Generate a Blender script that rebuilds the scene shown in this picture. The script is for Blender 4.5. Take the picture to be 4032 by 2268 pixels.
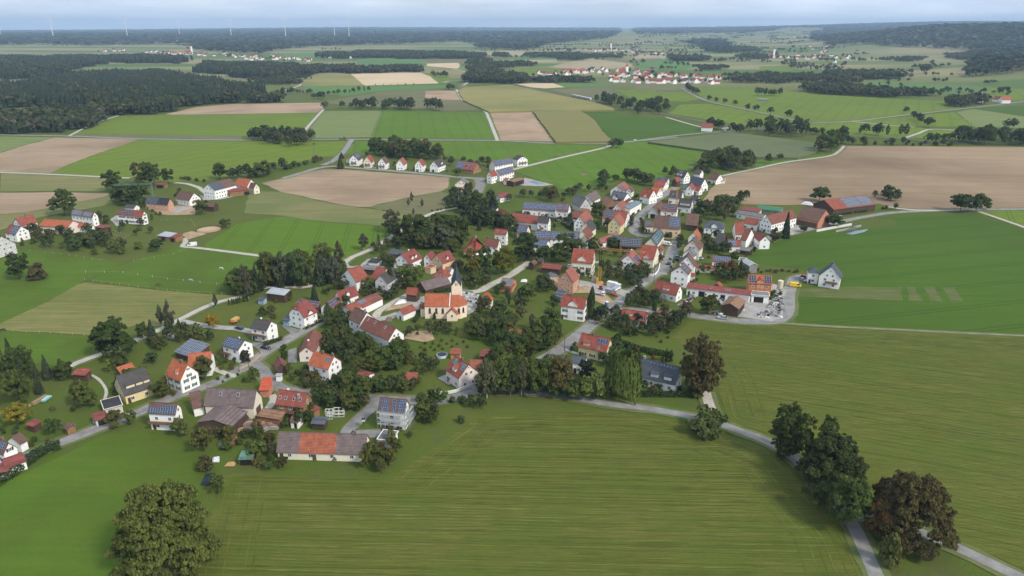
import bpy,math,random
import numpy as np
from mathutils import Vector,Matrix
# ---------------------------------------------------------------- camera, sky, sun, exposure
for o in list(bpy.data.objects): bpy.data.objects.remove(o)
scene = bpy.context.scene
COL = scene.collection
CAM_H,FPX,CX,CY,HORIZON = 125.0,2800.0,2016.0,1134.0,100.0
PITCH = math.atan((CY - HORIZON) / FPX)
cam_data = bpy.data.cameras.new('camera'); cam = bpy.data.objects.new('camera',cam_data); COL.objects.link(cam)
cam_data.sensor_width = 36; cam_data.lens = 36 * FPX / 4032
cam_data.clip_start = 1.0; cam_data.clip_end = 60000
cam.location = (0,0,CAM_H); cam.rotation_euler = (math.pi / 2 - PITCH,0,0)
scene.camera = cam

SUN_AZ,SUN_EL = math.radians(130),math.radians(42)     # azimuth from +Y (view) towards +X (right)
world = bpy.data.worlds.new('World'); scene.world = world; world.use_nodes = True
nt = world.node_tree; nt.nodes.clear()
def wn(t,**k):
    n = nt.nodes.new(t)
    for a,b in k.items(): setattr(n,a,b)
    return n
sky = wn('ShaderNodeTexSky',sky_type='NISHITA',sun_disc=False)
sky.sun_elevation = SUN_EL; sky.sun_rotation = SUN_AZ
sky.air_density = 1.0; sky.dust_density = 1.5; sky.ozone_density = 1.0
tc = wn('ShaderNodeTexCoord'); mp = wn('ShaderNodeMapping'); mp.inputs['Scale'].default_value = (1.3,1.3,9.0)
nz = wn('ShaderNodeTexNoise'); nz.inputs['Scale'].default_value = 2.6; nz.inputs['Detail'].default_value = 7; nz.inputs['Roughness'].default_value = .56
rp = wn('ShaderNodeValToRGB'); rp.color_ramp.elements[0].position = .36; rp.color_ramp.elements[0].color = (.62,.62,.62,1)
rp.color_ramp.elements[1].position = .68; rp.color_ramp.elements[1].color = (.95,.95,.95,1)
nz2 = wn('ShaderNodeTexNoise'); nz2.inputs['Scale'].default_value = 6; nz2.inputs['Detail'].default_value = 6
rp2 = wn('ShaderNodeValToRGB'); rp2.color_ramp.elements[0].position = .3; rp2.color_ramp.elements[0].color = (7.0,8.3,10.5,1)
rp2.color_ramp.elements[1].position = .72; rp2.color_ramp.elements[1].color = (9.7,10.6,12.0,1)
mx = wn('ShaderNodeMix',data_type='RGBA'); bg = wn('ShaderNodeBackground'); out = wn('ShaderNodeOutputWorld')
L = nt.links.new
L(tc.outputs['Generated'],mp.inputs['Vector']); L(mp.outputs[0],nz.inputs['Vector']); L(mp.outputs[0],nz2.inputs['Vector'])
L(nz.outputs['Fac'],rp.inputs[0]); L(nz2.outputs['Fac'],rp2.inputs[0])
L(rp.outputs[0],mx.inputs['Factor']); L(sky.outputs[0],mx.inputs[6]); L(rp2.outputs[0],mx.inputs[7])
L(mx.outputs[2],bg.inputs['Color']); bg.inputs['Strength'].default_value = .085
L(bg.outputs[0],out.inputs['Surface'])

sd = bpy.data.lights.new('sun','SUN'); sd.energy = 2.6; sd.angle = math.radians(11); sd.color = (1.0,.93,.82)
sun = bpy.data.objects.new('sun',sd); COL.objects.link(sun)
sun.rotation_euler = Vector((math.sin(SUN_AZ) * math.cos(SUN_EL),math.cos(SUN_AZ) * math.cos(SUN_EL),math.sin(SUN_EL))).to_track_quat('Z','Y').to_euler()
sun.location = (300,-200,500)

scene.view_settings.view_transform = 'Standard'; scene.view_settings.look = 'None'
scene.view_settings.gamma = 1; scene.view_settings.use_curve_mapping = False
scene.view_settings.exposure = 0.36
scene.render.engine = 'CYCLES'
cy = scene.cycles
cy.use_denoising = True; cy.max_bounces = 5; cy.diffuse_bounces = 3; cy.glossy_bounces = 2; cy.transmission_bounces = 2
cy.transparent_max_bounces = 4; cy.volume_bounces = 0; cy.caustics_reflective = False; cy.caustics_refractive = False
cy.use_adaptive_sampling = True; cy.adaptive_threshold = .015

# ---------------------------------------------------------------- helpers
rng = np.random.default_rng(7); random.seed(7)
SIN,COS = math.sin(PITCH),math.cos(PITCH)
K = 2.576
TILES = {'T1': (0,600,K),'T2': (1000,600,K),'T3': (1900,600,K),'T4': (2500,600,K),'T5': (0,1100,K),'T6': (900,1000,K),
         'T7': (1700,1000,K),'T8': (2300,1000,K),'B1': (0,1440,K),'B2': (900,1400,K),'F1': (0,0,2574 / 1350),'F2': (1200,0,2574 / 1350),
         'F3': (2500,0,2575 / 1532),'N1': (2700,1500,2513 / 1332),'N2': (300,1650,2576 / 1100),'F': (0,0,2576 / 4032),'N': (0,0,1.0),
         'C1': (1600,1020,2415 / 400),'C2': (2150,950,2415 / 500),'V1': (550,180,2576 / 900),'V2': (2050,220,2576 / 800)}
def px(tile,p):
    a,b,s = TILES[tile]; return (a + p[0] / s,b + p[1] / s)
def G(tile,p,z=0.0):
    """photo point -> point on the horizontal plane at height z"""
    u,v = px(tile,p)
    x = (u - CX) / FPX; y = (CY - v) / FPX
    dy = COS + y * SIN; dz = -SIN + y * COS
    t = (z - CAM_H) / min(dz,-0.004)
    return Vector((x * t,dy * t,z))
def project(x,y,z):
    """world arrays -> native photo pixels"""
    d = y * COS - (z - CAM_H) * SIN
    up = y * SIN + (z - CAM_H) * COS
    return CX + FPX * x / d,CY - FPX * up / d
def inpoly(u,v,poly):
    u = np.asarray(u); v = np.asarray(v); r = np.zeros(u.shape,bool); n = len(poly)
    for i in range(n):
        x1,y1 = poly[i]; x2,y2 = poly[(i + 1) % n]
        c = ((y1 > v) != (y2 > v)) & (u < (x2 - x1) * (v - y1) / ((y2 - y1) if y2 != y1 else 1e-9) + x1)
        r ^= c
    return r
# ---- materials
MATS = {}
def new_mat(name):
    m = bpy.data.materials.new(name); m.use_nodes = True; m.node_tree.nodes.clear()
    n = m.node_tree; o = n.nodes.new('ShaderNodeOutputMaterial'); b = n.nodes.new('ShaderNodeBsdfPrincipled')
    n.links.new(b.outputs[0],o.inputs[0]); b.inputs['Specular IOR Level'].default_value = .25
    return m,n,b
def nd(n,t,**k):
    x = n.nodes.new(t)
    for a,b in k.items():
        if a in x.inputs: x.inputs[a].default_value = b
        else: setattr(x,a,b)
    return x
def rgba(c): return (c[0],c[1],c[2],1)
def mixcol(n,fac,a,b,mode='MIX'):
    m = n.nodes.new('ShaderNodeMix'); m.data_type = 'RGBA'; m.blend_type = mode
    for v,i in ((fac,0),(a,6),(b,7)):
        if hasattr(v,'is_output'): n.links.new(v,m.inputs[i])
        elif i == 0: m.inputs[0].default_value = v
        else: m.inputs[i].default_value = rgba(v)
    return m.outputs[2]
def ramp(n,src,p0,p1,c0=(0,0,0),c1=(1,1,1)):
    r = n.nodes.new('ShaderNodeValToRGB'); e = r.color_ramp.elements
    e[0].position = p0; e[1].position = p1; e[0].color = rgba(c0); e[1].color = rgba(c1)
    n.links.new(src,r.inputs[0]); return r.outputs[0]
def noise(n,vec,scale,detail=4,rough=.55):
    x = nd(n,'ShaderNodeTexNoise'); x.inputs['Scale'].default_value = scale; x.inputs['Detail'].default_value = detail; x.inputs['Roughness'].default_value = rough
    if vec is not None: n.links.new(vec,x.inputs['Vector'])
    return x.outputs['Fac']
def mapped(n,vec,rot=0.,scale=(1,1,1)):
    m = n.nodes.new('ShaderNodeMapping'); m.inputs['Rotation'].default_value = (0,0,rot); m.inputs['Scale'].default_value = scale
    n.links.new(vec,m.inputs['Vector']); return m.outputs[0]
def bump(n,b,h,strength=.4,dist=.2):
    x = n.nodes.new('ShaderNodeBump'); x.inputs['Strength'].default_value = strength; x.inputs['Distance'].default_value = dist
    n.links.new(h,x.inputs['Height']); n.links.new(x.outputs[0],b.inputs['Normal'])
def geo_pos(n): return n.nodes.new('ShaderNodeNewGeometry').outputs['Position']
def obj_pos(n): return n.nodes.new('ShaderNodeTexCoord').outputs['Object']
def plain(name,col,rough=.7,var=.12,scale=1.5,metal=0.,spec=.25,bmp=0.):
    """weathered one-colour surface"""
    if name in MATS: return MATS[name]
    m,n,b = new_mat(name); p = geo_pos(n)
    f = noise(n,p,scale,5,.6)
    lo = tuple(c * (1 - var) for c in col); hi = tuple(min(1,c * (1 + var)) for c in col)
    c = ramp(n,f,.3,.7,lo,hi)
    n.links.new(c,b.inputs['Base Color']); b.inputs['Roughness'].default_value = rough; b.inputs['Metallic'].default_value = metal
    b.inputs['Specular IOR Level'].default_value = spec
    if bmp: bump(n,b,noise(n,p,scale * 6,3),bmp,.1)
    MATS[name] = m; return m
def field_mat(name,c1,c2,rot=0.,stripe=6.,contrast=1.,patch=.02,c3=None,along=.012,rough=.9,tram=0.):
    """crop or meadow: fine rows along `rot`, broad uneven patches, blade-scale grain"""
    if name in MATS: return MATS[name]
    m,n,b = new_mat(name); p = geo_pos(n)
    q = mapped(n,p,-rot,(along,1. / stripe,1))
    s1 = noise(n,q,1.0,4,.6)
    q2 = mapped(n,p,-rot,(along * 3,3.1 / stripe,1)); s2 = noise(n,q2,1.0,3,.6)
    a = n.nodes.new('ShaderNodeMath'); a.operation = 'MULTIPLY_ADD'; n.links.new(s2,a.inputs[0]); a.inputs[1].default_value = .5;
    a2 = n.nodes.new('ShaderNodeMath'); a2.operation = 'MULTIPLY'; n.links.new(s1,a2.inputs[0]); a2.inputs[1].default_value = .5; n.links.new(a2.outputs[0],a.inputs[2])
    w = .085 / max(contrast,.05)
    f = ramp(n,a.outputs[0],.5 - w,.5 + w)
    c = mixcol(n,f,c1,c2)
    pat = noise(n,p,patch,5,.6)
    c = mixcol(n,ramp(n,pat,.42,.66),c,c3 or tuple(x * .8 for x in c1))
    if tram:
        sx = n.nodes.new('ShaderNodeSeparateXYZ'); n.links.new(mapped(n,p,-rot,(1,1,1)),sx.inputs[0])
        def M_(op,a_,b_):
            k = n.nodes.new('ShaderNodeMath'); k.operation = op
            for i,v in enumerate((a_,b_)):
                if hasattr(v,'is_output'): n.links.new(v,k.inputs[i])
                else: k.inputs[i].default_value = v
            return k.outputs[0]
        fr = M_('ABSOLUTE',M_('SUBTRACT',M_('ABSOLUTE',M_('SUBTRACT',M_('FRACT',M_('DIVIDE',sx.outputs['Y'],tram),0),.5),0),.06),0)
        c = mixcol(n,M_('MULTIPLY',M_('LESS_THAN',fr,.022),.5),c,tuple(x * .62 for x in c1))
    g = noise(n,p,.9,4,.65)
    c = mixcol(n,.5,c,ramp(n,g,.25,.75,(.45,.45,.45),(.62,.62,.6)),'OVERLAY')
    n.links.new(c,b.inputs['Base Color']); b.inputs['Roughness'].default_value = rough; b.inputs['Specular IOR Level'].default_value = .12
    bump(n,b,noise(n,p,1.3,4,.7),.5,.35)
    MATS[name] = m; return m
# ---- meshes and objects
class MB:
    def __init__(s): s.v = []; s.f = []; s.m = []
    def add(s,vs,fs,mi=0):
        k = len(s.v); s.v += [tuple(v) for v in vs]
        for f in fs: s.f.append(tuple(i + k for i in f)); s.m.append(mi)
        return s
    def box(s,x0,x1,y0,y1,z0,z1,mi=0):
        return s.add([(x0,y0,z0),(x1,y0,z0),(x1,y1,z0),(x0,y1,z0),(x0,y0,z1),(x1,y0,z1),(x1,y1,z1),(x0,y1,z1)],
                     [(3,2,1,0),(4,5,6,7),(0,1,5,4),(1,2,6,5),(2,3,7,6),(3,0,4,7)],mi)
    def tube(s,p,q,r0,r1=None,n=8,mi=0,cap=True):
        r1 = r0 if r1 is None else r1
        p = Vector(p); q = Vector(q); d = (q - p);
        if d.length < 1e-6: return s
        d.normalize(); a = d.orthogonal().normalized(); b = d.cross(a)
        vs = []
        for c,r in ((p,r0),(q,r1)):
            for i in range(n):
                t = 2 * math.pi * i / n; vs.append(c + a * (r * math.cos(t)) + b * (r * math.sin(t)))
        fs = [(i,(i + 1) % n,n + (i + 1) % n,n + i) for i in range(n)]
        if cap: fs += [tuple(range(n - 1,-1,-1)),tuple(range(n,2 * n))]
        return s.add(vs,fs,mi)
    def ngon(s,pts,mi=0): return s.add(pts,[tuple(range(len(pts)))],mi)
    def extrude(s,pts,d,mi=0):
        """closed prism from a polygon and an offset vector"""
        n = len(pts); d = Vector(d); q = [Vector(p) + d for p in pts]
        return s.add([tuple(p) for p in pts] + [tuple(p) for p in q],[tuple(range(n - 1,-1,-1)),tuple(range(n,2 * n))] + [(i,(i + 1) % n,n + (i + 1) % n,n + i) for i in range(n)],mi)
    def mesh(s,name,mats):
        me = bpy.data.meshes.new(name); me.from_pydata(s.v,[],s.f)
        for m in (mats if isinstance(mats,(list,tuple)) else [mats]): me.materials.append(m)
        if len(me.materials) > 1: me.polygons.foreach_set('material_index',s.m)
        me.update(); return me
def fixn(me):
    import bmesh
    b = bmesh.new(); b.from_mesh(me); bmesh.ops.recalc_face_normals(b,faces=b.faces); b.to_mesh(me); b.free(); return me
def link(name,data,parent=None,loc=(0,0,0),rot=(0,0,0),scale=None):
    o = bpy.data.objects.new(name,data); COL.objects.link(o)
    o.location = loc; o.rotation_euler = rot
    if scale is not None: o.scale = scale
    if parent is not None: o.parent = parent
    return o
def thing(name,label,cat,loc=(0,0,0),rotz=0.,group=None,data=None):
    o = link(name,data,None,loc,(0,0,rotz)); o['label'] = label; o['category'] = cat
    if group: o['group'] = group
    return o
def struct(name,me,loc=(0,0,0)):
    o = link(name,me,None,loc); o['kind'] = 'structure'; return o
def np_mesh(name,V,F,mats):
    """quads or tris as numpy arrays"""
    me = bpy.data.meshes.new(name); V = np.asarray(V,np.float32); F = np.asarray(F,np.int32); k = F.shape[1]
    me.vertices.add(len(V)); me.vertices.foreach_set('co',V.ravel())
    me.loops.add(F.size); me.loops.foreach_set('vertex_index',F.ravel())
    me.polygons.add(len(F)); me.polygons.foreach_set('loop_start',np.arange(0,F.size,k,dtype=np.int32));
    me.update(calc_edges=True)
    for m in (mats if isinstance(mats,(list,tuple)) else [mats]): me.materials.append(m)
    return me
# ---------------------------------------------------------------- terrain
def hills(x,y):
    x = np.asarray(x,float); y = np.asarray(y,float)
    r = np.hypot(x,y) + 1e-6; a = np.degrees(np.arctan2(x,y))
    lr = np.log(np.maximum(r,50.))
    def b(a0,sa,r0,sr,h): return h * np.exp(-((a - a0) / sa) ** 2 - ((lr - math.log(r0)) / sr) ** 2)
    z = b(41,9,2500,.14,48) + b(38,8,5200,.28,95) + b(29,6,6200,.22,78) + b(44,10,8200,.4,120) + b(27,9,11000,.3,70)
    z += b(-30,22,9000,.45,24) + b(5,14,8200,.3,42) + b(14,8,13000,.25,38) + b(-12,12,14000,.3,40) + b(33,14,15500,.25,150) + b(2,30,17500,.12,50)
    return z * np.clip((r - 1700) / 500,0,1)
def ground_mesh():
    R = np.concatenate([[0,60,120,200,300,450,700,1000,1400],np.geomspace(1700,26000,70)])
    A = np.radians(np.concatenate([np.linspace(-50,50,121),np.linspace(60,300,25)]))
    RR,AA = np.meshgrid(R,A,indexing='ij'); X = RR * np.sin(AA); Y = RR * np.cos(AA); Z = hills(X,Y)
    na = len(A); V = np.stack([X.ravel(),Y.ravel(),Z.ravel()],1); F = []
    for i in range(len(R) - 1):
        for j in range(na):
            k = (j + 1) % na; F.append((i * na + j,i * na + k,(i + 1) * na + k,(i + 1) * na + j))
    F = np.array(F)[:,::-1]
    return V,F
m,n,b = new_mat('meadow_ground'); p = geo_pos(n)
c = mixcol(n,ramp(n,noise(n,p,.008,5,.6),.35,.65),(.066,.106,.014),(.096,.110,.024))
c = mixcol(n,ramp(n,noise(n,p,.07,5,.65),.48,.72),c,(.082,.092,.030))
c = mixcol(n,.5,c,ramp(n,noise(n,p,.8,4,.65),.25,.75,(.42,.42,.42),(.62,.62,.6)),'OVERLAY')
far = noise(n,mapped(n,p,.3,(.0011,.0034,.002)),1.0,2,.4)
sep = n.nodes.new('ShaderNodeVectorMath'); sep.operation = 'LENGTH'; n.links.new(p,sep.inputs[0])
farmask = n.nodes.new('ShaderNodeMapRange'); n.links.new(sep.outputs['Value'],farmask.inputs[0])
farmask.inputs[1].default_value = 1300; farmask.inputs[2].default_value = 2200
fc = ramp(n,far,.40,.60,(.085,.140,.034),(.25,.22,.11))
c = mixcol(n,farmask.outputs[0],c,fc)
n.links.new(c,b.inputs['Base Color']); b.inputs['Roughness'].default_value = .95; b.inputs['Specular IOR Level'].default_value = .1
bump(n,b,noise(n,p,1.2,4,.7),.5,.35)
V,F = ground_mesh(); V[:,2] -= .06
me = np_mesh('ground',V,F,m); me.polygons.foreach_set('use_smooth',np.ones(len(F),bool)); struct('ground',me)

# ---------------------------------------------------------------- fields
def jitter_ring(pts,step=9.,amp=.7):
    out = []; n = len(pts)
    for i in range(n):
        a,b2 = pts[i],pts[(i + 1) % n]; d = (b2 - a); l = d.length; k = max(1,min(60,int(l / step)))
        nx = Vector((-d.y,d.x,0)); nx = nx / (l + 1e-9)
        for j in range(k):
            q = a + d * (j / k)
            if j: q = q + nx * random.uniform(-amp,amp)
            out.append(q)
    return out
FZ = [0]; MARG = []
def field(tile,pts,mat,tall=0.,amp=.8,z=None,name='field'):
    FZ[0] += 1; z = (.004 + .0035 * (FZ[0] % 24)) if z is None else z
    g = [G(tile,p,tall) for p in pts]
    dmax = max(q.length for q in g)
    if dmax > 2600: z += .25
    ring = jitter_ring(g,max(9.,dmax / 120),amp * max(1,dmax / 900))
    area = sum(ring[i].x * ring[(i + 1) % len(ring)].y - ring[(i + 1) % len(ring)].x * ring[i].y for i in range(len(ring)))
    if area < 0: ring = ring[::-1]
    mb = MB(); top = [(q.x,q.y,tall + z) for q in ring]
    mb.ngon(top)
    if tall:
        k = len(ring); mb.add([(q.x,q.y,-.02) for q in ring] + top,[(i,(i + 1) % k,k + (i + 1) % k,k + i) for i in range(k)])
    if not tall and dmax < 1250 and mat is not MATS.get('weedy_strip') and not any(p[0] > 2590 or p[0] <= 0 for p in pts): MARG.append((ring + [ring[0],ring[1]],z,dmax))
    return struct(name,mb.mesh(name,mat))
def zdir(tile,a,b2):
    d = G(tile,b2) - G(tile,a); return math.atan2(d.y,d.x)
GREEN = (.055,.165,.022);
M_fore = field_mat('mown_meadow_front',(.068,.082,.011),(.130,.132,.029),zdir('F',(700,1290),(1900,1315)),1.0,.8,.05,(.080,.108,.015),.04)
M_foreR = field_mat('mown_meadow_right',(.070,.085,.011),(.130,.134,.028),zdir('F',(1900,960),(2500,1050)),1.0,.8,.05,(.080,.108,.015),.04)
M_left = field_mat('pasture_left',(.060,.120,.010),(.092,.142,.016),.6,6,.5,.012,(.062,.084,.012))
M_dkgreen = field_mat('clover_dark',(.046,.100,.008),(.066,.120,.012),zdir('F',(1900,700),(2576,640)),6,.5,.01,(.054,.094,.010),tram=24.)
M_bright = field_mat('young_crop_bright',(.090,.155,.010),(.150,.192,.022),zdir('F1',(600,1250),(1500,1100)),5,.7,.006,(.110,.150,.020),tram=21.)
M_bright2 = field_mat('young_crop_rows',(.066,.140,.008),(.104,.172,.015),zdir('F2',(600,1030),(640,840)),4,.8,.006,(.082,.132,.013),tram=18.)
M_pale = field_mat('stubble_green',(.105,.165,.036),(.200,.205,.085),zdir('F2',(200,1030),(300,840)),5,.9,.01,(.140,.185,.060))
M_brown = field_mat('ploughed_tan',(.330,.232,.150),(.390,.285,.190),zdir('F2',(1560,1055),(1500,845)),3.5,.9,.012,(.245,.172,.108))
M_brownR = field_mat('ploughed_wide',(.265,.190,.115),(.335,.250,.158),zdir('F3',(700,1200),(2400,1230)),4,.7,.0045,(.180,.126,.076),tram=27.)
M_brown2 = field_mat('ploughed_left',(.265,.188,.118),(.360,.270,.180),zdir('F1',(100,1230),(900,1080)),4,.9,.010,(.220,.158,.098))
M_tan = field_mat('harvested_pale',(.50,.385,.24),(.56,.44,.29),zdir('F2',(450,600),(900,600)),9,.6,.006,(.46,.35,.22))
M_olive = field_mat('stubble_olive',(.150,.145,.050),(.205,.190,.080),zdir('F1',(0,1350),(700,1370)),5,.9,.012,(.110,.140,.042))
M_maize = field_mat('maize',(.150,.155,.048),(.200,.190,.068),zdir('F2',(2000,1060),(1900,830)),3,.6,.008,(.185,.165,.055))
M_maizey = field_mat('maize_ripe',(.200,.185,.055),(.265,.235,.085),zdir('F2',(1300,800),(2200,790)),12,.5,.004,(.150,.155,.055))
M_maizeg = field_mat('maize_green',(.105,.130,.055),(.140,.155,.075),zdir('F3',(200,940),(1100,1000)),4,.6,.008,(.095,.115,.050))
M_dull = field_mat('fallow_dull',(.125,.120,.055),(.165,.150,.075),.2,8,.5,.006,(.110,.120,.052))
M_yel = field_mat('mown_yellow',(.150,.150,.045),(.215,.195,.072),zdir('T5',(300,400),(1700,420)),5.5,.8,.02,(.130,.150,.042))
M_farg = field_mat('far_green',(.075,.165,.036),(.100,.185,.046),.1,30,.5,.003,(.090,.150,.045))
M_fart = field_mat('far_tan',(.30,.245,.145),(.36,.29,.18),.1,30,.5,.003,(.26,.225,.125))
M_weeds = field_mat('weedy_strip',(.085,.110,.028),(.140,.142,.058),0,3,.8,.08,(.075,.105,.024))
F_ = field
M_ml,M_md = plain('cut_grass_pale',(.112,.124,.025),.95,.25,.15),plain('cut_grass_dark',(.076,.100,.014),.95,.25,.15)
def mowing(tile,poly,rot,n_lines,zz,edges=()):
    """fine swath lines left by the mower: long parallel runs plus turns along some edges"""
    P = [G(tile,p) for p in poly]; xy = [(q.x,q.y) for q in P]; cx,cy_ = sum(a for a,_ in xy) / len(xy),sum(a for _,a in xy) / len(xy); c,s = math.cos(rot),math.sin(rot); mb = MB(); zc = [zz]; R_ = max(math.hypot(a - cx,b_ - cy_) for a,b_ in xy)
    t0 = min((y - cy_) * c - (x - cx) * s for x,y in xy); t1 = max((y - cy_) * c - (x - cx) * s for x,y in xy)
    def strip(pts,w,mi):
        if len(pts) < 3: return
        V = []
        for i,q in enumerate(pts):
            a,b_ = pts[max(i - 1,0)],pts[min(i + 1,len(pts) - 1)]; dx,dy = b_[0] - a[0],b_[1] - a[1]; l = math.hypot(dx,dy) + 1e-9; ww = w * random.uniform(.4,1.2) * (0.15 if i in (0,len(pts) - 1) else 1); V += [(q[0] - dy / l * ww,q[1] + dx / l * ww,zc[0]),(q[0] + dy / l * ww,q[1] - dx / l * ww,zc[0])]
        zc[0] += 2.5e-6
        mb.add(V,[(2 * i + 1,2 * i + 3,2 * i + 2,2 * i) for i in range(len(pts) - 1)],mi)
    for k in range(n_lines):
        t = t0 + (t1 - t0) * (k + random.uniform(.2,.8)) / n_lines; u = -R_; cur = []; ph = random.uniform(0,6); w = random.uniform(.1,.32); mi = int(random.random() < .45); stop = 0
        us = np.arange(-R_,R_,3.5); xs = cx + us * c - t * s; ys = cy_ + us * s + t * c; off = .35 * np.sin(us * .03 + ph); xs = xs - off * s; ys = ys + off * c; ins = inpoly(xs,ys,xy)
        for i in range(len(us)):
            if random.random() < .035: stop = random.randint(1,9)
            if ins[i] and stop <= 0: cur.append((xs[i],ys[i]))
            else:
                strip(cur,w,mi); cur = []; stop -= 1
                if random.random() < .3: mi = 1 - mi
        strip(cur,w,mi)
    for (i0,i1) in edges:
        E = smooth(P[i0:i1 + 1],False,3.)
        for k in range(6):
            o_ = 2.2 + k * 2.3 + random.uniform(-.5,.5); L_ = []
            for i,q in enumerate(E):
                d = E[min(i + 1,len(E) - 1)] - E[max(i - 1,0)]; nr = Vector((-d.y,d.x,0)).normalized()
                for sg in (1,-1):
                    z_ = q + nr * o_ * sg
                    if inpoly(z_.x,z_.y,xy): L_.append((z_.x,z_.y)); break
            strip(L_,random.uniform(.12,.26),k % 2)
    o = struct('mowing_lines',mb.mesh('mowing_lines',[M_ml,M_md]))
F_('F',[(488,1460),(520,1330),(558,1197),(590,1192),(760,1202),(985,1207),(1010,1183),(1090,1128),(1150,1087),(1205,1049),(1330,1037),(1530,1033),(1720,1062),(1820,1098),(1930,1135),(1990,1185),(2060,1275),(2130,1345),(2185,1460)],M_fore)
F_('F',[(-60,1240),(40,1200),(150,1150),(270,1092),(370,1084),(470,1108),(510,1150),(525,1200),(490,1330),(380,1460),(-60,1460)],M_left)
F_('F',[(1690,850),(1735,808),(1850,812),(2000,822),(2640,850),(2640,1460),(2560,1425),(2380,1345),(2200,1235),(1940,1092),(1835,1062),(1812,1000),(1800,950),(1770,900)],M_foreR)
F_('F',[(1878,660),(1900,632),(1960,606),(2010,588),(2100,578),(2260,570),(2250,552),(2200,548),(2300,541),(2450,541),(2640,588),(2640,846),(2010,815),(1998,770),(2000,745),(2005,722),(2120,716),(2100,690)],M_dkgreen)
F_('F',[(1992,724),(2120,722),(2270,722),(2272,756),(2150,752),(2000,745)],M_weeds)
F_('F',[(2280,722),(2300,722),(2325,757),(2285,757)],M_weeds); F_('F',[(2322,722),(2350,722),(2375,759),(2340,757)],M_weeds); F_('F',[(2368,722),(2400,723),(2425,760),(2392,760)],M_weeds)
F_('F',[(1975,730),(2000,742),(2000,815),(1990,812)],M_weeds)
F_('F',[(2440,530),(2640,530),(2640,575),(2576,570),(2470,540)],M_bright)
F_('F3',[(425,1372),(455,1320),(500,1250),(575,1172),(800,1122),(1000,1082),(1280,1040),(1350,1010),(1395,966),(1800,968),(2700,974),(2700,1385),(2400,1388),(1870,1392),(1720,1368),(1500,1330),(1240,1352),(1000,1358),(720,1352),(600,1330)],M_brownR)
F_('T2',[(75,312),(300,260),(500,212),(700,172),(900,172),(1200,195),(1600,222),(1985,255),(1980,360),(1900,395),(1600,450),(1300,520),(1170,555),(1050,555),(800,520),(500,450),(260,398)],M_brown2)
F_('T2',[(-40,395),(260,400),(500,455),(800,525),(1050,560),(1300,590),(1600,600),(1400,740),(1300,745),(600,690),(300,645),(-100,615)],M_olive)
F_('T2',[(1180,556),(1400,505),(1620,455),(1900,400),(1960,420),(1950,580),(1730,640),(1560,620),(1300,585)],M_dull)
F_('T2',[(-160,720),(300,652),(700,705),(1310,752),(1400,840),(1330,890),(1150,1000),(920,1100),(540,1105),(0,1042),(-480,985),(-500,930)],M_bright2)
F_('T1',[(0,215),(500,225),(1090,262),(1060,395),(500,392),(0,398)],M_olive)
F_('T1',[(0,410),(600,405),(1145,418),(1000,470),(700,520),(400,585),(150,620),(-60,625)],M_brown2)
F_('T1',[(-60,635),(400,590),(800,500),(1100,440),(1150,520),(900,570),(400,660),(0,790)],M_olive)
F_('T5',[(-100,400),(250,240),(550,110),(750,60),(860,35),(1100,60),(1500,100),(1900,135),(2370,165),(2390,185),(2080,278),(1830,400),(1650,480),(1400,460),(1000,570),(700,555),(300,535),(-100,500)],M_yel)
F_('T5',[(-60,520),(300,545),(700,565),(980,580),(990,760),(760,850),(680,890),(400,860),(-60,850)],M_left)
F_('T1',[(-80,1010),(300,985),(800,1060),(1250,1120),(1100,1200),(850,1310),(620,1440),(300,1600),(-80,1780)],M_left)
F_('T1',[(900,1300),(1200,1160),(1500,1050),(1800,960),(2000,980),(2600,1050),(2600,1330),(2380,1440),(1900,1425),(1400,1370)],M_left)
F_('F1',[(570,1008),(890,874),(1300,862),(2385,846),(2265,995),(1810,1022),(1050,1012)],M_bright)
F_('F1',[(540,1010),(1050,1012),(1810,1022),(1810,1048),(1050,1036),(530,1020)],M_dull)
F_('F1',[(1240,858),(1480,802),(1750,780),(2415,770),(2430,812),(2385,845),(1300,861)],M_brown)
F_('F1',[(-40,1160),(200,1088),(410,1032),(1050,1045),(850,1112),(600,1200),(375,1300),(-40,1290)],M_brown2)
F_('F1',[(-40,1024),(405,1030),(200,1085),(-40,1155)],M_pale)
F_('F1',[(380,1300),(600,1202),(850,1113),(1055,1048),(1810,1060),(2640,1064),(2560,1165),(2430,1180),(2000,1260),(1600,1350),(1310,1368),(960,1333),(800,1326)],M_bright)
F_('F1',[(-40,800),(250,806),(130,825),(-40,830)],M_bright); F_('F1',[(150,825),(420,806),(430,830),(170,842)],M_tan)
F_('F1',[(1740,690),(1900,690),(1940,705),(1930,745),(1760,740)],M_olive)
F_('F2',[(25,982),(140,835),(580,831),(500,1030),(80,1038)],M_pale)
F_('F2',[(582,833),(1000,838),(1355,846),(1430,1046),(500,1032)],M_bright2)
F_('F2',[(1388,847),(1708,841),(1760,912),(1880,1064),(1468,1053)],M_brown)
F_('F2',[(1716,836),(2070,828),(2180,902),(2240,992),(2318,1060),(1888,1066),(1785,930)],M_maize,2.3)
F_('F2',[(2080,832),(2310,840),(2400,872),(2640,884),(2640,1040),(2400,1058),(2325,1058),(2245,990),(2186,900)],M_dkgreen)
F_('F2',[(1152,684),(1200,655),(1540,634),(1800,692),(2140,758),(2310,808),(2325,826),(1700,831),(1384,838),(1195,755)],M_maizey,2.3)
F_('F2',[(280,742),(560,692),(905,668),(1150,684),(1188,755),(1336,826),(1050,836),(340,790),(100,770)],M_dull)
F_('F2',[(905,686),(1143,679),(1168,750),(907,748)],M_brown)
F_('F2',[(345,557),(600,548),(870,546),(940,572),(1008,626),(450,643)],M_tan)
F_('F2',[(-100,585),(60,558),(340,554),(445,641),(0,648),(-100,640)],M_maizey)
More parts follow.
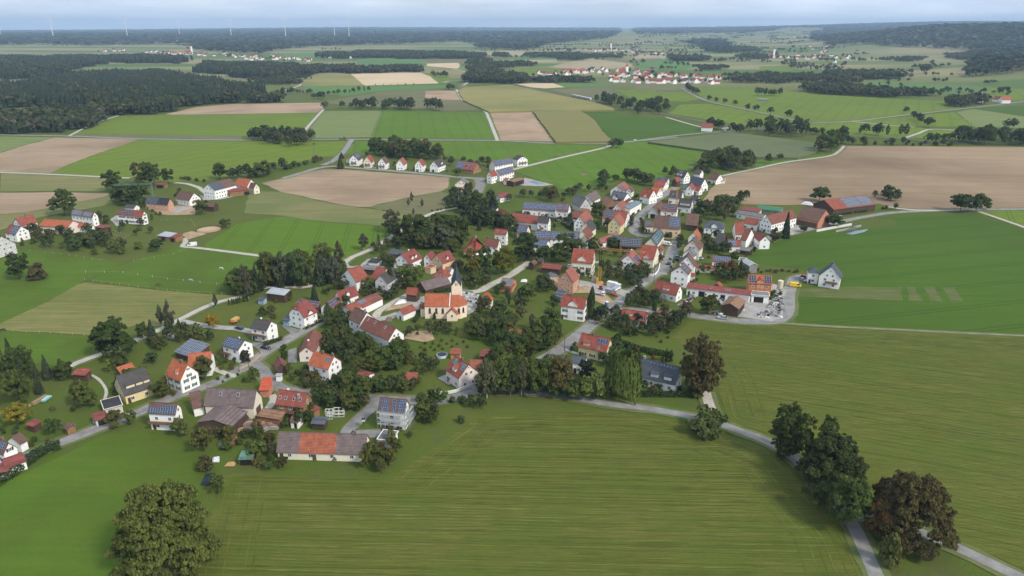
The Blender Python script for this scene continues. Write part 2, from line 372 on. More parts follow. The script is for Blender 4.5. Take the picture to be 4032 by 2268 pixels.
F_('F2',[(874,548),(960,546),(1090,572),(1088,622),(1012,625),(945,574)],M_bright)
F_('F2',[(382,1062),(700,1058),(1440,1066),(1890,1082),(2240,1094),(2250,1108),(1900,1186),(1570,1262),(1380,1215),(1050,1180),(480,1160),(310,1160)],M_bright2)
F_('F2',[(70,1066),(325,1060),(235,1172),(150,1170),(60,1160)],M_bright)
F_('F2',[(2255,1114),(2400,1072),(2640,1060),(2640,1300),(2440,1300),(2200,1400),(1980,1440),(1800,1370),(1600,1290)],M_bright2)
F_('T3',[(800,20),(1080,0),(2330,-20),(2130,110),(2100,190),(1800,262),(1400,300),(1180,360),(900,340),(330,190)],M_bright2)
F_('F2',[(1560,627),(1860,623),(1955,655),(1800,664),(1700,655)],M_tan); F_('F2',[(1860,626),(2270,622),(2290,650),(1960,656)],M_farg)
F_('F2',[(1830,672),(2270,656),(2380,712),(2150,735),(1990,712)],M_dull)
F_('F2',[(2325,676),(2640,672),(2640,757),(2480,750)],M_bright)
F_('F2',[(1150,640),(1240,600),(1220,660),(1160,680)],M_dull)
F_('F2',[(0,650),(440,645),(1060,636),(1060,660),(560,685),(300,720),(0,690)],M_farg)
F_('F3',[(370,600),(500,575),(700,575),(1000,600),(1200,620),(1650,652),(2050,668),(2150,715),(1800,755),(1440,797),(1140,812),(900,756),(480,668)],M_bright)
F_('F3',[(220,752),(300,692),(480,686),(700,722),(1060,802),(960,832),(700,828),(430,782)],M_bright)
F_('F3',[(0,606),(330,606),(430,655),(340,672),(0,662)],M_bright)
F_('F3',[(0,560),(340,575),(345,600),(0,596)],M_dull)
F_('F3',[(0,782),(200,776),(470,856),(480,874),(0,925)],M_dkgreen)
F_('F3',[(85,938),(640,874),(900,906),(1240,952),(1200,1005),(1080,1042),(800,1038),(510,998)],M_maizeg,2.2)
F_('F3',[(0,945),(80,940),(510,1002),(480,1060),(380,1120),(200,1170),(0,1180)],M_bright2)
F_('F3',[(780,1060),(1080,1046),(1200,1008),(1330,1005),(1280,1030),(1000,1072),(800,1112)],M_bright2)
F_('F3',[(1140,822),(1440,806),(1860,842),(1960,855),(1780,915),(1500,900),(1150,870)],M_bright)
F_('F3',[(1450,802),(1830,768),(2110,742),(2250,838),(1870,838)],M_bright)
F_('F3',[(2125,742),(2240,722),(2700,790),(2700,858),(2255,840)],M_pale)
F_('F3',[(2250,716),(2700,690),(2700,785)],M_dkgreen)
F_('F3',[(1965,860),(2150,864),(2130,915),(1800,916)],M_bright)
F_('F3',[(1400,570),(1600,540),(1780,530),(2270,552),(2280,615),(1900,628),(1500,590)],M_farg)
F_('F3',[(1780,530),(2000,522),(2265,528),(2268,552)],M_tan)
F_('F3',[(2290,528),(2700,524),(2700,655),(2420,665),(2290,620)],M_bright)
F_('F3',[(1690,500),(1850,465),(2080,460),(2180,500),(2150,522),(1780,528)],M_bright)
F_('F3',[(1210,490),(1340,432),(1700,428),(1735,450),(1640,472),(1400,480),(1240,500)],M_fart)
F_('F3',[(1710,440),(1900,400),(2290,404),(2200,430),(2080,452),(1760,462)],M_farg)
F_('F3',[(1500,378),(1800,372),(2290,402),(1900,398),(1700,412)],M_fart); F_('F3',[(1700,345),(1900,325),(2080,350),(1980,372),(1740,370)],M_farg)
F_('F3',[(820,440),(1150,430),(1240,425),(1190,450),(1000,470),(830,462)],M_bright); F_('F3',[(420,585),(660,582),(680,610),(440,618)],M_pale)
F_('F3',[(0,365),(160,362),(240,380),(0,392)],M_fart); F_('F3',[(0,398),(230,390),(420,440),(300,465),(0,450)],M_farg)
F_('F3',[(900,300),(1210,280),(1290,292),(1200,318),(1050,330)],M_fart); F_('F3',[(840,310),(1130,285),(1050,325),(930,335)],M_farg)
F_('F2',[(1520,530),(1700,505),(1980,512),(1960,540),(1700,560),(1560,550)],M_bright)
F_('F2',[(1820,505),(2100,440),(2280,445),(2450,470),(2460,500),(2260,520),(2000,520)],M_fart)
F_('F2',[(2150,440),(2460,452),(2640,448),(2640,520),(2470,480)],M_dull); F_('F2',[(2470,462),(2640,470),(2640,500),(2480,488)],M_farg)
F_('F2',[(1470,432),(1900,420),(1920,445),(1640,455)],M_farg); F_('F2',[(1490,452),(1900,448),(1900,470),(1600,475)],M_fart)
F_('F2',[(1360,392),(1480,380),(1650,384),(1640,418),(1450,430),(1380,428)],M_fart); F_('F2',[(920,478),(1150,472),(1165,488),(1150,516),(910,496)],M_tan)
F_('F2',[(390,450),(560,430),(880,440),(930,455),(830,480),(400,490)],M_farg); F_('F2',[(880,448),(1000,442),(1200,446),(1200,474),(930,470)],M_dull)
F_('F2',[(1205,446),(1430,440),(1440,478),(1200,482)],M_pale); F_('F2',[(1150,345),(1290,342),(1310,370),(1200,372)],M_farg); F_('F2',[(1780,348),(1960,342),(2200,350),(2190,362),(1840,368)],M_fart)
F_('F2',[(40,372),(400,352),(380,385),(60,388)],M_farg); F_('F1',[(2330,362),(2470,356),(2460,380),(2330,384)],M_bright); F_('F1',[(2090,432),(2160,392),(2420,402),(2420,440),(2200,446)],M_farg)
F_('F1',[(0,362),(300,352),(680,368),(680,378),(300,386),(0,388)],M_fart); F_('F1',[(710,368),(1100,362),(1420,356),(1420,378),(1140,384)],M_farg); F_('F1',[(790,410),(865,408),(860,430),(800,430)],M_maizey)
F_('F1',[(1660,312),(1810,310),(1820,322),(1670,322)],M_fart); F_('F2',[(2050,330),(2600,316),(2620,330),(2200,345)],M_farg); F_('F2',[(2300,282),(2640,272),(2640,296),(2420,305)],M_farg)

# ---------------------------------------------------------------- roads
M_asph = plain('asphalt_pale',(.232,.224,.210),.85,.28,.22,bmp=.2)
M_asph_d = plain('asphalt_grey',(.20,.194,.184),.85,.3,.25,bmp=.2)
M_grav = plain('gravel_path',(.42,.39,.33),.95,.16,.5,bmp=.3)
M_dirt = plain('sandy_soil',(.34,.245,.150),.95,.28,.22,bmp=.5)
M_conc = plain('concrete_yard',(.33,.315,.29),.9,.18,.25,bmp=.2)
M_verge = field_mat('road_verge',(.105,.125,.040),(.160,.160,.070),0,3,.6,.06,(.085,.135,.035))
def smooth(pts,closed=False,step=4.):
    P = pts if closed else [pts[0] * 2 - pts[1]] + pts + [pts[-1] * 2 - pts[-2]]
    out = []
    for i in range(1,len(P) - 2):
        a,b2,c2,d = P[i - 1],P[i],P[i + 1],P[i + 2]; k = max(2,min(24,int((c2 - b2).length / step)))
        for j in range(k):
            t = j / k; out.append(.5 * ((2 * b2) + (c2 - a) * t + (2 * a - 5 * b2 + 4 * c2 - d) * t * t + (3 * b2 - a - 3 * c2 + d) * t ** 3))
    out.append(P[-2]); return out
RZ = [0]
def ribbon(name,P,w,mat,z,amp=.12):
    L_,R_ = [],[]
    for i,q in enumerate(P):
        d = (P[min(i + 1,len(P) - 1)] - P[max(i - 1,0)]); d.z = 0; d.normalize(); nrm = Vector((-d.y,d.x,0))
        a = w / 2 + random.uniform(-amp,amp); c = w / 2 + random.uniform(-amp,amp)
        L_.append(q + nrm * a); R_.append(q - nrm * c)
    k = len(P); vs = [(q.x,q.y,z) for q in L_] + [(q.x,q.y,z) for q in R_]
    return struct(name,MB().add(vs,[(k + i,k + i + 1,i + 1,i) for i in range(k - 1)]).mesh(name,mat))
def road(tile,pts,w=5.5,mat=None,verge=1.6,name='road'):
    RZ[0] += 1; P = smooth([G(tile,p) for p in pts],False,5.)
    if verge: ribbon('verge',P,w + 2 * verge,M_verge,.095 + .0006 * (RZ[0] % 30),.35)
    ribbon(name,P,w,mat or M_asph,.115 + .0012 * (RZ[0] % 30))
for i_,(r_,z_,d_) in enumerate(MARG[1:]): ribbon('field_margin',r_,1.2 + d_ * .0007,M_verge,.0868 + .00012 * i_,.75)
road('B1',[(-160,1110),(0,1030),(240,930),(480,830),(830,700),(1090,595),(1300,520),(1500,432),(1770,312),(2000,236),(2200,165),(2400,62),(2550,-40)],5.0)
road('T6',[(100,1190),(260,1080),(420,965),(600,868),(800,758),(960,680),(1090,622)],5.4)
road('T6',[(240,1100),(330,1170),(390,1250),(450,1310),(560,1372),(760,1410),(1000,1420),(1180,1430),(1440,1462),(1700,1478),(1950,1490),(2150,1490),(2330,1450),(2490,1390)],5.2,M_asph_d)
road('T7',[(430,1388),(560,1340),(720,1275),(870,1215),(1000,1135),(1200,1030),(1400,895),(1620,718),(1760,605),(1840,545),(2020,390),(2200,258),(2330,150),(2400,50)],6.0)
road('T3',[(1800,1240),(1870,1130),(1915,1030),(1960,930),(1985,868)],6.5)
road('T3',[(1990,880),(1900,862),(1740,845),(1600,842),(1530,800),(1545,740),(1600,650),(1700,552),(1800,462),(1880,408),(1960,352)],6.0,verge=.8)
road('T8',[(240,590),(400,572),(700,570),(850,590),(1080,622),(1360,655),(1600,682),(1850,690),(1980,668),(2060,600),(2075,500),(2075,400),(2110,310),(2140,250),(2260,225)],5.8)
road('T8',[(1900,695),(2200,718),(2576,740),(3200,770),(4600,838)],1.3,plain('earth_track',(.20,.185,.12),.95,.35,.12),1.)
road('F',[(1200,985),(1300,985),(1420,998),(1540,1018),(1600,1024),(1700,1040),(1800,1063),(1870,1088),(1935,1113),(2000,1155),(2060,1215),(2110,1275),(2150,1330),(2180,1395),(2215,1475)],3.7)
road('F',[(2140,1300),(2230,1310),(2350,1354),(2450,1398),(2600,1470)],3.7)
road('F',[(1775,985),(1785,1020),(1800,1056)],3.6,M_grav)
road('T4',[(1200,985),(1290,900),(1420,850),(1560,830),(1800,772),(2100,702),(2300,660),(2576,616),(2900,596),(3500,580),(4100,575)],4.6)
road('F',[(2465,533),(2520,552),(2600,580)],3.0,M_grav); road('F',[(2235,520),(2290,528),(2400,530)],3.0,M_grav)
road('T2',[(300,262),(500,205),(640,162),(780,142),(900,150),(1100,165),(1400,188),(1700,215),(1980,243),(2150,258),(2300,268),(2330,262)],5.6)
road('T2',[(2270,255),(2295,320),(2275,390),(2250,450)],7.5,M_asph_d)
road('F2',[(130,1240),(200,1215),(260,1170),(300,1128),(335,1075),(352,1048)],5.6)
road('F1',[(-80,1012),(520,1022),(1050,1042),(1810,1052),(2576,1046),(3100,1050),(3730,1056),(4170,1076),(4590,1080)],6.0)
road('F2',[(2200,1080),(2300,1078),(2420,1064),(2640,1046),(2800,1030)],5.0); road('F3',[(-60,942),(280,897),(500,877),(640,871)],4.5)
road('F2',[(1140,672),(1160,710),(1188,755)],5,M_grav); road('F2',[(1190,755),(1340,826),(1380,885),(1412,965),(1448,1056)],4.2,M_grav)
road('F2',[(2290,1092),(2240,1112),(1900,1190),(1570,1272),(1420,1310)],4.4,M_grav)
road('F1',[(520,1020),(700,932),(890,868)],3.5,M_grav); road('F1',[(2255,1020),(2330,930),(2430,820)],4,M_grav)
road('F1',[(-60,1292),(400,1310),(800,1330),(975,1338)],4,M_grav)
road('F1',[(1310,1372),(1400,1380),(1490,1408),(1530,1438),(1560,1460)],3.5,M_grav)
road('F3',[(310,580),(350,608),(480,668),(700,716),(900,760),(1060,796),(1140,818)],6); road('F3',[(960,832),(1150,816),(1440,802),(1700,772),(2200,716),(2290,706),(2576,672)],5.5)
road('F3',[(1440,804),(1650,825),(1850,842)],4,M_grav); road('F3',[(1780,915),(1870,885),(1960,856),(2150,862)],4,M_grav); road('F3',[(205,775),(330,812),(475,852)],3.5,M_grav)
road('F3',[(570,1166),(800,1117),(1000,1074),(1280,1034),(1350,1002),(1385,966)],3.5,M_grav)
road('F3',[(1195,470),(1230,450),(1330,420)],8); road('F3',[(1210,498),(1235,515),(1215,540)],8); road('F3',[(170,380),(210,395),(330,425),(420,450)],7,M_grav)
road('F2',[(1040,620),(1090,608),(1150,606),(1210,600),(1220,620),(1190,640)],5,M_grav)
road('F1',[(2100,690),(2250,640),(2245,600),(2230,585)],5,M_grav); road('F2',[(1100,515),(1190,535),(1225,545)],6,M_grav)
road('T5',[(680,898),(780,850),(950,785),(1100,730),(1400,610),(1700,470),(1820,410),(2080,280),(2240,225),(2400,185),(2480,165)],3.4,M_grav)
road('T6',[(-40,470),(100,435),(400,340),(700,340),(800,335),(960,290)],3.0,M_grav,.6)
road('T2',[(760,1180),(900,1150),(920,1120),(1000,1062),(1150,1000),(1360,880),(1480,800),(1730,652),(1900,590),(2100,550),(2230,470)],3.6,M_grav)
road('T2',[(925,1130),(960,1165),(1100,1150),(1170,1090),(1300,1070)],3.2,M_conc,.3)
road('T5',[(1835,425),(1950,448),(2040,468),(2240,490),(2400,500),(2600,545)],4.0,M_conc,.5)
road('T1',[(1860,870),(1885,910),(1850,955),(1960,965),(2250,1000),(2600,1045)],3.0,M_grav,.8); road('T2',[(0,1045),(300,1075),(540,1100)],2.6,M_grav,.5)
road('T6',[(1480,670),(1510,600),(1560,560),(1700,478),(1800,425),(1960,360),(2130,370)],3.8,M_grav,.6); road('T6',[(1500,660),(1600,650),(1720,610),(1900,545),(1980,500)],5.0,M_conc,.5)
road('T7',[(300,395),(420,385),(500,372),(560,335),(680,275),(800,215),(940,120),(1000,80)],4.6,M_grav,.8)
road('B1',[(1060,360),(1080,280),(1060,210),(1000,140),(930,95)],1.1,M_grav,0,'garden_path')
road('B2',[(1500,470),(1440,540),(1330,640),(1240,730),(1200,790),(1300,800),(1540,790)],4.6,M_asph_d,.4)
road('B2',[(440,400),(460,450),(400,540)],2.6,M_grav,.4); road('T5',[(2170,905),(2300,960),(2400,985)],2.4,M_grav,.3)
road('T4',[(1560,835),(1640,760),(1700,715)],5,M_conc,0)
def patch(tile,pts,mat,name='yard'):
    RZ[0] += 1; g = jitter_ring([G(tile,p) for p in pts],4,.4)
    a = sum(g[i].x * g[(i + 1) % len(g)].y - g[(i + 1) % len(g)].x * g[i].y for i in range(len(g)))
    if a < 0: g = g[::-1]
    struct(name,MB().ngon([(q.x,q.y,.155 + .0012 * (RZ[0] % 30)) for q in g]).mesh(name,mat))
patch('T7',[(1230,300),(1290,370),(1440,400),(1600,400),(1660,480),(1780,530),(1850,500),(1800,440),(1700,360),(1700,300),(1500,270),(1480,330),(1300,300),(1290,240),(1180,230),(1120,260)],M_dirt,'bare_soil')
patch('T7',[(1500,270),(1640,290),(1800,330),(1900,350),(2010,385),(1950,430),(1860,400),(1760,400),(1650,390),(1560,360),(1500,330)],M_conc)
patch('T8',[(1050,335),(1200,420),(1390,520),(1560,640),(1900,690),(2020,650),(2020,440),(1880,460),(1700,440)],M_conc)
patch('T8',[(940,520),(1100,410),(1150,430),(1010,540)],M_conc); patch('T8',[(1700,250),(2000,330),(2060,380),(2020,440),(1900,400)],M_conc)
patch('T4',[(1590,700),(1840,720),(1950,660),(2100,690),(1960,740),(1700,790),(1560,820)],M_conc); patch('T4',[(1890,610),(2010,620),(2110,640),(1940,690)],M_conc)
patch('T1',[(1560,590),(1800,540),(2000,545),(1980,630),(1750,640),(1620,630)],M_dirt,'bare_soil'); patch('T1',[(1660,590),(1850,550),(1960,560),(1800,610)],M_conc)
patch('T1',[(1120,680),(1180,640),(1330,680),(1270,740),(1180,750)],M_conc); patch('T1',[(2030,440),(2340,430),(2420,440),(2240,480),(2060,490)],M_conc)
patch('T1',[(1840,830),(1950,800),(2100,830),(1900,890)],M_dirt,'bare_soil'); patch('T1',[(0,1020),(60,985),(200,985),(90,1030)],M_asph_d)
patch('T3',[(300,320),(430,260),(520,280),(720,330),(600,345),(420,340)],M_conc); patch('T3',[(1230,580),(1290,545),(1340,560),(1300,600)],M_conc)
patch('T6',[(1580,590),(1700,480),(1990,440),(1960,540),(1700,560)],M_dirt,'bare_soil'); patch('T6',[(1800,480),(1985,430),(1985,520),(1850,540)],M_conc)
patch('T7',[(290,380),(440,400),(500,480),(480,560),(380,620),(340,600),(330,500)],M_conc,'graveyard_path'); patch('T6',[(600,740),(740,780),(640,830),(530,720)],M_asph_d)
patch('T6',[(200,900),(330,900),(430,960),(330,990)],M_asph_d); patch('B2',[(1760,740),(1900,560),(1940,560),(1810,740)],M_conc); patch('T6',[(600,980),(690,950),(690,1110),(600,1100)],M_asph_d)
patch('T6',[(2120,1260),(2220,1220),(2330,1320),(2230,1330)],M_conc,'terrace'); patch('T8',[(500,310),(620,285),(660,300),(540,350)],M_conc)
patch('T8',[(100,560),(250,545),(230,600),(110,620)],M_asph_d); patch('B1',[(1300,470),(1500,420),(1510,450),(1280,540)],M_asph_d)
patch('T4',[(480,870),(480,900),(420,1000),(350,1000)],M_asph); patch('T6',[(1780,860),(2000,900),(2090,870),(2060,790),(1850,780)],M_dirt,'bare_soil')
FRONT = [(488,1460),(520,1330),(558,1197),(590,1192),(760,1202),(985,1207),(1010,1183),(1090,1128),(1150,1087),(1205,1049),(1330,1037),(1530,1033),(1720,1062),(1820,1098),(1930,1135),(1990,1185),(2060,1275),(2130,1345),(2185,1460)]
mowing('F',FRONT,zdir('F',(700,1290),(1900,1315)),95,.0930,((5,9),(9,14),(13,18),(0,2)))
mowing('F',[(1700,850),(1740,810),(1850,814),(2000,824),(2620,852),(2620,1450),(2560,1420),(2380,1340),(2200,1230),(1940,1088),(1840,1060),(1815,1000),(1802,950),(1775,900)],zdir('F',(1900,960),(2500,1050)),110,.0932,((9,13),(1,4)))
mowing('T5',[(-60,385),(250,245),(550,115),(750,65),(860,40),(1100,65),(1900,140),(2340,170),(2080,270),(1830,390),(1400,455),(1000,560),(300,530),(-60,495)],zdir('T5',(300,400),(1700,420)),40,.0934)
# ---------------------------------------------------------------- foliage
def leaf_mat(name,base=None,var=.3):
    m,n,b = new_mat(name); p = geo_pos(n)
    if base is None:
        oi = n.nodes.new('ShaderNodeObjectInfo'); c = oi.outputs['Color']
    else:
        r = n.nodes.new('ShaderNodeRGB'); r.outputs[0].default_value = rgba(base); c = r.outputs[0]
    g = n.nodes.new('ShaderNodeNewGeometry')
    c = mixcol(n,1.,c,ramp(n,g.outputs['Random Per Island'],0,1,(1 - var,) * 3,(1 + var * .75,1 + var * .7,1 + var * .5)),'MULTIPLY')
    c = mixcol(n,1.,c,ramp(n,noise(n,p,.35,3),.3,.72,(.72,.74,.78),(1.28,1.2,1.0)),'MULTIPLY')
    n.links.new(c,b.inputs['Base Color']); b.inputs['Roughness'].default_value = .75; b.inputs['Specular IOR Level'].default_value = .15
    tl = n.nodes.new('ShaderNodeBsdfTranslucent'); n.links.new(c,tl.inputs['Color']); ms = n.nodes.new('ShaderNodeMixShader'); ms.inputs[0].default_value = .3; n.links.new(b.outputs[0],ms.inputs[1]); n.links.new(tl.outputs[0],ms.inputs[2]); n.links.new(ms.outputs[0],[x for x in n.nodes if x.type == 'OUTPUT_MATERIAL'][0].inputs[0])
    MATS[name] = m; return m
M_leaf = leaf_mat('leaves'); M_bark = plain('bark',(.085,.068,.052),.9,.3,2.0); M_birch = plain('birch_bark',(.42,.41,.38),.8,.35,1.5)
def rand_dirs(k):
    d = rng.normal(size=(k,3)); return d / np.linalg.norm(d,axis=1,keepdims=True)
def leaf_quads(P,N,s,aspect=1.0):
    """one small quad per point, facing roughly N"""
    k = len(P); N = N / (np.linalg.norm(N,axis=1,keepdims=True) + 1e-9)
    t = np.cross(N,rng.normal(size=(k,3))); t /= np.linalg.norm(t,axis=1,keepdims=True) + 1e-9
    b2 = np.cross(N,t); s = np.asarray(s).reshape(-1,1) * np.ones((k,1)); a = s * aspect
    V = np.stack([P - t * s - b2 * a * .6,P + t * s * .7 - b2 * a,P + t * s + b2 * a * .7,P - t * s * .6 + b2 * a],1).reshape(-1,3)
    F = np.arange(4 * k).reshape(k,4); return V,F
def crown_cloud(nclump,per,leaf,profile,rc=.22,hollow=.55,jitter=.55,lean=.4):
    """leaf quads on the outsides of many clumps; unit crown: radius 1, z 0..1.  profile(t) = radius at height t"""
    P,N = [],[]
    for i in range(nclump):
        t = rng.uniform(0.02,.98); R = profile(t); a = rng.uniform(0,2 * math.pi); q = math.sqrt(rng.uniform(hollow ** 2,1)) * max(R - rc * .7,0)
        c = np.array([q * math.cos(a),q * math.sin(a),t]); r = rc * rng.uniform(.65,1.3)
        d = rand_dirs(per); d[:,2] = np.abs(d[:,2]) * .85 + d[:,2] * .15
        P.append(c + d * np.array([r,r,r * .62]) * rng.uniform(.6,1.08,(per,1))); N.append(d + np.array([0,0,.35]) + rng.normal(size=(per,3)) * jitter)
    P = np.concatenate(P); N = np.concatenate(N)
    return leaf_quads(P,N,leaf * rng.uniform(.6,1.35,len(P)))
def crown_lobes(nl,clumps,per,leaf,rl=.36,rc=.12,flat=.8,low=.12,seed_prof=None):
    """uneven crown: a few big lobes, each covered with leaf clumps"""
    P,N = [],[]; prof = seed_prof or dome
    for i in range(nl):
        t = low + (1 - low) * (i + rng.uniform(.1,.9)) / nl * .86; a = i * 2.399 + rng.uniform(-.5,.5); R = rl * rng.uniform(.72,1.25); q = max(0,prof(t) * rng.uniform(.78,1.08) - R * .72); c = np.array([q * math.cos(a),q * math.sin(a),t])
        for j in range(clumps):
            d = rand_dirs(1)[0]; d[2] = abs(d[2]) * .8 + d[2] * .2; cc = c + d * np.array([R,R,R * flat * .62]) * rng.uniform(.55,1.0); r = rc * rng.uniform(.6,1.35)
            e = rand_dirs(per); e[:,2] = np.abs(e[:,2]) * .7 + e[:,2] * .3
            P.append(cc + e * np.array([r,r,r * .6]) * rng.uniform(.4,1.15,(per,1))); N.append(e + d * .5 + np.array([0,0,.3]) + rng.normal(size=(per,3)) * .75)
    P = np.concatenate(P); N = np.concatenate(N); P[:,2] = np.maximum(P[:,2],.0)
    return leaf_quads(P,N,leaf * rng.uniform(.55,1.4,len(P)))
def ell(t): return math.sqrt(max(0,1 - (2 * t - 1) ** 2))
def egg(t): return math.sqrt(max(0,1 - (1.7 * t - .72) ** 2)) if t < .99 else .1
def dome(t): return math.sqrt(max(0,1 - (t * .98) ** 2)) * (.86 + .14 * min(1,t * 5))
def mk(name,V,F): return np_mesh(name,V,F,M_leaf)
CROWN = {}
CROWN['round'] = [mk('crown_mesh',*crown_lobes(9,8,62,.058,.46,.2,.9,.12,ell)) for _ in range(5)]
CROWN['egg'] = [mk('crown_mesh',*crown_lobes(10,8,60,.056,.44,.19,.9,.06,egg)) for _ in range(5)]
CROWN['bush'] = [mk('crown_mesh',*crown_lobes(6,7,46,.085,.5,.28,.9,.05,dome)) for _ in range(5)]
CROWN['big'] = [mk('crown_mesh',*crown_lobes(15,20,100,.024,.38,.10,.9,.05,f)) for f in (egg,dome,egg,ell)]
CROWN['tall'] = [mk('crown_mesh',*crown_lobes(26,36,74,.0165,.40,.08,1.1,.0,lambda t: egg(t) * (.72 + .28 * min(1,t * 4))))]
CROWN['huge'] = [mk('crown_mesh',*crown_lobes(30,38,74,.0150,.36,.070,.9,.0,dome))]
def birch(k): return crown_cloud(k,34,.055,lambda t: .95 * math.sin(math.pi * min(1,max(.03,t)) ** .8) ** .8,.2,.15,.9)
CROWN['birch'] = [mk('crown_mesh',*birch(52)) for _ in range(3)]
def spruce():
    P,N = [],[]
    for lay in range(17):
        t = lay / 17; R = (1 - t) ** .85; k = max(5,int(11 * (1 - t)) + 3)
        for j in range(k):
            a = 2 * math.pi * (j + rng.uniform(0,.8)) / k; m_ = 16; s = rng.uniform(.12,1.0,m_); ra = R * rng.uniform(.8,1.1)
            x = s * ra; w = rng.normal(size=m_) * .10 * ra; z = t + .03 - s * ra * .16 + rng.normal(size=m_) * .01
            P.append(np.stack([x * math.cos(a) - w * math.sin(a),x * math.sin(a) + w * math.cos(a),z],1))
            N.append(np.stack([np.full(m_,.45 * math.cos(a)),np.full(m_,.45 * math.sin(a)),np.ones(m_)],1) + rng.normal(size=(m_,3)) * .35)
    P = np.concatenate(P); N = np.concatenate(N); return leaf_quads(P,N,.075 * rng.uniform(.6,1.2,len(P)))
CROWN['spruce'] = [mk('crown_mesh',*spruce()) for _ in range(3)]
CROWN['thuja'] = [mk('crown_mesh',*crown_cloud(80,40,.075,lambda t: .98 * min(1,(1 - t) * 3.2) ** .6,.3,.6)) for _ in range(2)]
def willow():
    P,N = [],[]
    for i in range(210):
        a = rng.uniform(0,2 * math.pi); q = math.sqrt(rng.uniform(.12,1)); top = .98 - .24 * q ** 3 + rng.normal() * .03; ln = rng.uniform(.3,.8) * (.4 + .6 * q); m_ = 34
        s = np.linspace(0,1,m_); r = q * .93 + .09 * np.sin(s * 2.2); tw = a + rng.normal(size=m_) * .035
        P.append(np.stack([r * np.cos(tw),r * np.sin(tw),np.maximum(top - ln * s,.02)],1)); N.append(np.stack([np.cos(tw),np.sin(tw),np.full(m_,.25)],1) + rng.normal(size=(m_,3)) * .35)
    P = np.concatenate(P); N = np.concatenate(N); return leaf_quads(P,N,.038 * rng.uniform(.6,1.3,len(P)))
CROWN['willow'] = [mk('crown_mesh',*willow())]
def trunk_mesh(mat,limbs=7,spread=.5,top=.62):
    """unit trunk: height 1 = crown top; tapered stem and limbs"""
    mb = MB(); mb.tube((0,0,-.01),(.006,.004,.3),.030,.022,7,cap=False); mb.tube((.006,.004,.3),(-.004,.01,top + .12),.022,.008,6)
    for i in range(limbs):
        a = i * 2.4 + random.uniform(-.4,.4); z0 = random.uniform(.24,top); r = spread * random.uniform(.55,1); z1 = min(.93,z0 + random.uniform(.14,.3))
        mid = (r * .5 * math.cos(a),r * .5 * math.sin(a),(z0 + z1) / 2 - .02); end = (r * math.cos(a + .15),r * math.sin(a + .15),z1)
        mb.tube((0,0,z0),mid,.013,.009,5,cap=False); mb.tube(mid,end,.009,.003,5)
    return mb.mesh('trunk_mesh',mat)
TRUNK = {'oak': [trunk_mesh(M_bark) for _ in range(3)],'birch': [trunk_mesh(M_birch,9,.28,.8) for _ in range(2)],'stem': [trunk_mesh(M_bark,0,.1,.8)]}
GREENS = {'oak': (.098,.130,.040),'dark': (.068,.102,.032),'mid': (.096,.134,.036),'olive': (.108,.126,.040),'light': (.135,.175,.045),'grey': (.105,.118,.078),'yellow': (.165,.165,.030),'gold': (.34,.22,.022),
          'brown': (.108,.104,.040),'rust': (.140,.090,.034),'blue': (.048,.070,.042),'purple': (.062,.056,.042),'birch': (.120,.130,.062)}
SPECS = []
KNAME = {'bush': 'bush','spruce': 'spruce_tree','thuja': 'columnar_evergreen','willow': 'willow_tree','birch': 'birch_tree','big': 'spreading_tree','huge': 'spreading_tree','tall': 'spreading_tree'}
def tree(pos,h,w,kind='round',col='dark',label='',group=None,name=None,base=.16):
    """note a tree of height h and crown width w metres standing on pos; built by plant_all"""
    d = pos.y * COS + CAM_H * SIN
    SPECS.append((h * w / d ** 2 * (1e9 if group is None else 1),pos,h,w,kind,col,label,group,name or KNAME.get(kind,'broadleaf_tree'),base))
def build_tree(pos,h,w,kind,col,label,group,name,base):
    c0 = GREENS[col]; j = random.uniform(.92,1.38); tint = (c0[0] * j * random.uniform(.9,1.12),c0[1] * j,c0[2] * j * random.uniform(.85,1.15),1)
    root = thing(name,label,'bush' if kind == 'bush' else 'tree',(pos.x,pos.y,0),random.uniform(0,6.28),group)
    base = {'bush': 0.0,'huge': .05,'tall': .04,'thuja': .01,'spruce': .04,'willow': .04}.get(kind,base)
    cr = link('crown',random.choice(CROWN[kind]),root,(0,0,h * base - .05),(0,0,random.uniform(0,6.28)),(w / 2,w / 2 * random.uniform(.9,1.08),h * (1 - base)))
    cr.color = tint
    tr = 'birch' if kind == 'birch' else ('stem' if kind in ('spruce','thuja') else 'oak'); q = w * (.4 if kind in ('big','huge','tall','willow') else .62) + .8
    link('trunk',random.choice(TRUNK[tr]),root,(0,0,0),(0,0,0),(q,q,h * (.8 if kind == 'bush' else .95)))
def plant_all(limit=290):
    by = {}
    for s_ in SPECS: by.setdefault(s_[8],[]).append(s_)
    for nm,L_ in by.items():
        L_.sort(key=lambda q: -q[0])
        for s_ in L_[:limit]: build_tree(*s_[1:])
        rest = L_[limit:]
        if not rest: continue
        X = np.array([q[1].x for q in rest]); Y = np.array([q[1].y for q in rest]); Hh = np.array([q[2] for q in rest]); Wf = np.array([q[3] / q[2] for q in rest]) * 1.15
        mats = np.array([{'dark': 2,'blue': 0,'mid': 2,'brown': 3,'olive': 3,'rust': 3}.get(q[5],2) for q in rest]); flat = nm == 'bush'
        V,F,Ms = merge_trees(X,Y,Hh * (1.2 if flat else 1),Wf,LPD,mats,rng.integers(0,5,len(X)))
        if flat: V[:,2] -= .2 * np.repeat(Hh,[len(LPD[0][0])] * len(X))
        me = np_mesh(nm,V,F,M_wood); me.polygons.foreach_set('material_index',Ms.astype(np.int32)); o = thing(nm,'smaller ' + nm.replace('_',' ') + ' growth spread through far gardens and hedgerows','bushes' if flat else 'trees',data=me); o['kind'] = 'stuff'
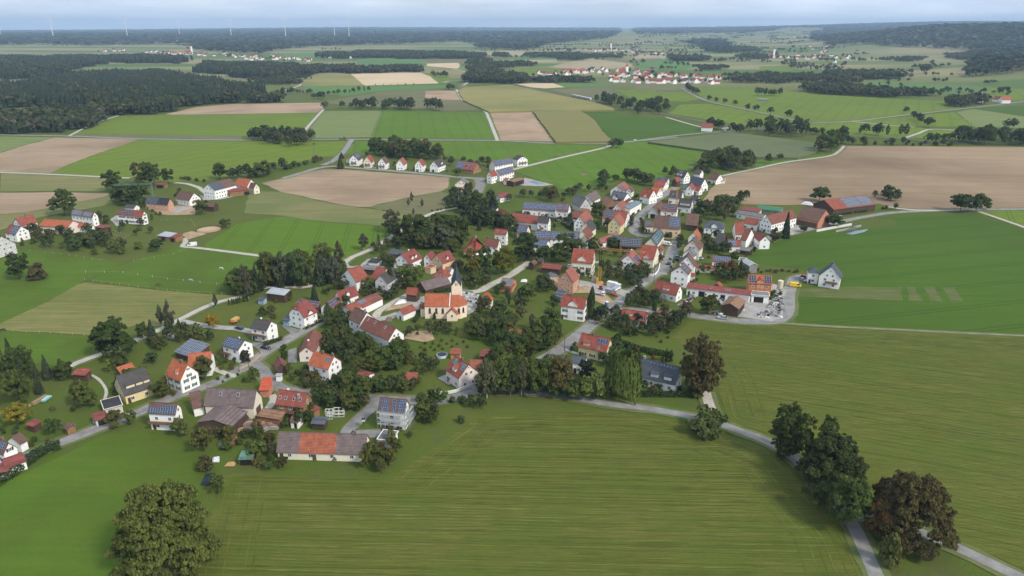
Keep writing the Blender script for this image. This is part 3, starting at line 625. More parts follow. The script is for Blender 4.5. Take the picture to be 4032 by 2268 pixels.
def tpx(tile,base,top,wpx,kind,col,label,group=None,name=None,**k):
    """tree measured in the photo: base point, y of the top, crown width in tile pixels"""
    s = TILES[tile][2]; g = G(tile,base); d = g.y * COS + CAM_H * SIN
    lo,hi = 0.5,60.
    vt = px(tile,(base[0],top))[1]
    for _ in range(30):
        mid = (lo + hi) / 2
        if project(g.x,g.y,mid)[1] > vt: lo = mid
        else: hi = mid
    return tree(g,lo,wpx / s * d / FPX,kind,col,label,group,name,**k)
def area(tile,poly,n,kinds,label,group,hr=(6,11),wr=(.8,1.12),name=None,mind=3.2):
    """n separate trees spread over a patch of ground outlined in the photo"""
    near = tile[0] in 'TB'; n = int(n * (.7 if near else 1) + .5)
    g = [G(tile,p) for p in poly]; xy = [(q.x,q.y) for q in g]; xs = [q[0] for q in xy]; ys = [q[1] for q in xy]; pts = []; tries = 0
    while len(pts) < n and tries < n * 60:
        tries += 1; x,y = random.uniform(min(xs),max(xs)),random.uniform(min(ys),max(ys))
        if not inpoly(x,y,xy): continue
        if any((x - a) ** 2 + (y - b2) ** 2 < mind * mind for a,b2 in pts): continue
        pts.append((x,y))
    for x,y in pts:
        kind,col = random.choice(kinds); h = random.uniform(*hr) * (.7 if near else .9); asp = {'bush': 1.15,'spruce': .42,'birch': .5,'thuja': .28}.get(kind,.85)
        if kind == 'bush': h *= .5
        tree(Vector((x,y,0)),h,h * asp * random.uniform(*wr),kind,col,label,group,name)
    return pts
def row(tile,a,b2,n,kinds,label,group,hr=(6,11),jit=2.,name=None,wr=(.85,1.15)):
    A,B = G(tile,a),G(tile,b2)
    for i in range(n):
        q = A.lerp(B,(i + .5) / n) + Vector((random.uniform(-jit,jit),random.uniform(-jit,jit),0))
        kind,col = random.choice(kinds); h = random.uniform(*hr) * (.78 if tile[0] in 'TB' else .9); asp = {'bush': 1.2,'spruce': .42,'birch': .5,'thuja': .28}.get(kind,.85)
        if kind == 'bush': h *= .5
        tree(q,h,h * asp * random.uniform(*wr),kind,col,label,group,name)
M_hedge = leaf_mat('hedge_leaves',(.045,.075,.026))
def hedge(tile,pts,w,h,label,dens=26,col=None):
    P,N = [],[]; Q = [G(tile,p) for p in pts]; mb_len = 0
    for a,b2 in zip(Q[:-1],Q[1:]):
        d = b2 - a; l = d.length; k = int(l * dens * (h + w) * .5) + 4; d.normalize(); nr = np.array([-d.y,d.x,0]); t = rng.uniform(0,l,k)
        s = rng.uniform(-1,1,k); z = rng.uniform(0,1,k); side = rng.random(k) < h * 2 / (2 * h + w)
        s = np.where(side,np.sign(s),s) * (w / 2) * (1 + rng.normal(size=k) * .12); z = np.where(side,z,1) * h * (1 + rng.normal(size=k) * .07) + .3 * h * (np.sin(t * .9 + s) * .18)
        P.append(np.array(a) + np.outer(t,np.array(d)) + np.outer(s,nr) + np.stack([np.zeros(k)] * 2 + [z],1))
        N.append(np.outer(np.where(side,np.sign(s),0),nr) + np.stack([np.zeros(k)] * 2 + [np.where(side,.4,1.)],1) + rng.normal(size=(k,3)) * .5)
    P = np.concatenate(P); N = np.concatenate(N); o = Q[0].copy(); P -= np.array(o)
    V,F = leaf_quads(P,N,.26 * rng.uniform(.6,1.3,len(P)))
    thing('hedge',label,'hedge',o,0,'hedges along gardens and lanes',np_mesh('hedge',V,F,M_hedge))

# ---------------------------------------------------------------- woods (stuff): many small trees per wood
def lp_conifer():
    V,F = [],[]
    for (z0,z1,r) in ((.12,.55,.21),(.34,.78,.16),(.56,1.0,.11)):
        k = len(V); n6 = 7
        for i in range(n6):
            a = 2 * math.pi * i / n6 + z0 * 9; rr = r * random.uniform(.75,1.2); V.append((rr * math.cos(a),rr * math.sin(a),z0 + random.uniform(-.03,.03)))
        V.append((0,0,z1)); F += [(k + i,k + (i + 1) % n6,k + n6) for i in range(n6)]
    k = len(V); V += [(.018,0,0),(-.012,.016,0),(-.012,-.016,0),(0,0,.5)]; F += [(k,k + 1,k + 3),(k + 1,k + 2,k + 3),(k + 2,k,k + 3)]
    return np.array(V),np.array(F)
def lp_round(nq=34,wide=.42):
    d = rand_dirs(nq); d[:,2] = np.where(d[:,2] < -.4,-d[:,2],d[:,2])
    c = rand_dirs(9) * np.array([.22,.22,.2]); P = c[rng.integers(0,9,nq)] * (wide / .42) + d * np.array([wide * .62,wide * .62,.27]) + np.array([0,0,.6])
    V,F = leaf_quads(P,d + rng.normal(size=(nq,3)) * .4,(.13 if nq < 100 else .075) * wide / .42 * rng.uniform(.7,1.3,nq))
    T = np.concatenate([F[:,[0,1,2]],F[:,[0,2,3]]]); k = len(V)
    V = np.concatenate([V,[(.02,0,0),(-.015,.018,0),(-.015,-.018,0),(0,0,.6)]]); T = np.concatenate([T,[(k,k + 1,k + 3),(k + 1,k + 2,k + 3),(k + 2,k,k + 3)]])
    return V,T
LPC = [lp_conifer() for _ in range(5)]; LPR = [lp_round() for _ in range(6)]; LPF = [lp_round(14,.5) for _ in range(5)]; LPD = [lp_round(150,.46) for _ in range(5)]
def merge_trees(X,Y,Hh,Wf,protos,mats,pick):
    Vs,Fs,Ms,k = [],[],[],0
    Z = hills(X,Y)
    for i in range(len(X)):
        V,F = protos[pick[i]]; a = rng.uniform(0,6.28); c,s = math.cos(a),math.sin(a); h = Hh[i]; w = h * Wf[i]
        Vs.append(np.stack([(V[:,0] * c - V[:,1] * s) * w + X[i],(V[:,0] * s + V[:,1] * c) * w + Y[i],V[:,2] * h + Z[i]],1)); Fs.append(F + k); Ms.append(np.full(len(F),mats[i])); k += len(V)
    return np.concatenate(Vs),np.concatenate(Fs),np.concatenate(Ms)
M_wood = [leaf_mat('wood_spruce',(.030,.046,.028),.22),leaf_mat('wood_spruce_b',(.038,.058,.030),.22),leaf_mat('wood_broadleaf',(.060,.086,.034),.25),leaf_mat('wood_olive',(.086,.092,.040),.25),leaf_mat('wood_pale',(.115,.105,.072),.4)]
def wood(tile,poly,label,spacing=6.5,conifer=.8,h=(17,24),name='wood',wfc=1.0,wfr=1.0,pale=.06):
    P = [px(tile,p) for p in poly]; g = [G('N',p) for p in P]; xs = [q.x for q in g]; ys = [q.y for q in g]
    nx = int((max(xs) - min(xs)) / spacing) + 1; ny = int((max(ys) - min(ys)) / spacing) + 1
    X,Y = np.meshgrid(np.arange(nx) * spacing + min(xs),np.arange(ny) * spacing + min(ys)); X = X.ravel() + rng.normal(size=nx * ny) * spacing * .28; Y = Y.ravel() + rng.normal(size=nx * ny) * spacing * .28
    sc_ = min(2.2,max(.5,float(np.hypot(X.mean(),Y.mean())) / 1400)); k = inpoly(X + (13 * np.sin(Y * .043 + 1) + 8 * np.sin(X * .031 + Y * .09)) * sc_,Y + (15 * np.sin(X * .027) + 9 * np.sin(X * .071 + 2)) * sc_,[(q.x,q.y) for q in g]); X,Y = X[k],Y[k]; n_ = len(X)
    if not n_: return 0
    patchn = np.sin(X * .021 + 1) * np.cos(Y * .017) + np.sin(X * .05 + Y * .04) * .6 + rng.normal(size=n_) * .5
    con = (rng.random(n_) + patchn * .2) < conifer - .06
    pick = np.where(con,rng.integers(0,5,n_),5 + rng.integers(0,6,n_)); r = rng.random(n_)
    mats = np.where(con,(r < .4).astype(int),np.where(r < .62,2,np.where(r < 1 - pale,3,4)))
    Hh = rng.uniform(h[0],h[1],n_) * np.where(con,1,.85) + patchn * 1.0; Wf = np.where(con,1.05 * wfc,.95 * wfr) * rng.uniform(.8,1.25,n_)
    V,F,Ms = merge_trees(X,Y,Hh,Wf,LPC + LPR,mats,pick)
    me = np_mesh(name,V,F,M_wood); me.polygons.foreach_set('material_index',Ms.astype(np.int32))
    o = thing(name,label,'forest',data=me); o['kind'] = 'stuff'; return n_
NW = 0
NW += wood('F1',[(-60,700),(600,690),(1100,690),(1500,688),(1990,690),(1960,700),(1760,775),(1300,800),(900,800),(430,805),(-60,812)],'dense dark spruce forest filling the left middle distance',6.5,.93)
NW += wood('F1',[(-60,1008),(510,1006),(700,935),(890,866),(850,880),(600,880),(430,870),(200,875),(-60,890)],'mixed broadleaf wood edge with a few bare pale trees',7.5,.25,(12,19),'wood',1,1.1,.2)
NW += wood('F1',[(430,900),(890,868),(1100,862),(1300,832),(1480,795),(1740,778),(1700,760),(1400,775),(1000,800),(700,835),(430,860)],'strip of tall dark trees behind the bright green field',6.5,.7,(15,21))
NW += wood('F1',[(1740,776),(2140,767),(2070,745),(1960,735),(1930,758),(1800,765)],'dark wood tip running out towards the tan field',6.5,.5,(12,19))
NW += wood('F1',[(-60,620),(270,618),(450,560),(800,535),(1300,545),(1560,590),(1850,640),(1500,688),(600,688),(-60,695)],'young even plantation behind the dark spruce forest',8.5,.85,(8,13))
NW += wood('F1',[(-60,600),(270,600),(420,545),(620,510),(800,470),(780,445),(400,450),(-60,455)],'tall pine forest with bare trunks at its far edge',8,.75,(19,25))
NW += wood('F1',[(850,470),(1360,480),(1350,455),(1000,440),(870,440)],'pale trunked pine stand below the far white village',8.5,.7,(19,24))
NW += wood('F1',[(1520,530),(1700,575),(1880,592),(2200,572),(2420,552),(2300,520),(1900,505),(1560,500)],'tall pine stand with pale bare trunks showing',7.5,.8,(19,25),pale=.3)
NW += wood('F1',[(1880,640),(2240,640),(2230,610),(1920,600)],'low young wood beside the yellow field',8,.4,(8,12))
NW += wood('F2',[(-20,560),(150,552),(400,550),(700,545),(880,545),(870,530),(500,522),(100,520)],'belt of mixed trees behind the pale harvested field',8,.45,(12,22),pale=.2)
NW += wood('F2',[(1230,632),(1500,632),(1690,625),(1680,600),(1520,585),(1440,560),(1330,570),(1230,580)],'dark broadleaf wood beside the farm track',8.5,.15,(14,22))
NW += wood('F2',[(1690,625),(2140,625),(2180,608),(1900,600),(1690,602)],'river belt of mixed trees before the red roofed village',8,.2,(10,17),pale=.3)
NW += wood('F2',[(1230,545),(1400,530),(1600,498),(1740,490),(1600,475),(1440,490),(1240,520)],'winding belt of trees along the stream',9,.1,(10,17))
NW += wood('F2',[(380,438),(640,440),(1140,444),(1350,432),(1340,420),(1000,410),(600,400),(390,405)],'rounded mixed wood on the rise beyond the fields',10,.45,(16,23))
NW += wood('F2',[(1420,436),(1530,432),(1525,418),(1430,420)],'small square copse among far fields',9,.3,(15,20)); NW += wood('F2',[(150,440),(330,442),(330,425),(170,412)],'dark copse beside the far red roofed houses',9,.4,(18,24))
NW += wood('F2',[(1650,420),(1920,415),(2060,412),(2080,450),(1940,462),(1960,440),(1700,428)],'broadleaf wood between tan fields',10,.1,(14,20))
NW += wood('F2',[(2080,430),(2380,446),(2360,436),(2100,415)],'belt of trees below the far church village',10,.1,(11,17))
NW += wood('F3',[(260,408),(450,408),(455,390),(270,390)],'square grove of upright trees in the valley',9,.2,(16,22)); NW += wood('F3',[(1250,545),(1380,570),(1420,535),(1640,530),(1690,520),(1680,500),(1550,495),(1300,500)],'dark broadleaf grove on the valley slope',9,.05,(14,20))
NW += wood('F3',[(1100,600),(1210,625),(1500,648),(1660,648),(1900,628),(1900,612),(1700,610),(1400,590),(1130,585)],'line of dark trees along the valley stream',8.5,.05,(11,18)); NW += wood('F3',[(600,545),(900,560),(1200,545),(1190,505),(1000,510),(700,520)],'trees crowding round the valley village edge',10,.1,(11,17))
NW += wood('F3',[(2030,690),(2150,715),(2250,700),(2240,670),(2100,665)],'trees round the white mill house',8,.1,(12,20)); NW += wood('F3',[(430,465),(600,470),(600,452),(440,448)],'tree belt behind the red roofed village',10,.1,(11,15))
NW += wood('F3',[(700,385),(840,400),(830,372),(720,365)],'trees before the far slender church tower',11,.1,(12,17)); NW += wood('F3',[(1700,415),(1870,402),(1860,392),(1720,400)],'small dark copse on the valley slope',9,.1,(13,18))
NW += wood('F2',[(1230,470),(1330,455),(1420,462),(1390,490),(1260,500)],'leafy wood where the stream bends',10,.1,(12,18)); NW += wood('F3',[(480,330),(620,318),(800,325),(760,345),(560,352)],'leafy wood in the open valley',12,.1,(13,19)); NW += wood('F3',[(2050,395),(2200,372),(2420,380),(2400,402),(2150,405)],'broadleaf strip under the wooded hill',10,.1,(12,18)); NW += wood('F1',[(2070,600),(2150,585),(2240,600),(2200,640),(2090,640)],'leafy corner of the low young wood',8,.1,(8,14))
# far forests: sparse sampling in polar steps, standing on the hills
def far_wood(polys,label,da=.0085,dr=.022,r0=2300,r1=21000,h=22,hill=None):
    ang = np.arange(-.80,.80,da); rr = np.exp(np.arange(math.log(r0),math.log(r1),dr)); A,R = np.meshgrid(ang,rr); A = A.ravel() + rng.normal(size=A.size) * da * .4; R = R.ravel() * (1 + rng.normal(size=A.size) * dr * .4)
    X,Y = R * np.sin(A),R * np.cos(A); Z = hills(X,Y); u,v = project(X,Y,Z); k = np.zeros(len(X),bool)
    u0,v0 = project(X,Y,np.zeros_like(X))
    for t_,P in polys: k |= inpoly(u0,v0,[px(t_,p) for p in P])
    if hill: k |= (Z > hill) & (A > .38) & (R > 2200) & (R < 9500)
    k &= (u > -150) & (u < 4180); X,Y,R = X[k],Y[k],R[k]; n_ = len(X)
    r = rng.random(n_); mats = np.where(r < .35,0,np.where(r < .6,1,np.where(r < .9,2,3)))
    Hh = h * rng.uniform(.8,1.15,n_); Wf = np.maximum(R * da * 1.9 / Hh,.9)
    V,F,Ms = merge_trees(X,Y,Hh,Wf,LPF,mats,rng.integers(0,5,n_))
    me = np_mesh('far_forest',V,F,M_wood); me.polygons.foreach_set('material_index',Ms.astype(np.int32)); o = thing('far_forest',label,'forest',data=me); o['kind'] = 'stuff'; return n_
n1 = far_wood([('F1',[(-200,150),(2700,150),(2700,340),(2330,352),(2100,380),(1960,410),(1700,400),(1480,385),(1440,345),(1200,340),(700,352),(300,348),(-200,352)])],'wide blue green forest plateau reaching the left horizon')
n2 = far_wood([('F2',[(0,150),(2350,150),(2350,275),(2300,310),(2050,322),(1790,345),(1700,380),(1310,370),(1290,335),(1150,325),(400,345),(0,352)])],'rolling far forest in the middle of the horizon')
n3 = far_wood([('F3',[(1300,150),(2700,150),(2700,330),(2500,330),(2380,315),(2100,318),(1900,305),(1500,318),(1300,318),(1225,275)]),('F3',[(2180,500),(2300,440),(2700,410),(2700,522),(2200,525)]),('F3',[(2290,380),(2700,350),(2700,395),(2300,405)])],'dark wooded hills rising on the right horizon',.0075,.016,1750,hill=20)
n4 = far_wood([('F3',[(0,150),(1320,150),(1320,232),(1000,222),(900,235),(700,246),(480,240),(300,250),(0,244)]),('F3',[(300,290),(560,275),(640,300),(620,350),(480,345),(430,315)])],'hazy blue forest strip beyond the valley villages',.008,.02)
# trees dotted along far hedgerows and streams
def dots(tile,poly,n_,label,hr=(8,15),lines=7):
    g_ = [G(tile,p) for p in poly]; xy = [(q.x,q.y) for q in g_]; xs = [q[0] for q in xy]; ys = [q[1] for q in xy]; X,Y = [],[]
    while len(X) < n_:
        x,y,a = random.uniform(min(xs),max(xs)),random.uniform(min(ys),max(ys)),random.gauss(.1,.5); k = random.randint(2,lines); st = random.uniform(8,26)
        for i in range(k):
            px_,py_ = x + math.cos(a) * i * st + random.gauss(0,4),y + math.sin(a) * i * st + random.gauss(0,4)
            if inpoly(px_,py_,xy): X.append(px_); Y.append(py_)
    X,Y = np.array(X),np.array(Y); k = len(X); r = rng.random(k); V,F,Ms = merge_trees(X,Y,rng.uniform(hr[0],hr[1],k),rng.uniform(.9,1.3,k),LPR,np.where(r < .7,2,3),rng.integers(0,6,k)); me = np_mesh('hedgerow_trees',V,F,M_wood); me.polygons.foreach_set('material_index',Ms.astype(np.int32)); o = thing('hedgerow_trees',label,'trees',data=me); o['kind'] = 'stuff'
dots('F3',[(0,300),(700,290),(1250,300),(1700,400),(2000,440),(1900,520),(1250,470),(700,545),(500,520),(0,470)],420,'hedgerow trees dotted over the valley fields'); dots('F2',[(1250,350),(2550,330),(2550,480),(1900,500),(1500,470),(1300,440)],260,'hedgerow trees dotted between the tan fields'); dots('F3',[(1250,560),(1700,480),(2300,420),(2560,560),(2500,660),(2000,650),(1500,650)],90,'hedgerow trees on the pasture slopes',(7,12),5); dots('F3',[(0,225),(1200,240),(1200,300),(0,300)],420,'tiny trees of the hazy valley mouth',(12,18),9); dots('F1',[(300,345),(2570,350),(2570,450),(1500,440),(700,400)],110,'trees dotted round the hilltop village')
# ---------------------------------------------------------------- building kit
def roof_mat(name,col,var=.28,rough=.8):
    if name in MATS: return MATS[name]
    m,n,b = new_mat(name); p = obj_pos(n); oi = n.nodes.new('ShaderNodeObjectInfo')
    add = n.nodes.new('ShaderNodeVectorMath'); add.operation = 'ADD'; n.links.new(p,add.inputs[0])
    sc = n.nodes.new('ShaderNodeVectorMath'); sc.operation = 'SCALE'; n.links.new(oi.outputs['Location'],sc.inputs[0]); sc.inputs['Scale'].default_value = .37; n.links.new(sc.outputs[0],add.inputs[1]); q = add.outputs[0]
    f1 = noise(n,q,.55,5,.65); f2 = noise(n,mapped(n,q,0,(3.2,.5,.5)),1.,4,.7); f3 = noise(n,q,4.5,2,.5)
    c = ramp(n,f1,.3,.72,tuple(x * (1 - var) for x in col),tuple(min(1,x * (1 + var)) for x in col))
    c = mixcol(n,ramp(n,f2,.50,.78,(0,0,0),(.55,.55,.55)),c,(col[0] * .42 + .02,col[1] * .5 + .02,col[2] * .55 + .02))
    c = mixcol(n,.35,c,ramp(n,f3,.3,.7,(.3,.3,.3),(.75,.75,.75)),'OVERLAY')
    wv = n.nodes.new('ShaderNodeTexWave'); wv.bands_direction = 'Z'; wv.inputs['Scale'].default_value = .9; wv.inputs['Distortion'].default_value = .6; n.links.new(p,wv.inputs['Vector'])
    c = mixcol(n,.22,c,wv.outputs['Color'],'SOFT_LIGHT')
    n.links.new(c,b.inputs['Base Color']); b.inputs['Roughness'].default_value = rough
    bump(n,b,wv.outputs['Fac'],.35,.08); MATS[name] = m; return m
RC = {'red': (.265,.070,.046),'orange': (.36,.105,.050),'brick': (.245,.072,.048),'warm': (.300,.095,.055),'pink': (.275,.098,.070),'brown': (.135,.078,.058),'rbrown': (.180,.070,.050),'dark': (.070,.063,.060),'slate': (.075,.085,.102),'grey': (.165,.155,.148),
      'metal': (.36,.38,.40),'maroon': (.205,.058,.048),'tan': (.230,.130,.078),'green': (.050,.170,.085),'purple': (.150,.112,.108),'vivid': (.44,.085,.040),'teal': (.10,.19,.14),'black': (.035,.035,.038)}
def RM(k): return roof_mat('roof_' + k,RC[k],.2 if k in ('metal','dark','black','slate','vivid') else .28,.5 if k == 'metal' else .8)
WC = {'white': (.87,.86,.83),'cream': (.76,.70,.56),'yellow': (.72,.60,.33),'peach': (.74,.55,.35),'pinkish': (.78,.68,.62),'grey': (.55,.54,.52),'wood': (.080,.052,.036),'woodl': (.26,.150,.075),'brickw': (.48,.22,.14),'block': (.56,.30,.20),'greyd': (.24,.235,.225),'church': (.86,.73,.56),'ochre': (.50,.30,.07),'blue': (.30,.42,.50),'orangew': (.52,.20,.08)}
def WM(k): return plain('wall_' + k,WC[k],.85,.07 if k in ('white','cream','yellow','peach','pinkish','church') else .22,.8,bmp=.15)
m,n,b = new_mat('window_glass'); p = geo_pos(n); n.links.new(ramp(n,noise(n,p,.9,1),.35,.65,(.012,.015,.020),(.085,.095,.11)),b.inputs['Base Color']); b.inputs['Roughness'].default_value = .12; b.inputs['Specular IOR Level'].default_value = .6; M_glass = m
M_frame = plain('window_frame',(.72,.72,.70),.5,.05); M_door = plain('door_wood',(.085,.048,.030),.6,.2); M_metal = plain('galvanised',(.42,.43,.44),.45,.15,2,.3); M_chim = plain('chimney',(.18,.12,.10),.9,.25,2); M_chimm = plain('chimney_metal',(.30,.31,.33),.5,.1,1)
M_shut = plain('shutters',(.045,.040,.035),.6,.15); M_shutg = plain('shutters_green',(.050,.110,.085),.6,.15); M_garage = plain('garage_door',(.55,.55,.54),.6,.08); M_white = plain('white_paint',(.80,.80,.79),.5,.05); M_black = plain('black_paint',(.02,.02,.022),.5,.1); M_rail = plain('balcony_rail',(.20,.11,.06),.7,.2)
def pv_mat(name,c):
    m,n,b = new_mat(name); oi = n.nodes.new('ShaderNodeObjectInfo'); p = geo_pos(n)
    n.links.new(ramp(n,noise(n,p,.5,2),.3,.7,tuple(x * .75 for x in c),tuple(x * 1.3 for x in c)),b.inputs['Base Color']); b.inputs['Roughness'].default_value = .22; b.inputs['Specular IOR Level'].default_value = .5; return m
PVM = {'blue': pv_mat('pv_blue',(.038,.058,.112)),'dark': pv_mat('pv_dark',(.022,.028,.048)),'teal': pv_mat('pv_teal',(.060,.130,.150)),'grey': pv_mat('pv_grey',(.085,.105,.140))}
M_pvf = plain('pv_frame',(.42,.43,.45),.4,.05,1,.4)
# shared unit meshes (front of a window looks to -y)
def ring_mesh(bw=.09):
    mb = MB(); o = [(-.5,-.5),(.5,-.5),(.5,.5),(-.5,.5)]; i = [(x * (1 - 2 * bw),z * (1 - 2 * bw)) for x,z in o]
    V = [(x,-.06,z) for x,z in o] + [(x,-.06,z) for x,z in i] + [(x,.02,z) for x,z in o] + [(x,.02,z) for x,z in i]
    F = [(k,(k + 1) % 4,4 + (k + 1) % 4,4 + k) for k in range(4)] + [(8 + k,8 + (k + 1) % 4,(k + 1) % 4,k) for k in range(4)] + [(4 + k,4 + (k + 1) % 4,12 + (k + 1) % 4,12 + k) for k in range(4)]
    mb.add(V,F); mb.box(-.035,.035,-.05,.0,-.42,.42); return fixn(mb.mesh('window_mesh',M_frame))
ME_win = ring_mesh(); ME_pane = MB().box(-.43,.43,-.025,.01,-.43,.43).mesh('pane_mesh',M_glass)
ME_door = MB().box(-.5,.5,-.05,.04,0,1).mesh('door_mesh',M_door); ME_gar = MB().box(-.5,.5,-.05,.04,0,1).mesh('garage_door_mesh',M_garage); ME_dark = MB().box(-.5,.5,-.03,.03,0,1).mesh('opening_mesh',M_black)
ME_shut = MB().box(-.5,.5,-.06,.0,-.5,.5).mesh('shutter_mesh',M_shut); ME_shutg = MB().box(-.5,.5,-.06,.0,-.5,.5).mesh('shutter_mesh',M_shutg)
ME_barn = MB().box(-.5,.5,-.06,.04,0,1).mesh('barn_door_mesh',plain('barn_door',(.115,.075,.05),.8,.25,2))
def panel_mesh(k):
    mb = MB(); mb.box(-.5,.5,-.5,.5,0,.05,0); mb.add([(-.455,-.47,.056),(.455,-.47,.056),(.455,.47,.056),(-.455,.47,.056)],[(0,1,2,3)],1); return mb.mesh('solar_panel_mesh',[M_pvf,PVM[k]])
ME_pv = {k: panel_mesh(k) for k in PVM}
ME_sky = (lambda mb: (mb.box(-.5,.5,-.5,.5,0,.12,0),mb.add([(-.38,-.4,.126),(.38,-.4,.126),(.38,.4,.126),(-.38,.4,.126)],[(0,1,2,3)],1),mb.mesh('skylight_mesh',[M_metal,M_glass]))[2])(MB())
ME_dish = (lambda mb: (mb.add([(0,.06,0)] + [(.4 * math.cos(i * .628),-.08,.4 * math.sin(i * .628)) for i in range(10)],[(0,1 + i,1 + (i + 1) % 10) for i in range(10)]),mb.tube((0,.06,0),(0,.1,-.7),.03,.03,5),mb.mesh('dish_mesh',M_white))[2])(MB())
ME_chim = MB().box(-.35,.35,-.35,.35,0,1).box(-.42,.42,-.42,.42,1,1.06).mesh('chimney_mesh',M_chim); ME_chimm = MB().box(-.35,.35,-.35,.35,0,1).box(-.42,.42,-.42,.42,1,1.06).mesh('chimney_mesh',M_chimm)
BUILT = []
def building(label,tile,A,B,C,R=None,he=5.,wall='white',roof='red',pitch=None,rise=None,f=1.,kind='gable',name='house',cat=None,group=None,win=True,sh=None,solar=(),dorm=(),chim=(),sky=(),segs=None,doors=(),balc=(),th=.18,e=.45,g=.3,dish=None,wins=1.0,lowall=None,nf=None):
    a,b2 = G(tile,A,he),G(tile,B,he); u = b2 - a; Ln = u.length; u.normalize(); nn = Vector((-u.y,u.x,0))
    if isinstance(C,(int,float)):
        W = float(C);
        if nn.dot((a + b2) / 2) < 0: W = -W
    else: W = (G(tile,C,he) - b2).dot(nn)
    flip = W < 0
    if flip: u = -u; nn = -nn; W = -W; o0 = b2
    else: o0 = a
    W = max(W,2.0); ctr = o0 + u * (Ln / 2) + nn * (W / 2); gs = -1 if flip else 1
    if rise is None:
        if pitch is not None: rise = math.tan(math.radians(pitch)) * W / 2
        elif R is not None:
            gm = o0 + u * (Ln if not flip else 0) + nn * (W / 2); vt = px(tile,R)[1]; lo,hi = he,he + 25
            for _ in range(30):
                mid = (lo + hi) / 2
                if project(gm.x,gm.y,mid)[1] > vt: lo = mid
                else: hi = mid
            rise = min(max(lo - he,.12 * W / 2),1.35 * W / 2)
        else: rise = .75 * W / 2
        if kind == 'mono' and pitch is None and R is None: rise = .14 * W
        if kind == 'flat': rise = .06
    cat = cat or {'house': 'house','barn': 'barn','shed': 'shed','garage': 'garage','hall': 'hall','hut': 'hut'}.get(name,name.replace('_',' '))
    root = thing(name,label,cat,(ctr.x,ctr.y,0),math.atan2(u.y,u.x),group); BUILT.append((label,round(Ln,1),round(W,1),round(rise,1)))
    hl,hw = Ln / 2,W / 2; mono = kind in ('mono','flat'); X = lambda t: (t - .5) * Ln * gs
    # walls
    mb = MB(); xg,yw = hl - g,hw - e
    if mono:
        z0,z1 = he + rise * e / W - th,he + rise * (1 - e / W) - th
        sec = [(-yw,-.1),(yw,-.1),(yw,z1),(-yw,z0)]
    else:
        sl = rise / hw; zs = he + sl * e - th * .9; tz = he + f * rise - th; ty = (1 - f) * hw
        sec = [(-yw,-.1),(yw,-.1),(yw,zs)] + ([(max(ty,.01),max(tz,zs)),(-max(ty,.01),max(tz,zs))] if f < .98 else [(0,he + rise - th * 1.2)]) + [(-yw,zs)]
        if f < .05: sec = [(-yw,-.1),(yw,-.1),(yw,zs),(-yw,zs)]
    mb.extrude([(-xg,y,z) for y,z in sec],(2 * xg,0,0)); wl = link('wall',fixn(mb.mesh('wall',WM(wall))),root)
    # roof
    if mono:
        for (t0,t1,rk) in (segs or [(0,1,roof)]):
            xa,xb = sorted((X(t0),X(t1))); mb = MB()
            mb.extrude([(xa,-hw,he),(xa,hw,he + rise),(xa,hw,he + rise - th),(xa,-hw,he - th)],(xb - xa,0,0)); link('roof',fixn(mb.mesh('roof',RM(rk))),root)
        if kind == 'flat':
            mb = MB(); mb.box(-hl,hl,-hw,-hw + .2,he - .25,he + .14).box(-hl,hl,hw - .2,hw,he - .25,he + .14).box(-hl,-hl + .2,-hw + .2,hw - .2,he - .25,he + .14).box(hl - .2,hl,-hw + .2,hw - .2,he - .25,he + .14); link('parapet',mb.mesh('parapet',WM(wall)),root)
    elif segs:
        for (t0,t1,rk) in segs:
            xa,xb = sorted((X(t0),X(t1))); mb = MB()
            mb.extrude([(xa,-hw,he),(xa,0,he + rise),(xa,hw,he),(xa,hw,he - th),(xa,0,he + rise - th * 1.3),(xa,-hw,he - th)],(xb - xa,0,0)); link('roof',fixn(mb.mesh('roof',RM(rk))),root)
    else:
        rx = hl - (1 - f) * hw * .85; ty,tz = (1 - f) * hw,he + f * rise
        T = [(-hl,-hw,he),(hl,-hw,he),(hl,-ty,tz),(hl,ty,tz),(hl,hw,he),(-hl,hw,he),(-hl,ty,tz),(-hl,-ty,tz),(-rx,0,he + rise),(rx,0,he + rise)]
        if f > .98: TF = [(0,1,9,8),(4,5,8,9)]; T[2] = T[3] = T[9]; T[6] = T[7] = T[8]; rim = [0,1,9,4,5,8]
        elif f < .02: TF = [(0,1,9,8),(4,5,8,9),(1,4,9),(5,0,8)]; rim = [0,1,4,5]
        else: TF = [(0,1,2,9,8,7),(4,5,6,8,9,3),(2,3,9),(6,7,8)]; rim = [0,1,2,3,4,5,6,7]
        k = len(T); Bv = [(x,y,z - th) for x,y,z in T]; nR = len(rim)
        mb = MB().add(T + Bv,TF + [tuple(k + i for i in reversed(t)) for t in TF] + [(rim[i],k + rim[i],k + rim[(i + 1) % nR],rim[(i + 1) % nR]) for i in range(nR)])
        link('roof',mb.mesh('roof',RM(roof)),root)
    if not mono and f > .98 and rise > 1.5:
        link('ridge_cap',MB().tube((-hl - .02,0,he + rise + .02),(hl + .02,0,he + rise + .02),.13,.13,6).mesh('ridge_cap',RM(roof if not segs else segs[0][2])),root)
    def slope(t,s,side='F'):
        if mono: y = -hw + s * W; z = he + s * rise; an = math.atan2(rise,W)
        else: y = -hw + s * hw; z = he + s * rise; an = math.atan2(rise,hw)
        if side == 'K': return (X(t),-y,z),(an,0,math.pi)
        return (X(t),y,z),(an,0,0)
    sl_len = math.hypot(rise,W if mono else hw)
    def wallpos(side,t,z):
        if side == 'F': return (X(t),-yw - .005,z),0.
        if side == 'K': return (X(t),yw + .005,z),math.pi
        s2 = gs if side == 'G' else -gs
        return (s2 * (xg + .005),(t - .5) * 2 * yw * s2,z),math.pi / 2 * s2
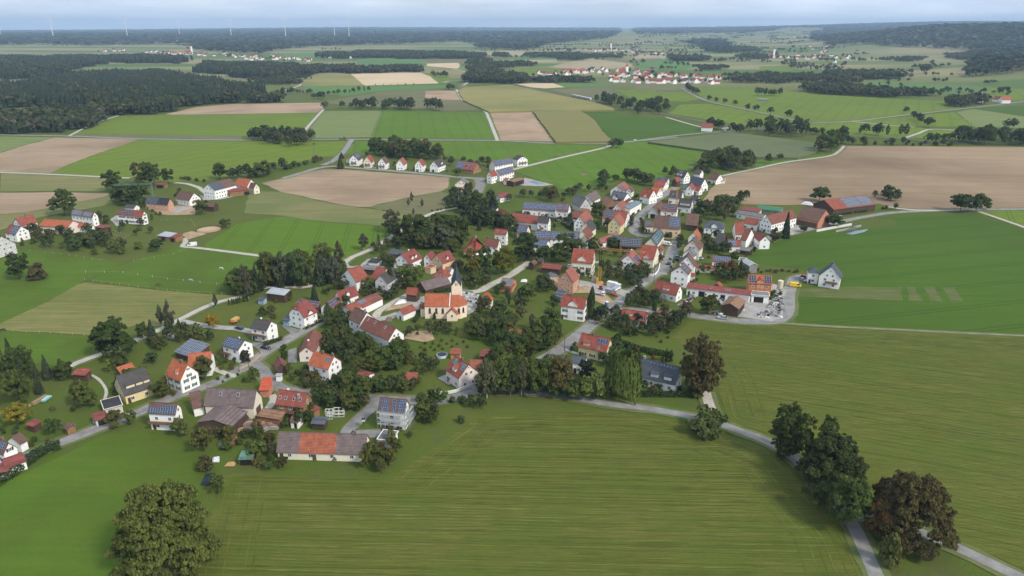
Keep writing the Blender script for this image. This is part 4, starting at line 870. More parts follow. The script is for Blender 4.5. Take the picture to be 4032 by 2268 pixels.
    def window(side,t,z,w=1.15,h=1.3):
        p_,r_ = wallpos(side,t,z); o = link('window',ME_win,root,p_,(0,0,r_),(w,1,h)); link('pane',ME_pane,o)
        if sh:
            for q in (-1,1): link('shutter',ME_shut if sh == 1 else ME_shutg,root,(p_[0] + q * (w * .78) * math.cos(r_),p_[1] + q * (w * .78) * math.sin(r_),p_[2]),(0,0,r_),(w * .5,1,h))
    floors = nf if nf is not None else (3 if he > 7.6 else 2 if he >= 4.9 else 1)
    if win:
        for fl in range(floors):
            z = min(1.55 + fl * 2.75,he - .95)
            nw = max(1,int((Ln - 1.5) / (3.0 / wins)))
            for i in range(nw): window('F',(i + .5) / nw * .92 + .04 + random.uniform(-.012,.012),z,random.choice((1.1,1.2,1.35)))
            ng = max(1,int((W - 1.5) / (3.1 / wins)))
            for s_ in ('G','H'):
                for i in range(ng): window(s_,(i + .5) / ng * .84 + .08,z,random.choice((1.0,1.2)))
        if not mono and f > .3 and rise > 2.4:
            for s_ in ('G','H'):
                if rise > 3.3 and W > 8: [window(s_,.5 + q * .13,he + .95,1.0,1.15) for q in (-1,1)]
                else: window(s_,.5,he + .75,1.0,1.15)
                if rise > 4.6: window(s_,.5,he + 3.2,.6,.7)
        p_,r_ = wallpos('F',.5 / max(1,int((Ln - 1.5) / 3.0)) + .04 if Ln > 6 else .5,.0)
        link('door',ME_door,root,(p_[0] + 1.4 * -gs,p_[1],0),(0,0,r_),(1.05,1,2.1))
    for d_ in doors:      # (side, t, width, height, kind)
        p_,r_ = wallpos(d_[0],d_[1],0.); k_ = d_[4] if len(d_) > 4 else 'barn'
        link({'barn': 'barn_door','garage': 'garage_door','dark': 'opening','door': 'door'}[k_],{'barn': ME_barn,'garage': ME_gar,'dark': ME_dark,'door': ME_door}[k_],root,p_,(0,0,r_),(d_[2],1,d_[3]))
    for s_ in solar:      # (t0,t1,s0,s1,cols,rows,colour,side,individual)
        t0,t1,s0,s1,nc,nr,kc = s_[:7]; side = s_[7] if len(s_) > 7 else 'F'; ind = s_[8] if len(s_) > 8 else 0
        pw,phh = abs(t1 - t0) * Ln / nc,(s1 - s0) * sl_len / nr; mb = MB()
        for i in range(nc):
            for j in range(nr):
                p_,r_ = slope(t0 + (t1 - t0) * (i + .5) / nc,s0 + (s1 - s0) * (j + .5) / nr,side); up = Vector((0,-math.sin(r_[0]),math.cos(r_[0]))); up.rotate(Matrix.Rotation(r_[2],3,'Z')); p_ = Vector(p_) + up * .07
                if ind: link('solar_panel',ME_pv[kc],root,p_,r_,(pw * .97,phh * .97,1))
                else:
                    M = Matrix.Translation(p_) @ Matrix.Rotation(r_[2],4,'Z') @ Matrix.Rotation(r_[0],4,'X')
                    a_,b_ = pw * .485,phh * .485
                    mb.add([M @ Vector(v) for v in ((-a_,-b_,.05),(a_,-b_,.05),(a_,b_,.05),(-a_,b_,.05),(-a_,-b_,-.03),(a_,-b_,-.03),(a_,b_,-.03),(-a_,b_,-.03))],[(0,1,2,3),(4,5,1,0),(5,6,2,1),(6,7,3,2),(7,4,0,3)],0)
                    a_ -= .05; b_ -= .06
                    mb.add([M @ Vector(v) for v in ((-a_,-b_,.056),(a_,-b_,.056),(a_,b_,.056),(-a_,b_,.056))],[(0,1,2,3)],1)
        if not ind: link('solar_array',mb.mesh('solar_array',[M_pvf,PVM[kc]]),root)
    for s_ in sky:
        p_,r_ = slope(s_[0],s_[1],s_[2] if len(s_) > 2 else 'F'); link('skylight',ME_sky,root,p_,r_,(.9,1.3,1))
    for c_ in chim:
        zc = he + rise * (1 - abs(c_[1]) if len(c_) > 1 else 1); link('chimney',ME_chimm if len(c_) > 2 else ME_chim,root,(X(c_[0]),(c_[1] * hw) if len(c_) > 1 else 0,zc - .6),(0,0,0),(1,1,1.6))
    if dish is not None:
        link('satellite_dish',ME_dish,root,(X(dish),0,he + rise + .65),(0,0,-root.rotation_euler.z + random.uniform(-.5,.5)),(1.1,1,1.1))
    for d_ in dorm:       # (t, width, kind[, s0, height])
        t,wd,kd = d_[:3]; s0 = d_[3] if len(d_) > 3 else .22; hd = d_[4] if len(d_) > 4 else 1.7; x0 = X(t)
        yf = -hw + s0 * hw; zb = he + s0 * rise - .3
        if kd == 'x': yf = -hw + e * .6; zb = -.1; hd = (d_[4] if len(d_) > 4 else he + 1.6) + .1
        ze = zb + hd; apex = ze + (wd * .46 if kd != 's' else .25); yb = min(-hw + (apex - he) / max(rise,.1) * hw + .2,hw * .3)
        sec = [(-wd / 2,zb),(wd / 2,zb),(wd / 2,ze)] + ([(0,apex)] if kd != 's' else []) + [(-wd / 2,ze)]
        dm = link('dormer',fixn(MB().extrude([(x0 + x,yf,z) for x,z in sec],(0,yb - yf,0)).mesh('dormer',WM(wall))),root)
        mb = MB(); o_ = .22
        if kd == 's':
            zq = he + (yb + hw) / hw * rise; mb.extrude([(x0 - wd / 2 - o_,yf - o_,ze + .02),(x0 + wd / 2 + o_,yf - o_,ze + .02),(x0 + wd / 2 + o_,yf - o_,ze + .14),(x0 - wd / 2 - o_,yf - o_,ze + .14)],(0,yb - yf + .6,min(apex + .5,he + rise) - ze))
        else:
            k2 = o_ * (apex - ze) / (wd / 2); mb.extrude([(x0 - wd / 2 - o_,yf - o_,ze - k2 + .03),(x0,yf - o_,apex + .03),(x0 + wd / 2 + o_,yf - o_,ze - k2 + .03),(x0 + wd / 2 + o_,yf - o_,ze - k2 + .16),(x0,yf - o_,apex + .18),(x0 - wd / 2 - o_,yf - o_,ze - k2 + .16)],(0,yb - yf + o_ + .3,0))
        link('dormer_roof',fixn(mb.mesh('dormer_roof',RM(roof if not segs else segs[-1][2]))),dm)
        zw = [ze - hd * .5] if kd != 'x' else [1.6,4.3] + ([ze - .6] if hd > 6.5 else [])
        for z_ in zw:
            for q in ((0,) if wd < 2.6 else (-.25,.25)):
                o = link('window',ME_win,dm,(x0 + q * wd,yf - .005,z_),(0,0,0),(min(1.1,wd * .55),1,min(1.2,hd * .68)))
    for b_ in balc:       # (side,t0,t1,z)
        p0,r_ = wallpos(b_[0],b_[1],b_[3]); p1,_ = wallpos(b_[0],b_[2],b_[3]); Lb = (Vector(p1) - Vector(p0)).length; cc = (Vector(p0) + Vector(p1)) / 2
        mb = MB().box(-Lb / 2,Lb / 2,-1.4,0,-.12,.06); mb.box(-Lb / 2,Lb / 2,-1.4,-1.34,.95,1.05).box(-Lb / 2,Lb / 2,-1.39,-1.36,.2,.85)
        for i in range(int(Lb / 1.2) + 1): xx = -Lb / 2 + .04 + i * (Lb - .08) / max(1,int(Lb / 1.2)); mb.box(xx - .04,xx + .04,-1.4,-1.34,-.12 if b_[3] > 1 else 0,1.0)
        link('balcony',mb.mesh('balcony',M_rail),root,cc,(0,0,r_))
    root['dims'] = (Ln,W,rise); root['fl'] = gs
    return root
Bd = building
# ---- left hamlet (T1)
Bd('white house with steep red tiled roof left of the orange roofed barn','T1',(385,708),(208,748),(112,735),(147,668),5.5,'white','brick',chim=[(.4,)])
Bd('white house with solar panels on a dark roof behind hamlet trees','T1',(40,815),(158,832),(217,782),(205,748),5,'white','rbrown',solar=[(.45,.98,.1,.95,6,3,'blue')],chim=[(.3,)])
Bd('large pale grey gabled house beside the parked white van','T1',(-260,945),(-90,985),(88,905),(0,848),6,'grey','dark')
Bd('long barn with bright orange tiled roof and brick wall','T1',(390,745),(688,762),(765,716),(727,693),5,'pinkish','orange',name='barn',win=False,doors=[('F',.2,3,3),('F',.45,2.5,2.6),('F',.7,3,3)])
Bd('low orange roofed extension with white gable beside the barn','T1',(720,742),(893,770),(948,748),(922,726),3.5,'white','orange',wins=.7)
Bd('white double house covered with blue solar panels in the hamlet','T1',(714,632),(935,664),(1038,652),(972,600),6,'white','brown',solar=[(.03,.46,.1,.92,8,4,'grey'),(.55,.93,.1,.92,7,4,'grey')],chim=[(.1,),(.8,)])
Bd('white farmhouse with red roof, black panels and blue doors','T1',(1178,633),(1443,655),(1548,640),(1482,570),5.6,'white','brick',solar=[(.1,.6,.35,.85,9,2,'dark')],segs=[(0,.66,'rbrown'),(.66,1,'red')],chim=[(.85,)],sh=1,doors=[('F',.15,2.2,2.5,'dark'),('F',.35,2.2,2.5,'dark')])
Bd('small grey roofed outhouse behind the blue doored farmhouse','T1',(1255,560),(1358,568),6,(1372,532),3.2,'white','dark',wins=.6)
Bd('half finished house with dark roof and bare orange brick gable','T1',(1470,512),(1700,532),(1803,515),(1752,468),5,'block','slate',segs=[(0,.52,'slate'),(.52,1,'black')],chim=[(.5,)])
Bd('white chalet with broad brown roof beside the building site','T1',(1772,468),(1918,492),(2035,462),(1972,412),4,'white','brown',chim=[(.6,)],balc=[('G',.2,.8,2.9)])
Bd('long white farmhouse with half slate half brown roof','T1',(2402,330),(2178,388),(2080,366),(2118,318),7,'white','brown',segs=[(0,.52,'brown'),(.52,1,'slate')],wins=1.2,doors=[('F',.2,3.5,3,'dark')])
Bd('orange roofed barn joined to the long white farmhouse','T1',(2375,332),(2505,352),(2578,325),(2540,275),5,'white','orange',name='barn',win=False)
Bd('cream gabled house with brown roof at the corner of the tan field','T1',(2490,350),(2572,372),(2668,368),(2621,300),4.2,'cream','brown',wins=.7)
Bd('timber shed with flat maroon roof before the orange barn','T1',(2325,402),(2530,378),7,None,4,'woodl','maroon',kind='mono',name='shed',win=False,doors=[('F',.85,4,2.8,'dark')])
Bd('dark wooden barn with brown roof beside the farmyard clutter','T1',(2062,548),(2165,556),(2212,536),(2190,512),3.4,'wood','brown',name='barn',win=False)
Bd('low stable with half grey half red sheet roof','T1',(1590,842),(1775,868),(1852,838),None,3,'woodl','metal',kind='mono',rise=.9,name='stable',win=False,segs=[(0,.68,'metal'),(.68,1,'maroon')],doors=[('F',.3,3,2.2,'dark'),('F',.8,3,2.2,'dark')])
Bd('small maroon roofed shed beside the hamlet orchard','T1',(962,756),(1070,772),(1092,748),None,2.8,'wood','maroon',kind='mono',name='shed',win=False)
Bd('open brown roofed shelter under the hamlet trees','T1',(1560,325),(1668,330),5,None,3,'woodl','rbrown',kind='mono',name='shed',win=False,doors=[('F',.5,6,2.2,'dark')])
# ---- northern row (T2)
Bd('white house with dark solar roof at the lane corner','T2',(1108,52),(1060,82),(965,78),(1012,26),5.2,'white','dark',solar=[(.15,.9,.3,.9,4,3,'dark')],balc=[('G',.2,.8,2.8)])
Bd('low grey garage left of the first northern house','T2',(930,72),(985,80),6,None,2.8,'white','grey',kind='mono',name='garage',win=False,doors=[('F',.5,2.6,2.2,'garage')])
Bd('cream house with orange red roof, second along the northern lane','T2',(1226,80),(1192,104),(1112,98),(1152,44),5,'cream','red',balc=[('G',.15,.85,2.8)])
Bd('white house with brown roof and long white balcony','T2',(1376,96),(1338,116),(1252,114),(1296,56),5.4,'white','brown',balc=[('G',.1,.9,2.8)])
Bd('half hidden house with pinkish red roof and skylight','T2',(1558,108),(1522,132),(1455,118),(1488,70),4.5,'white','pink',sky=[(.5,.5)])
Bd('white house with red roof and garage below, middle of the northern lane','T2',(1750,118),(1714,138),(1630,132),(1678,82),5.4,'white','red',doors=[('G',.3,2.4,2.1,'dark')])
Bd('white house with charcoal roof and carport openings','T2',(1950,122),(1872,152),(1785,142),(1850,88),4.6,'white','dark',dorm=[(.4,2.4,'g')],doors=[('G',.35,2.4,2.1,'dark')])
Bd('broad brown timber house with blue solar roof half','T2',(2033,162),(2222,184),(2262,152),(2240,106),3.6,'woodl','brick',solar=[(.0,.42,.12,.92,8,5,'blue'),(.55,.8,.5,.9,4,2,'blue')],dorm=[(.62,3,'g')])
Bd('cream garage house with low grey gable roof beside the road fork','T2',(2192,302),(2176,330),(2034,324),(2106,278),4,'cream','grey',wins=.6)
Bd('small maroon roofed shed below the grey gabled house','T2',(2040,372),(2098,378),5,None,2.8,'white','maroon',kind='mono',name='shed',win=False)
Bd('long white barn roofed with solar panels, upper one of two','T3',(316,106),(128,142),(68,130),(88,90),5,'white','red',name='barn',solar=[(.02,.98,.05,.95,16,5,'blue')])
Bd('tall white house with dark hipped roof beside the field lane','T3',(302,66),(352,82),(446,66),(412,36),6,'white','dark',f=.75,balc=[('G',.1,.9,3)])
Bd('long white barn roofed with solar panels, lower one beside the yard','T3',(326,194),(178,236),(128,218),(140,182),5,'white','red',name='barn',solar=[(.02,.98,.05,.95,14,5,'blue')])
Bd('white farmhouse with red roof joined to the solar barn','T3',(154,232),(94,248),(28,242),(62,190),6,'white','red')
Bd('open farm shed with low brown roof beside the yard','T3',(428,270),(318,302),(243,288),None,4,'wood','tan',pitch=11,name='shed',win=False,doors=[('F',.5,9,3,'dark')])
Bd('tiny orange roofed annex between barn and shed','T3',(206,282),(246,292),5,None,3.4,'white','orange',name='shed',win=False)
Bd('lone white house with maroon roof beside the dark spruces','T3',(276,444),(180,464),(150,448),(166,420),3.6,'white','maroon')
Bd('white house with black skylit roof among the dark trees','T3',(56,592),(112,618),(190,602),(148,560),3.6,'white','black',sky=[(.6,.5)])
Bd('red brown roof half hidden behind the dark trees','T3',(112,655),(192,692),(252,652),(218,602),3.8,'woodl','brick',name='barn',win=False)
Bd('very long white barn with full blue solar roof','T3',(400,574),(738,598),(790,562),(757,522),4.6,'white','rbrown',name='barn',solar=[(.01,.99,.08,.94,26,5,'blue')],doors=[('F',.15,4,3,'dark')])
Bd('tall white farmhouse with solar panels on a red roof','T3',(742,592),(868,604),(918,582),(897,519),6.6,'white','brick',solar=[(.05,.45,.15,.9,6,4,'blue'),(.52,.95,.15,.9,6,4,'blue')],chim=[(.5,)])
Bd('long barn with plain orange red roof beside the white farmhouse','T3',(263,688),(550,728),(602,692),(570,648),4.6,'white','brick',name='barn',win=False,doors=[('F',.3,3.5,3),('F',.7,3.5,3)])
Bd('white farmhouse with dark roof at the end of the orange barn','T3',(550,710),(668,722),(720,702),(696,653),6.6,'white','dark',chim=[(.3,)],balc=[('F',.3,.6,3)])
Bd('small cream house with full solar roof behind the chestnut','T3',(342,816),(440,830),(493,802),(470,733),4,'cream','red',solar=[(.03,.97,.08,.95,7,5,'blue')])
Bd('square white apartment house with red roof and balconies','T3',(116,826),(240,838),(292,822),(265,783),6.6,'white','red',sky=[(.25,.5),(.75,.5)],balc=[('F',.05,.45,3)])
Bd('white house with purplish brown roof beside the yellowing trees','T3',(15,948),(152,964),(232,938),(197,884),5,'white','rbrown',chim=[(.1,)])
Bd('house with steep red pyramid roof, white chimney and roof windows','T2',(2118,1008),(2236,1030),(2345,968),None,3.6,'white','red',f=0.,rise=7.5,chim=[(.6,0.,1)],sky=[(.3,.3),(.5,.3)])
Bd('long white barn with rows of blue panels behind the big chestnut','T3',(522,874),(984,890),(1018,852),(997,808),5,'white','brown',name='barn',solar=[(.01,.34,.06,.95,10,4,'blue'),(.36,.68,.06,.95,10,4,'blue'),(.70,.99,.06,.95,9,4,'blue')])
Bd('low solar roofed shed partly hidden by chestnut crowns','T3',(503,948),(640,962),(690,915),(668,892),3.5,'white','brown',name='shed',win=False,solar=[(.02,.98,.05,.95,9,3,'blue')])
Bd('grey roofed house with lean to, above the long solar barn','T3',(895,512),(985,562),(1056,522),(1016,452),4,'grey','grey')
Bd('white gabled house with dark ribbed roof among garden trees','T3',(1202,458),(1112,504),(1028,478),(1066,430),4.6,'white','purple',chim=[(.5,)])
Bd('house with black solar roof and white dormer gable','T3',(1274,478),(1420,502),(1482,462),(1450,412),4,'white','black',solar=[(.02,.98,.3,.95,12,4,'dark')],dorm=[(.4,3.6,'g',.1,2.)])
Bd('open barn with light brown roof beside the big oak','T3',(1188,508),(1255,548),(1342,512),(1302,478),3.6,'woodl','tan',name='barn',win=False,doors=[('G',.5,6,3,'dark')])
Bd('white gabled house with faded pink roof beside the blue roofed hall','T3',(1482,566),(1420,604),(1302,592),(1372,515),4.4,'white','pink')
Bd('flat sided white hall with pale blue solar roof and window strip','T3',(1620,508),(1500,578),(1415,540),None,5.6,'white','grey',pitch=12,name='hall',solar=[(.03,.97,.05,.95,12,4,'teal')],win=False,doors=[('F',.25,5,1.6,'dark'),('F',.7,6,1.6,'dark')])
Bd('maroon roofed hall behind the pale blue solar roof','T3',(1420,505),(1452,520),(1540,490),(1500,478),5.2,'white','maroon',name='hall',win=False)
Bd('orange roofed house with black panel block at its left end','T3',(1210,668),(1452,694),(1484,652),(1474,600),5,'white','brick',solar=[(.02,.45,.2,.95,8,4,'dark')],chim=[(.75,)])
Bd('low brown tiled stable beside the faded pink gable','T3',(903,658),(1012,668),(1040,635),(1028,602),3.6,'woodl','rbrown',name='barn',win=False,doors=[('F',.3,2.4,2.2,'garage')])
Bd('light brown barn roof behind the faded pink house','T3',(975,606),(1062,618),(1100,600),(1090,576),4,'woodl','tan',name='barn',win=False)
Bd('white gable house with long faded pink roof facing the gardens','T3',(1122,668),(1042,735),(925,718),(986,642),5,'white','pink')
Bd('narrow cream barn with dark roof between two gables','T3',(1160,764),(1108,804),(1002,772),(1058,700),4.2,'cream','dark',name='barn',win=False)
Bd('cream barn with rust brown roof below the dark roofed barn','T3',(1128,832),(1075,884),(998,824),(1040,764),4.2,'cream','rbrown',name='barn',win=False)
Bd('small grey roofed shed at the foot of the rust brown barn','T3',(1085,890),(1050,945),(985,905),(1020,860),3,'grey','grey',name='shed',win=False)
Bd('yellow gabled house with faded red roof in the village centre','T3',(1452,706),(1400,750),(1293,714),(1348,655),5.6,'yellow','pink')
Bd('long house with red roof, solar block and white end wall','T3',(1215,925),(1400,856),(1456,792),None,4.6,'white','pink',pitch=43,solar=[(.55,.9,.15,.8,5,4,'teal')])
Bd('open timber barn with dark solar roof facing the gardens','T3',(1393,948),(1612,962),(1642,930),(1632,868),3.6,'woodl','brown',name='barn',win=False,solar=[(.02,.98,.05,.95,13,5,'dark')],doors=[('F',.25,4,2.8,'dark'),('F',.6,4,2.8,'dark')])
Bd('low annex with blue solar roof left of the timber barn','T3',(1300,915),(1392,925),(1412,890),(1404,846),3.2,'woodl','brown',name='shed',win=False,solar=[(.05,.95,.05,.95,5,4,'blue')])
Bd('big cream barn with large teal solar panels on its slope','T3',(1850,838),(1770,948),(1640,932),(1708,866),4.2,'cream','dark',name='barn',win=False,solar=[(.1,.52,.12,.9,3,3,'teal'),(.56,.95,.12,.9,3,3,'teal')])
Bd('big peach coloured inn with dark roof and solar block','T3',(1733,760),(2007,780),(2057,742),(2042,656),7,'peach','brown',solar=[(.56,.96,.15,.95,8,6,'blue')],chim=[(.4,)],wins=1.2)
Bd('white house with black panels on a red roof beside the crane','T3',(1813,592),(1970,606),(2001,584),(1990,528),6,'white','red',solar=[(.08,.95,.2,.85,12,3,'dark')],balc=[('F',.4,.65,3)])
Bd('pale barn with arched doorway and long brown roof','T3',(1852,562),(1782,622),(1678,608),(1728,545),3.8,'grey','brown',name='barn',win=False,doors=[('G',.5,3.5,3,'dark')])
Bd('grey roofed white house at the yellow crane foot','T3',(1885,458),(2015,470),(2062,440),(2036,390),4.6,'white','dark',sky=[(.3,.5),(.6,.5)],chim=[(.5,)])
Bd('dark roofed white house with three dormers','T3',(1978,548),(2110,564),(2158,542),(2136,476),4,'white','dark',dorm=[(.25,2,'s'),(.5,2,'s'),(.75,2,'s')])
Bd('small white house with dark roof beside the ploughed field','T3',(2100,478),(2180,490),(2216,476),(2192,446),3.2,'white','dark')
Bd('white gabled house with red roof and black panel wing','T3',(2162,360),(2136,386),(2056,378),(2102,332),4.6,'white','red')
Bd('black solar wing left of the red roofed white gable','T3',(2012,374),(2066,380),(2100,350),(2090,328),4.2,'white','black',solar=[(.03,.97,.05,.95,6,4,'dark')])
Bd('small red roofed white garage house beside the field edge','T3',(2150,388),(2196,396),(2226,382),(2206,350),3.2,'white','red')
Bd('large white house with wide dark slate roof','T3',(2083,330),(2208,358),(2273,338),(2238,268),3.6,'white','slate')
Bd('white house with dark dormered roof, topmost of the village','T3',(1943,242),(2042,262),(2108,248),(2076,192),5,'white','dark',dorm=[(.25,1.8,'s'),(.55,1.8,'s')],solar=[(.25,.6,.6,.95,5,2,'blue')])
Bd('white house with dark roof beside the field hedge','T3',(2137,218),(2206,226),(2248,208),(2226,177),4.6,'white','dark',chim=[(.3,)])
Bd('low white house with brown roof at the field lane','T3',(2274,270),(2368,288),(2418,266),(2394,222),3.4,'white','brown')
Bd('flat white annex beside the low brown roofed house','T3',(2400,280),(2462,284),6,None,3,'white','grey',kind='flat',name='garage',win=False)
Bd('white house with navy roof behind the red roofed house','T3',(1757,292),(1870,304),(1906,288),(1882,262),5,'white','slate',solar=[(.3,.7,.3,.9,5,2,'dark')])
Bd('red roofed white house before the navy roofed one','T3',(1733,342),(1838,354),(1864,324),(1856,294),4,'white','red')
Bd('dark wooden barn with orange gable roof at the road end','T3',(2012,284),(1972,304),(1924,294),(1952,246),4,'wood','brick',name='barn',win=False)
Bd('small orange roofed white house at the upper road bend','T3',(1688,408),(1770,422),(1800,396),(1784,358),4,'white','orange')
Bd('white house with bright red roof and front gable by the road','T3',(1588,444),(1690,468),(1718,436),(1702,384),4.6,'white','red',dorm=[(.55,3.2,'x',0,5.4)])
Bd('white gabled house with red roof and dark panel patch','T3',(1498,356),(1420,402),(1290,390),(1348,338),4.6,'white','pink',solar=[(.5,.9,.1,.8,4,3,'dark')])
Bd('small white gable beside the pink roofed house','T3',(1545,385),(1515,408),(1448,402),(1482,360),3.8,'white','brown')
# ---- right side of the street (T4)
Bd('modern white house with dark hipped roof and wide windows','T4',(697,762),(905,780),(918,738),None,6,'white','slate',f=.3,rise=3.4,dorm=[(.5,3.4,'g',.05,1.6)],wins=1.1)
Bd('white gabled house with orange roof below the modern house','T4',(682,850),(645,888),(530,876),(590,808),4,'white','orange')
Bd('cream gabled house with brown roof, topmost of the street row','T4',(700,942),(660,994),(492,970),(583,890),6,'cream','brown')
Bd('white gabled house with blue solar roof in the street row','T4',(630,1032),(604,1060),(468,1050),(542,982),4.6,'white','brown',solar=[(.1,.9,.1,.9,3,3,'grey'),(.1,.9,.1,.9,3,3,'grey','K')])
Bd('white gabled house with brown skylit roof in the street row','T4',(628,1114),(612,1164),(438,1134),(522,1056),6,'white','brown',sky=[(.5,.6,'F')],chim=[(.5,)])
Bd('big white gabled house at the lower end of the street row','T4',(580,1194),(546,1246),(358,1220),(442,1158),7,'white','brown',solar=[(.2,.8,.3,.9,3,2,'dark')],dish=.9)
Bd('small red roofed porch annex beside the big white gable','T4',(560,1250),(612,1255),3.5,None,2.8,'white','red',kind='mono',name='garage',win=False)
Bd('low white workshop with blue solar roof behind the gardens','T4',(780,1102),(972,1118),(992,1090),None,3.8,'white','maroon',kind='mono',rise=1.6,name='workshop',win=False,solar=[(.08,.98,.15,.95,10,2,'blue')])
Bd('long low red roofed garden wing','T4',(620,1165),(848,1180),(850,1160),None,2.8,'cream','red',kind='mono',name='shed',win=False)
Bd('grey metal storage hall beside the dark green field','T4',(1072,1100),(1158,1152),(1264,1150),None,4.2,'greyd','metal',pitch=24,name='hall',win=False)
Bd('small white flat building behind the grey metal hall','T4',(1048,1090),(1125,1100),5,None,3.4,'white','grey',kind='flat',name='garage',win=False)
Bd('detached white house with slate roof at the green field','T4',(2108,1234),(2092,1288),(1862,1252),(1992,1156),5.6,'white','slate',chim=[(.5,)],balc=[('G',.3,.9,2.9)])
Bd('flat hipped slate wing of the detached white house','T4',(1758,1216),(1872,1226),(1900,1190),None,6,'white','slate',f=.0,rise=2.,wins=1.1)
house_pv = Bd('unfinished orange brick house with black solar roof','T4',(1155,1328),(1396,1340),(1402,1282),None,6,'orangew','orange',pitch=36,solar=[(.03,.32,.1,.9,3,4,'dark','F',1),(.68,.97,.1,.9,3,4,'dark','F',1)],dorm=[(.5,3.6,'x',0,7.0)])
Bd('long white workshop with maroon roof of the stone yard','T8',(1035,340),(1690,424),(1700,388),None,4,'white','maroon',kind='mono',rise=1.0,name='workshop',win=True,wins=.55,nf=1,doors=[('F',.25,3,2.8,'dark'),('F',.58,2.2,2.4,'dark'),('F',.72,2.2,2.4,'dark'),('F',.92,3.2,2.8,'garage')],sky=[(.38,.5),(.62,.5),(.67,.5)])
Bd('white flat roofed garage with open gate in the stone yard','T8',(1697,414),(1884,430),(1890,388),None,4,'white','greyd' if False else 'grey',kind='flat',name='garage',win=False,doors=[('F',.42,4.4,3,'dark')])
Bd('timber barn with two toned brown roof in the stone yard','T8',(1644,478),(1570,560),(1384,522),(1480,500),4.2,'wood','tan',name='barn',win=False,doors=[('F',.5,7,3,'dark')])
Bd('long red roofed bungalow with dormer hidden behind shrubs','T8',(368,650),(628,690),(712,655),(672,578),3,'white','red',dorm=[(.3,3,'s',.4,1.2)],solar=[(.82,.95,.15,.5,2,1,'dark','F',1)],dish=.98)
Bd('low brown roofed carport behind the red bungalow','T8',(700,612),(842,650),5,None,2.8,'wood','rbrown',kind='mono',name='carport',win=False)
Bd('white house with stepped red roof and dormer opposite the lorry','T8',(697,365),(935,424),(992,380),(974,316),3.6,'white','brick',dorm=[(.5,3.2,'s',.25,1.3)])
Bd('small red roofed garden hut behind the long workshop','T8',(1408,312),(1385,335),4,None,2.6,'wood','red',name='hut',win=False)
Bd('white villa with tall orange roof and curved gable dormer','T3',(897,1112),(1118,1130),(1138,1066),None,7.4,'cream','red',pitch=48,f=.95,dorm=[(.48,4.6,'g',.12,1.1)],chim=[(.3,0.,1),(.65,0.,1)],sh=1)
Bd('unplastered pink brick house with red roof on the building site','T7',(1504,234),(1440,294),(1282,260),(1357,172),6,'block','pink',chim=[(.35,-.1,1)])
Bd('white house with broad red roof and central gable front','T7',(1303,526),(1550,560),(1586,510),(1580,426),6.4,'white','red',dorm=[(.5,4.4,'x',0,7.6)],chim=[(.35,)],sh=1)
Bd('tilted rows of ground mounted dark panels beside the white house','T7',(1215,452),(1310,470),7,None,.9,'greyd','greyd' if False else 'grey',kind='mono',rise=2.6,name='solar_rack',cat='solar rack',win=False,solar=[(.02,.98,.03,.97,6,3,'dark','F',1)])
Bd('small orange roofed mortuary chapel beside the graveyard','T7',(488,470),(600,482),(634,450),None,3.6,'church','orange',f=.0,rise=3.6,name='chapel',cat='chapel',wins=.6,doors=[('F',.22,1.8,2.4,'dark')])
Bd('brick shed with grey sheet roof beside the church lane','T7',(682,318),(800,332),(902,270),None,3.2,'brickw','grey',pitch=24,name='shed',win=False)
Bd('low brick lean to with orange roof before the grey shed','T7',(680,335),(812,352),5,None,2.4,'brickw','brick',kind='mono',rise=1.0,name='shed',win=False)
Bd('long dark shed with maroon sheet roof behind the building site','T7',(1105,140),(1302,160),(1324,125),None,3,'wood','maroon',kind='mono',rise=.9,name='shed',win=False)
Bd('weathered wooden hut with brown gable roof by the lane','T7',(1074,88),(1036,114),(972,104),(1003,78),3,'wood','brown',name='hut',win=False)
Bd('tiny orange wooden hut beside the weathered hut','T7',(1066,78),(1124,84),4,None,2.6,'woodl','dark',name='hut',win=False)
Bd('broad white bungalow with red roof and glazed gable','T3',(1634,1096),(1592,1160),(1368,1116),(1500,1040),3.6,'white','pink',solar=[(.2,.75,.2,.65,3,3,'blue','F',1)],chim=[(.8,)],dish=.3)
Bd('red roofed house with white front gable behind the bungalow','T3',(1580,1070),(1736,1092),(1756,1020),None,4.8,'cream','red',pitch=42,dorm=[(.5,3.6,'x',0,5.6)])
Bd('tiny cottage with orange roof at the village street','T3',(1852,985),(1825,1005),(1757,990),(1795,940),3,'grey','brick')
# ---- front right
Bd('yellow house with red roof, blue collectors and dormer','T7',(1477,936),(1772,1002),(1834,925),(1815,860),4.4,'yellow','brick',solar=[(.6,.96,.55,.88,4,1,'blue','F',1)],dorm=[(.28,2.6,'s',.2,1.3)],sky=[(.7,.22)],chim=[(.4,)],sh=2)
Bd('dark roofed house with solar panels behind the bronze tree','T7',(1157,1118),(1395,1140),(1450,1080),(1420,1036),4.6,'white','slate',solar=[(.03,.5,.08,.95,5,4,'dark','F',1)])
Bd('grey gabled wing joined to the white block behind the trees','T7',(1420,1105),(1560,1120),(1605,1050),None,4.4,'white','slate',pitch=28,name='house')
Bd('long slate grey house with two white dormers beside the willow','T7',(2068,1234),(2474,1334),(2512,1230),(2480,1148),3.4,'white','slate',solar=[(.2,.95,.82,.95,9,1,'blue','F',1)],dorm=[(.45,2.8,'s',.18,1.4),(.78,2.8,'s',.18,1.4)],chim=[(.1,0.,1)])
Bd('blush white house with red roof, collectors and white dormer','T7',(132,1172),(272,1270),(442,1172),(367,1120),4.6,'pinkish','brick',solar=[(.15,.38,.55,.9,2,1,'teal','F',1),(.72,.95,.5,.88,3,1,'teal','F',1)],dorm=[(.5,2.2,'g',.22,1.6)],chim=[(.55,)])
Bd('pink roofed wing behind the blush white house','T7',(380,1160),(525,1165),(560,1095),None,4.2,'pinkish','pink',pitch=36)
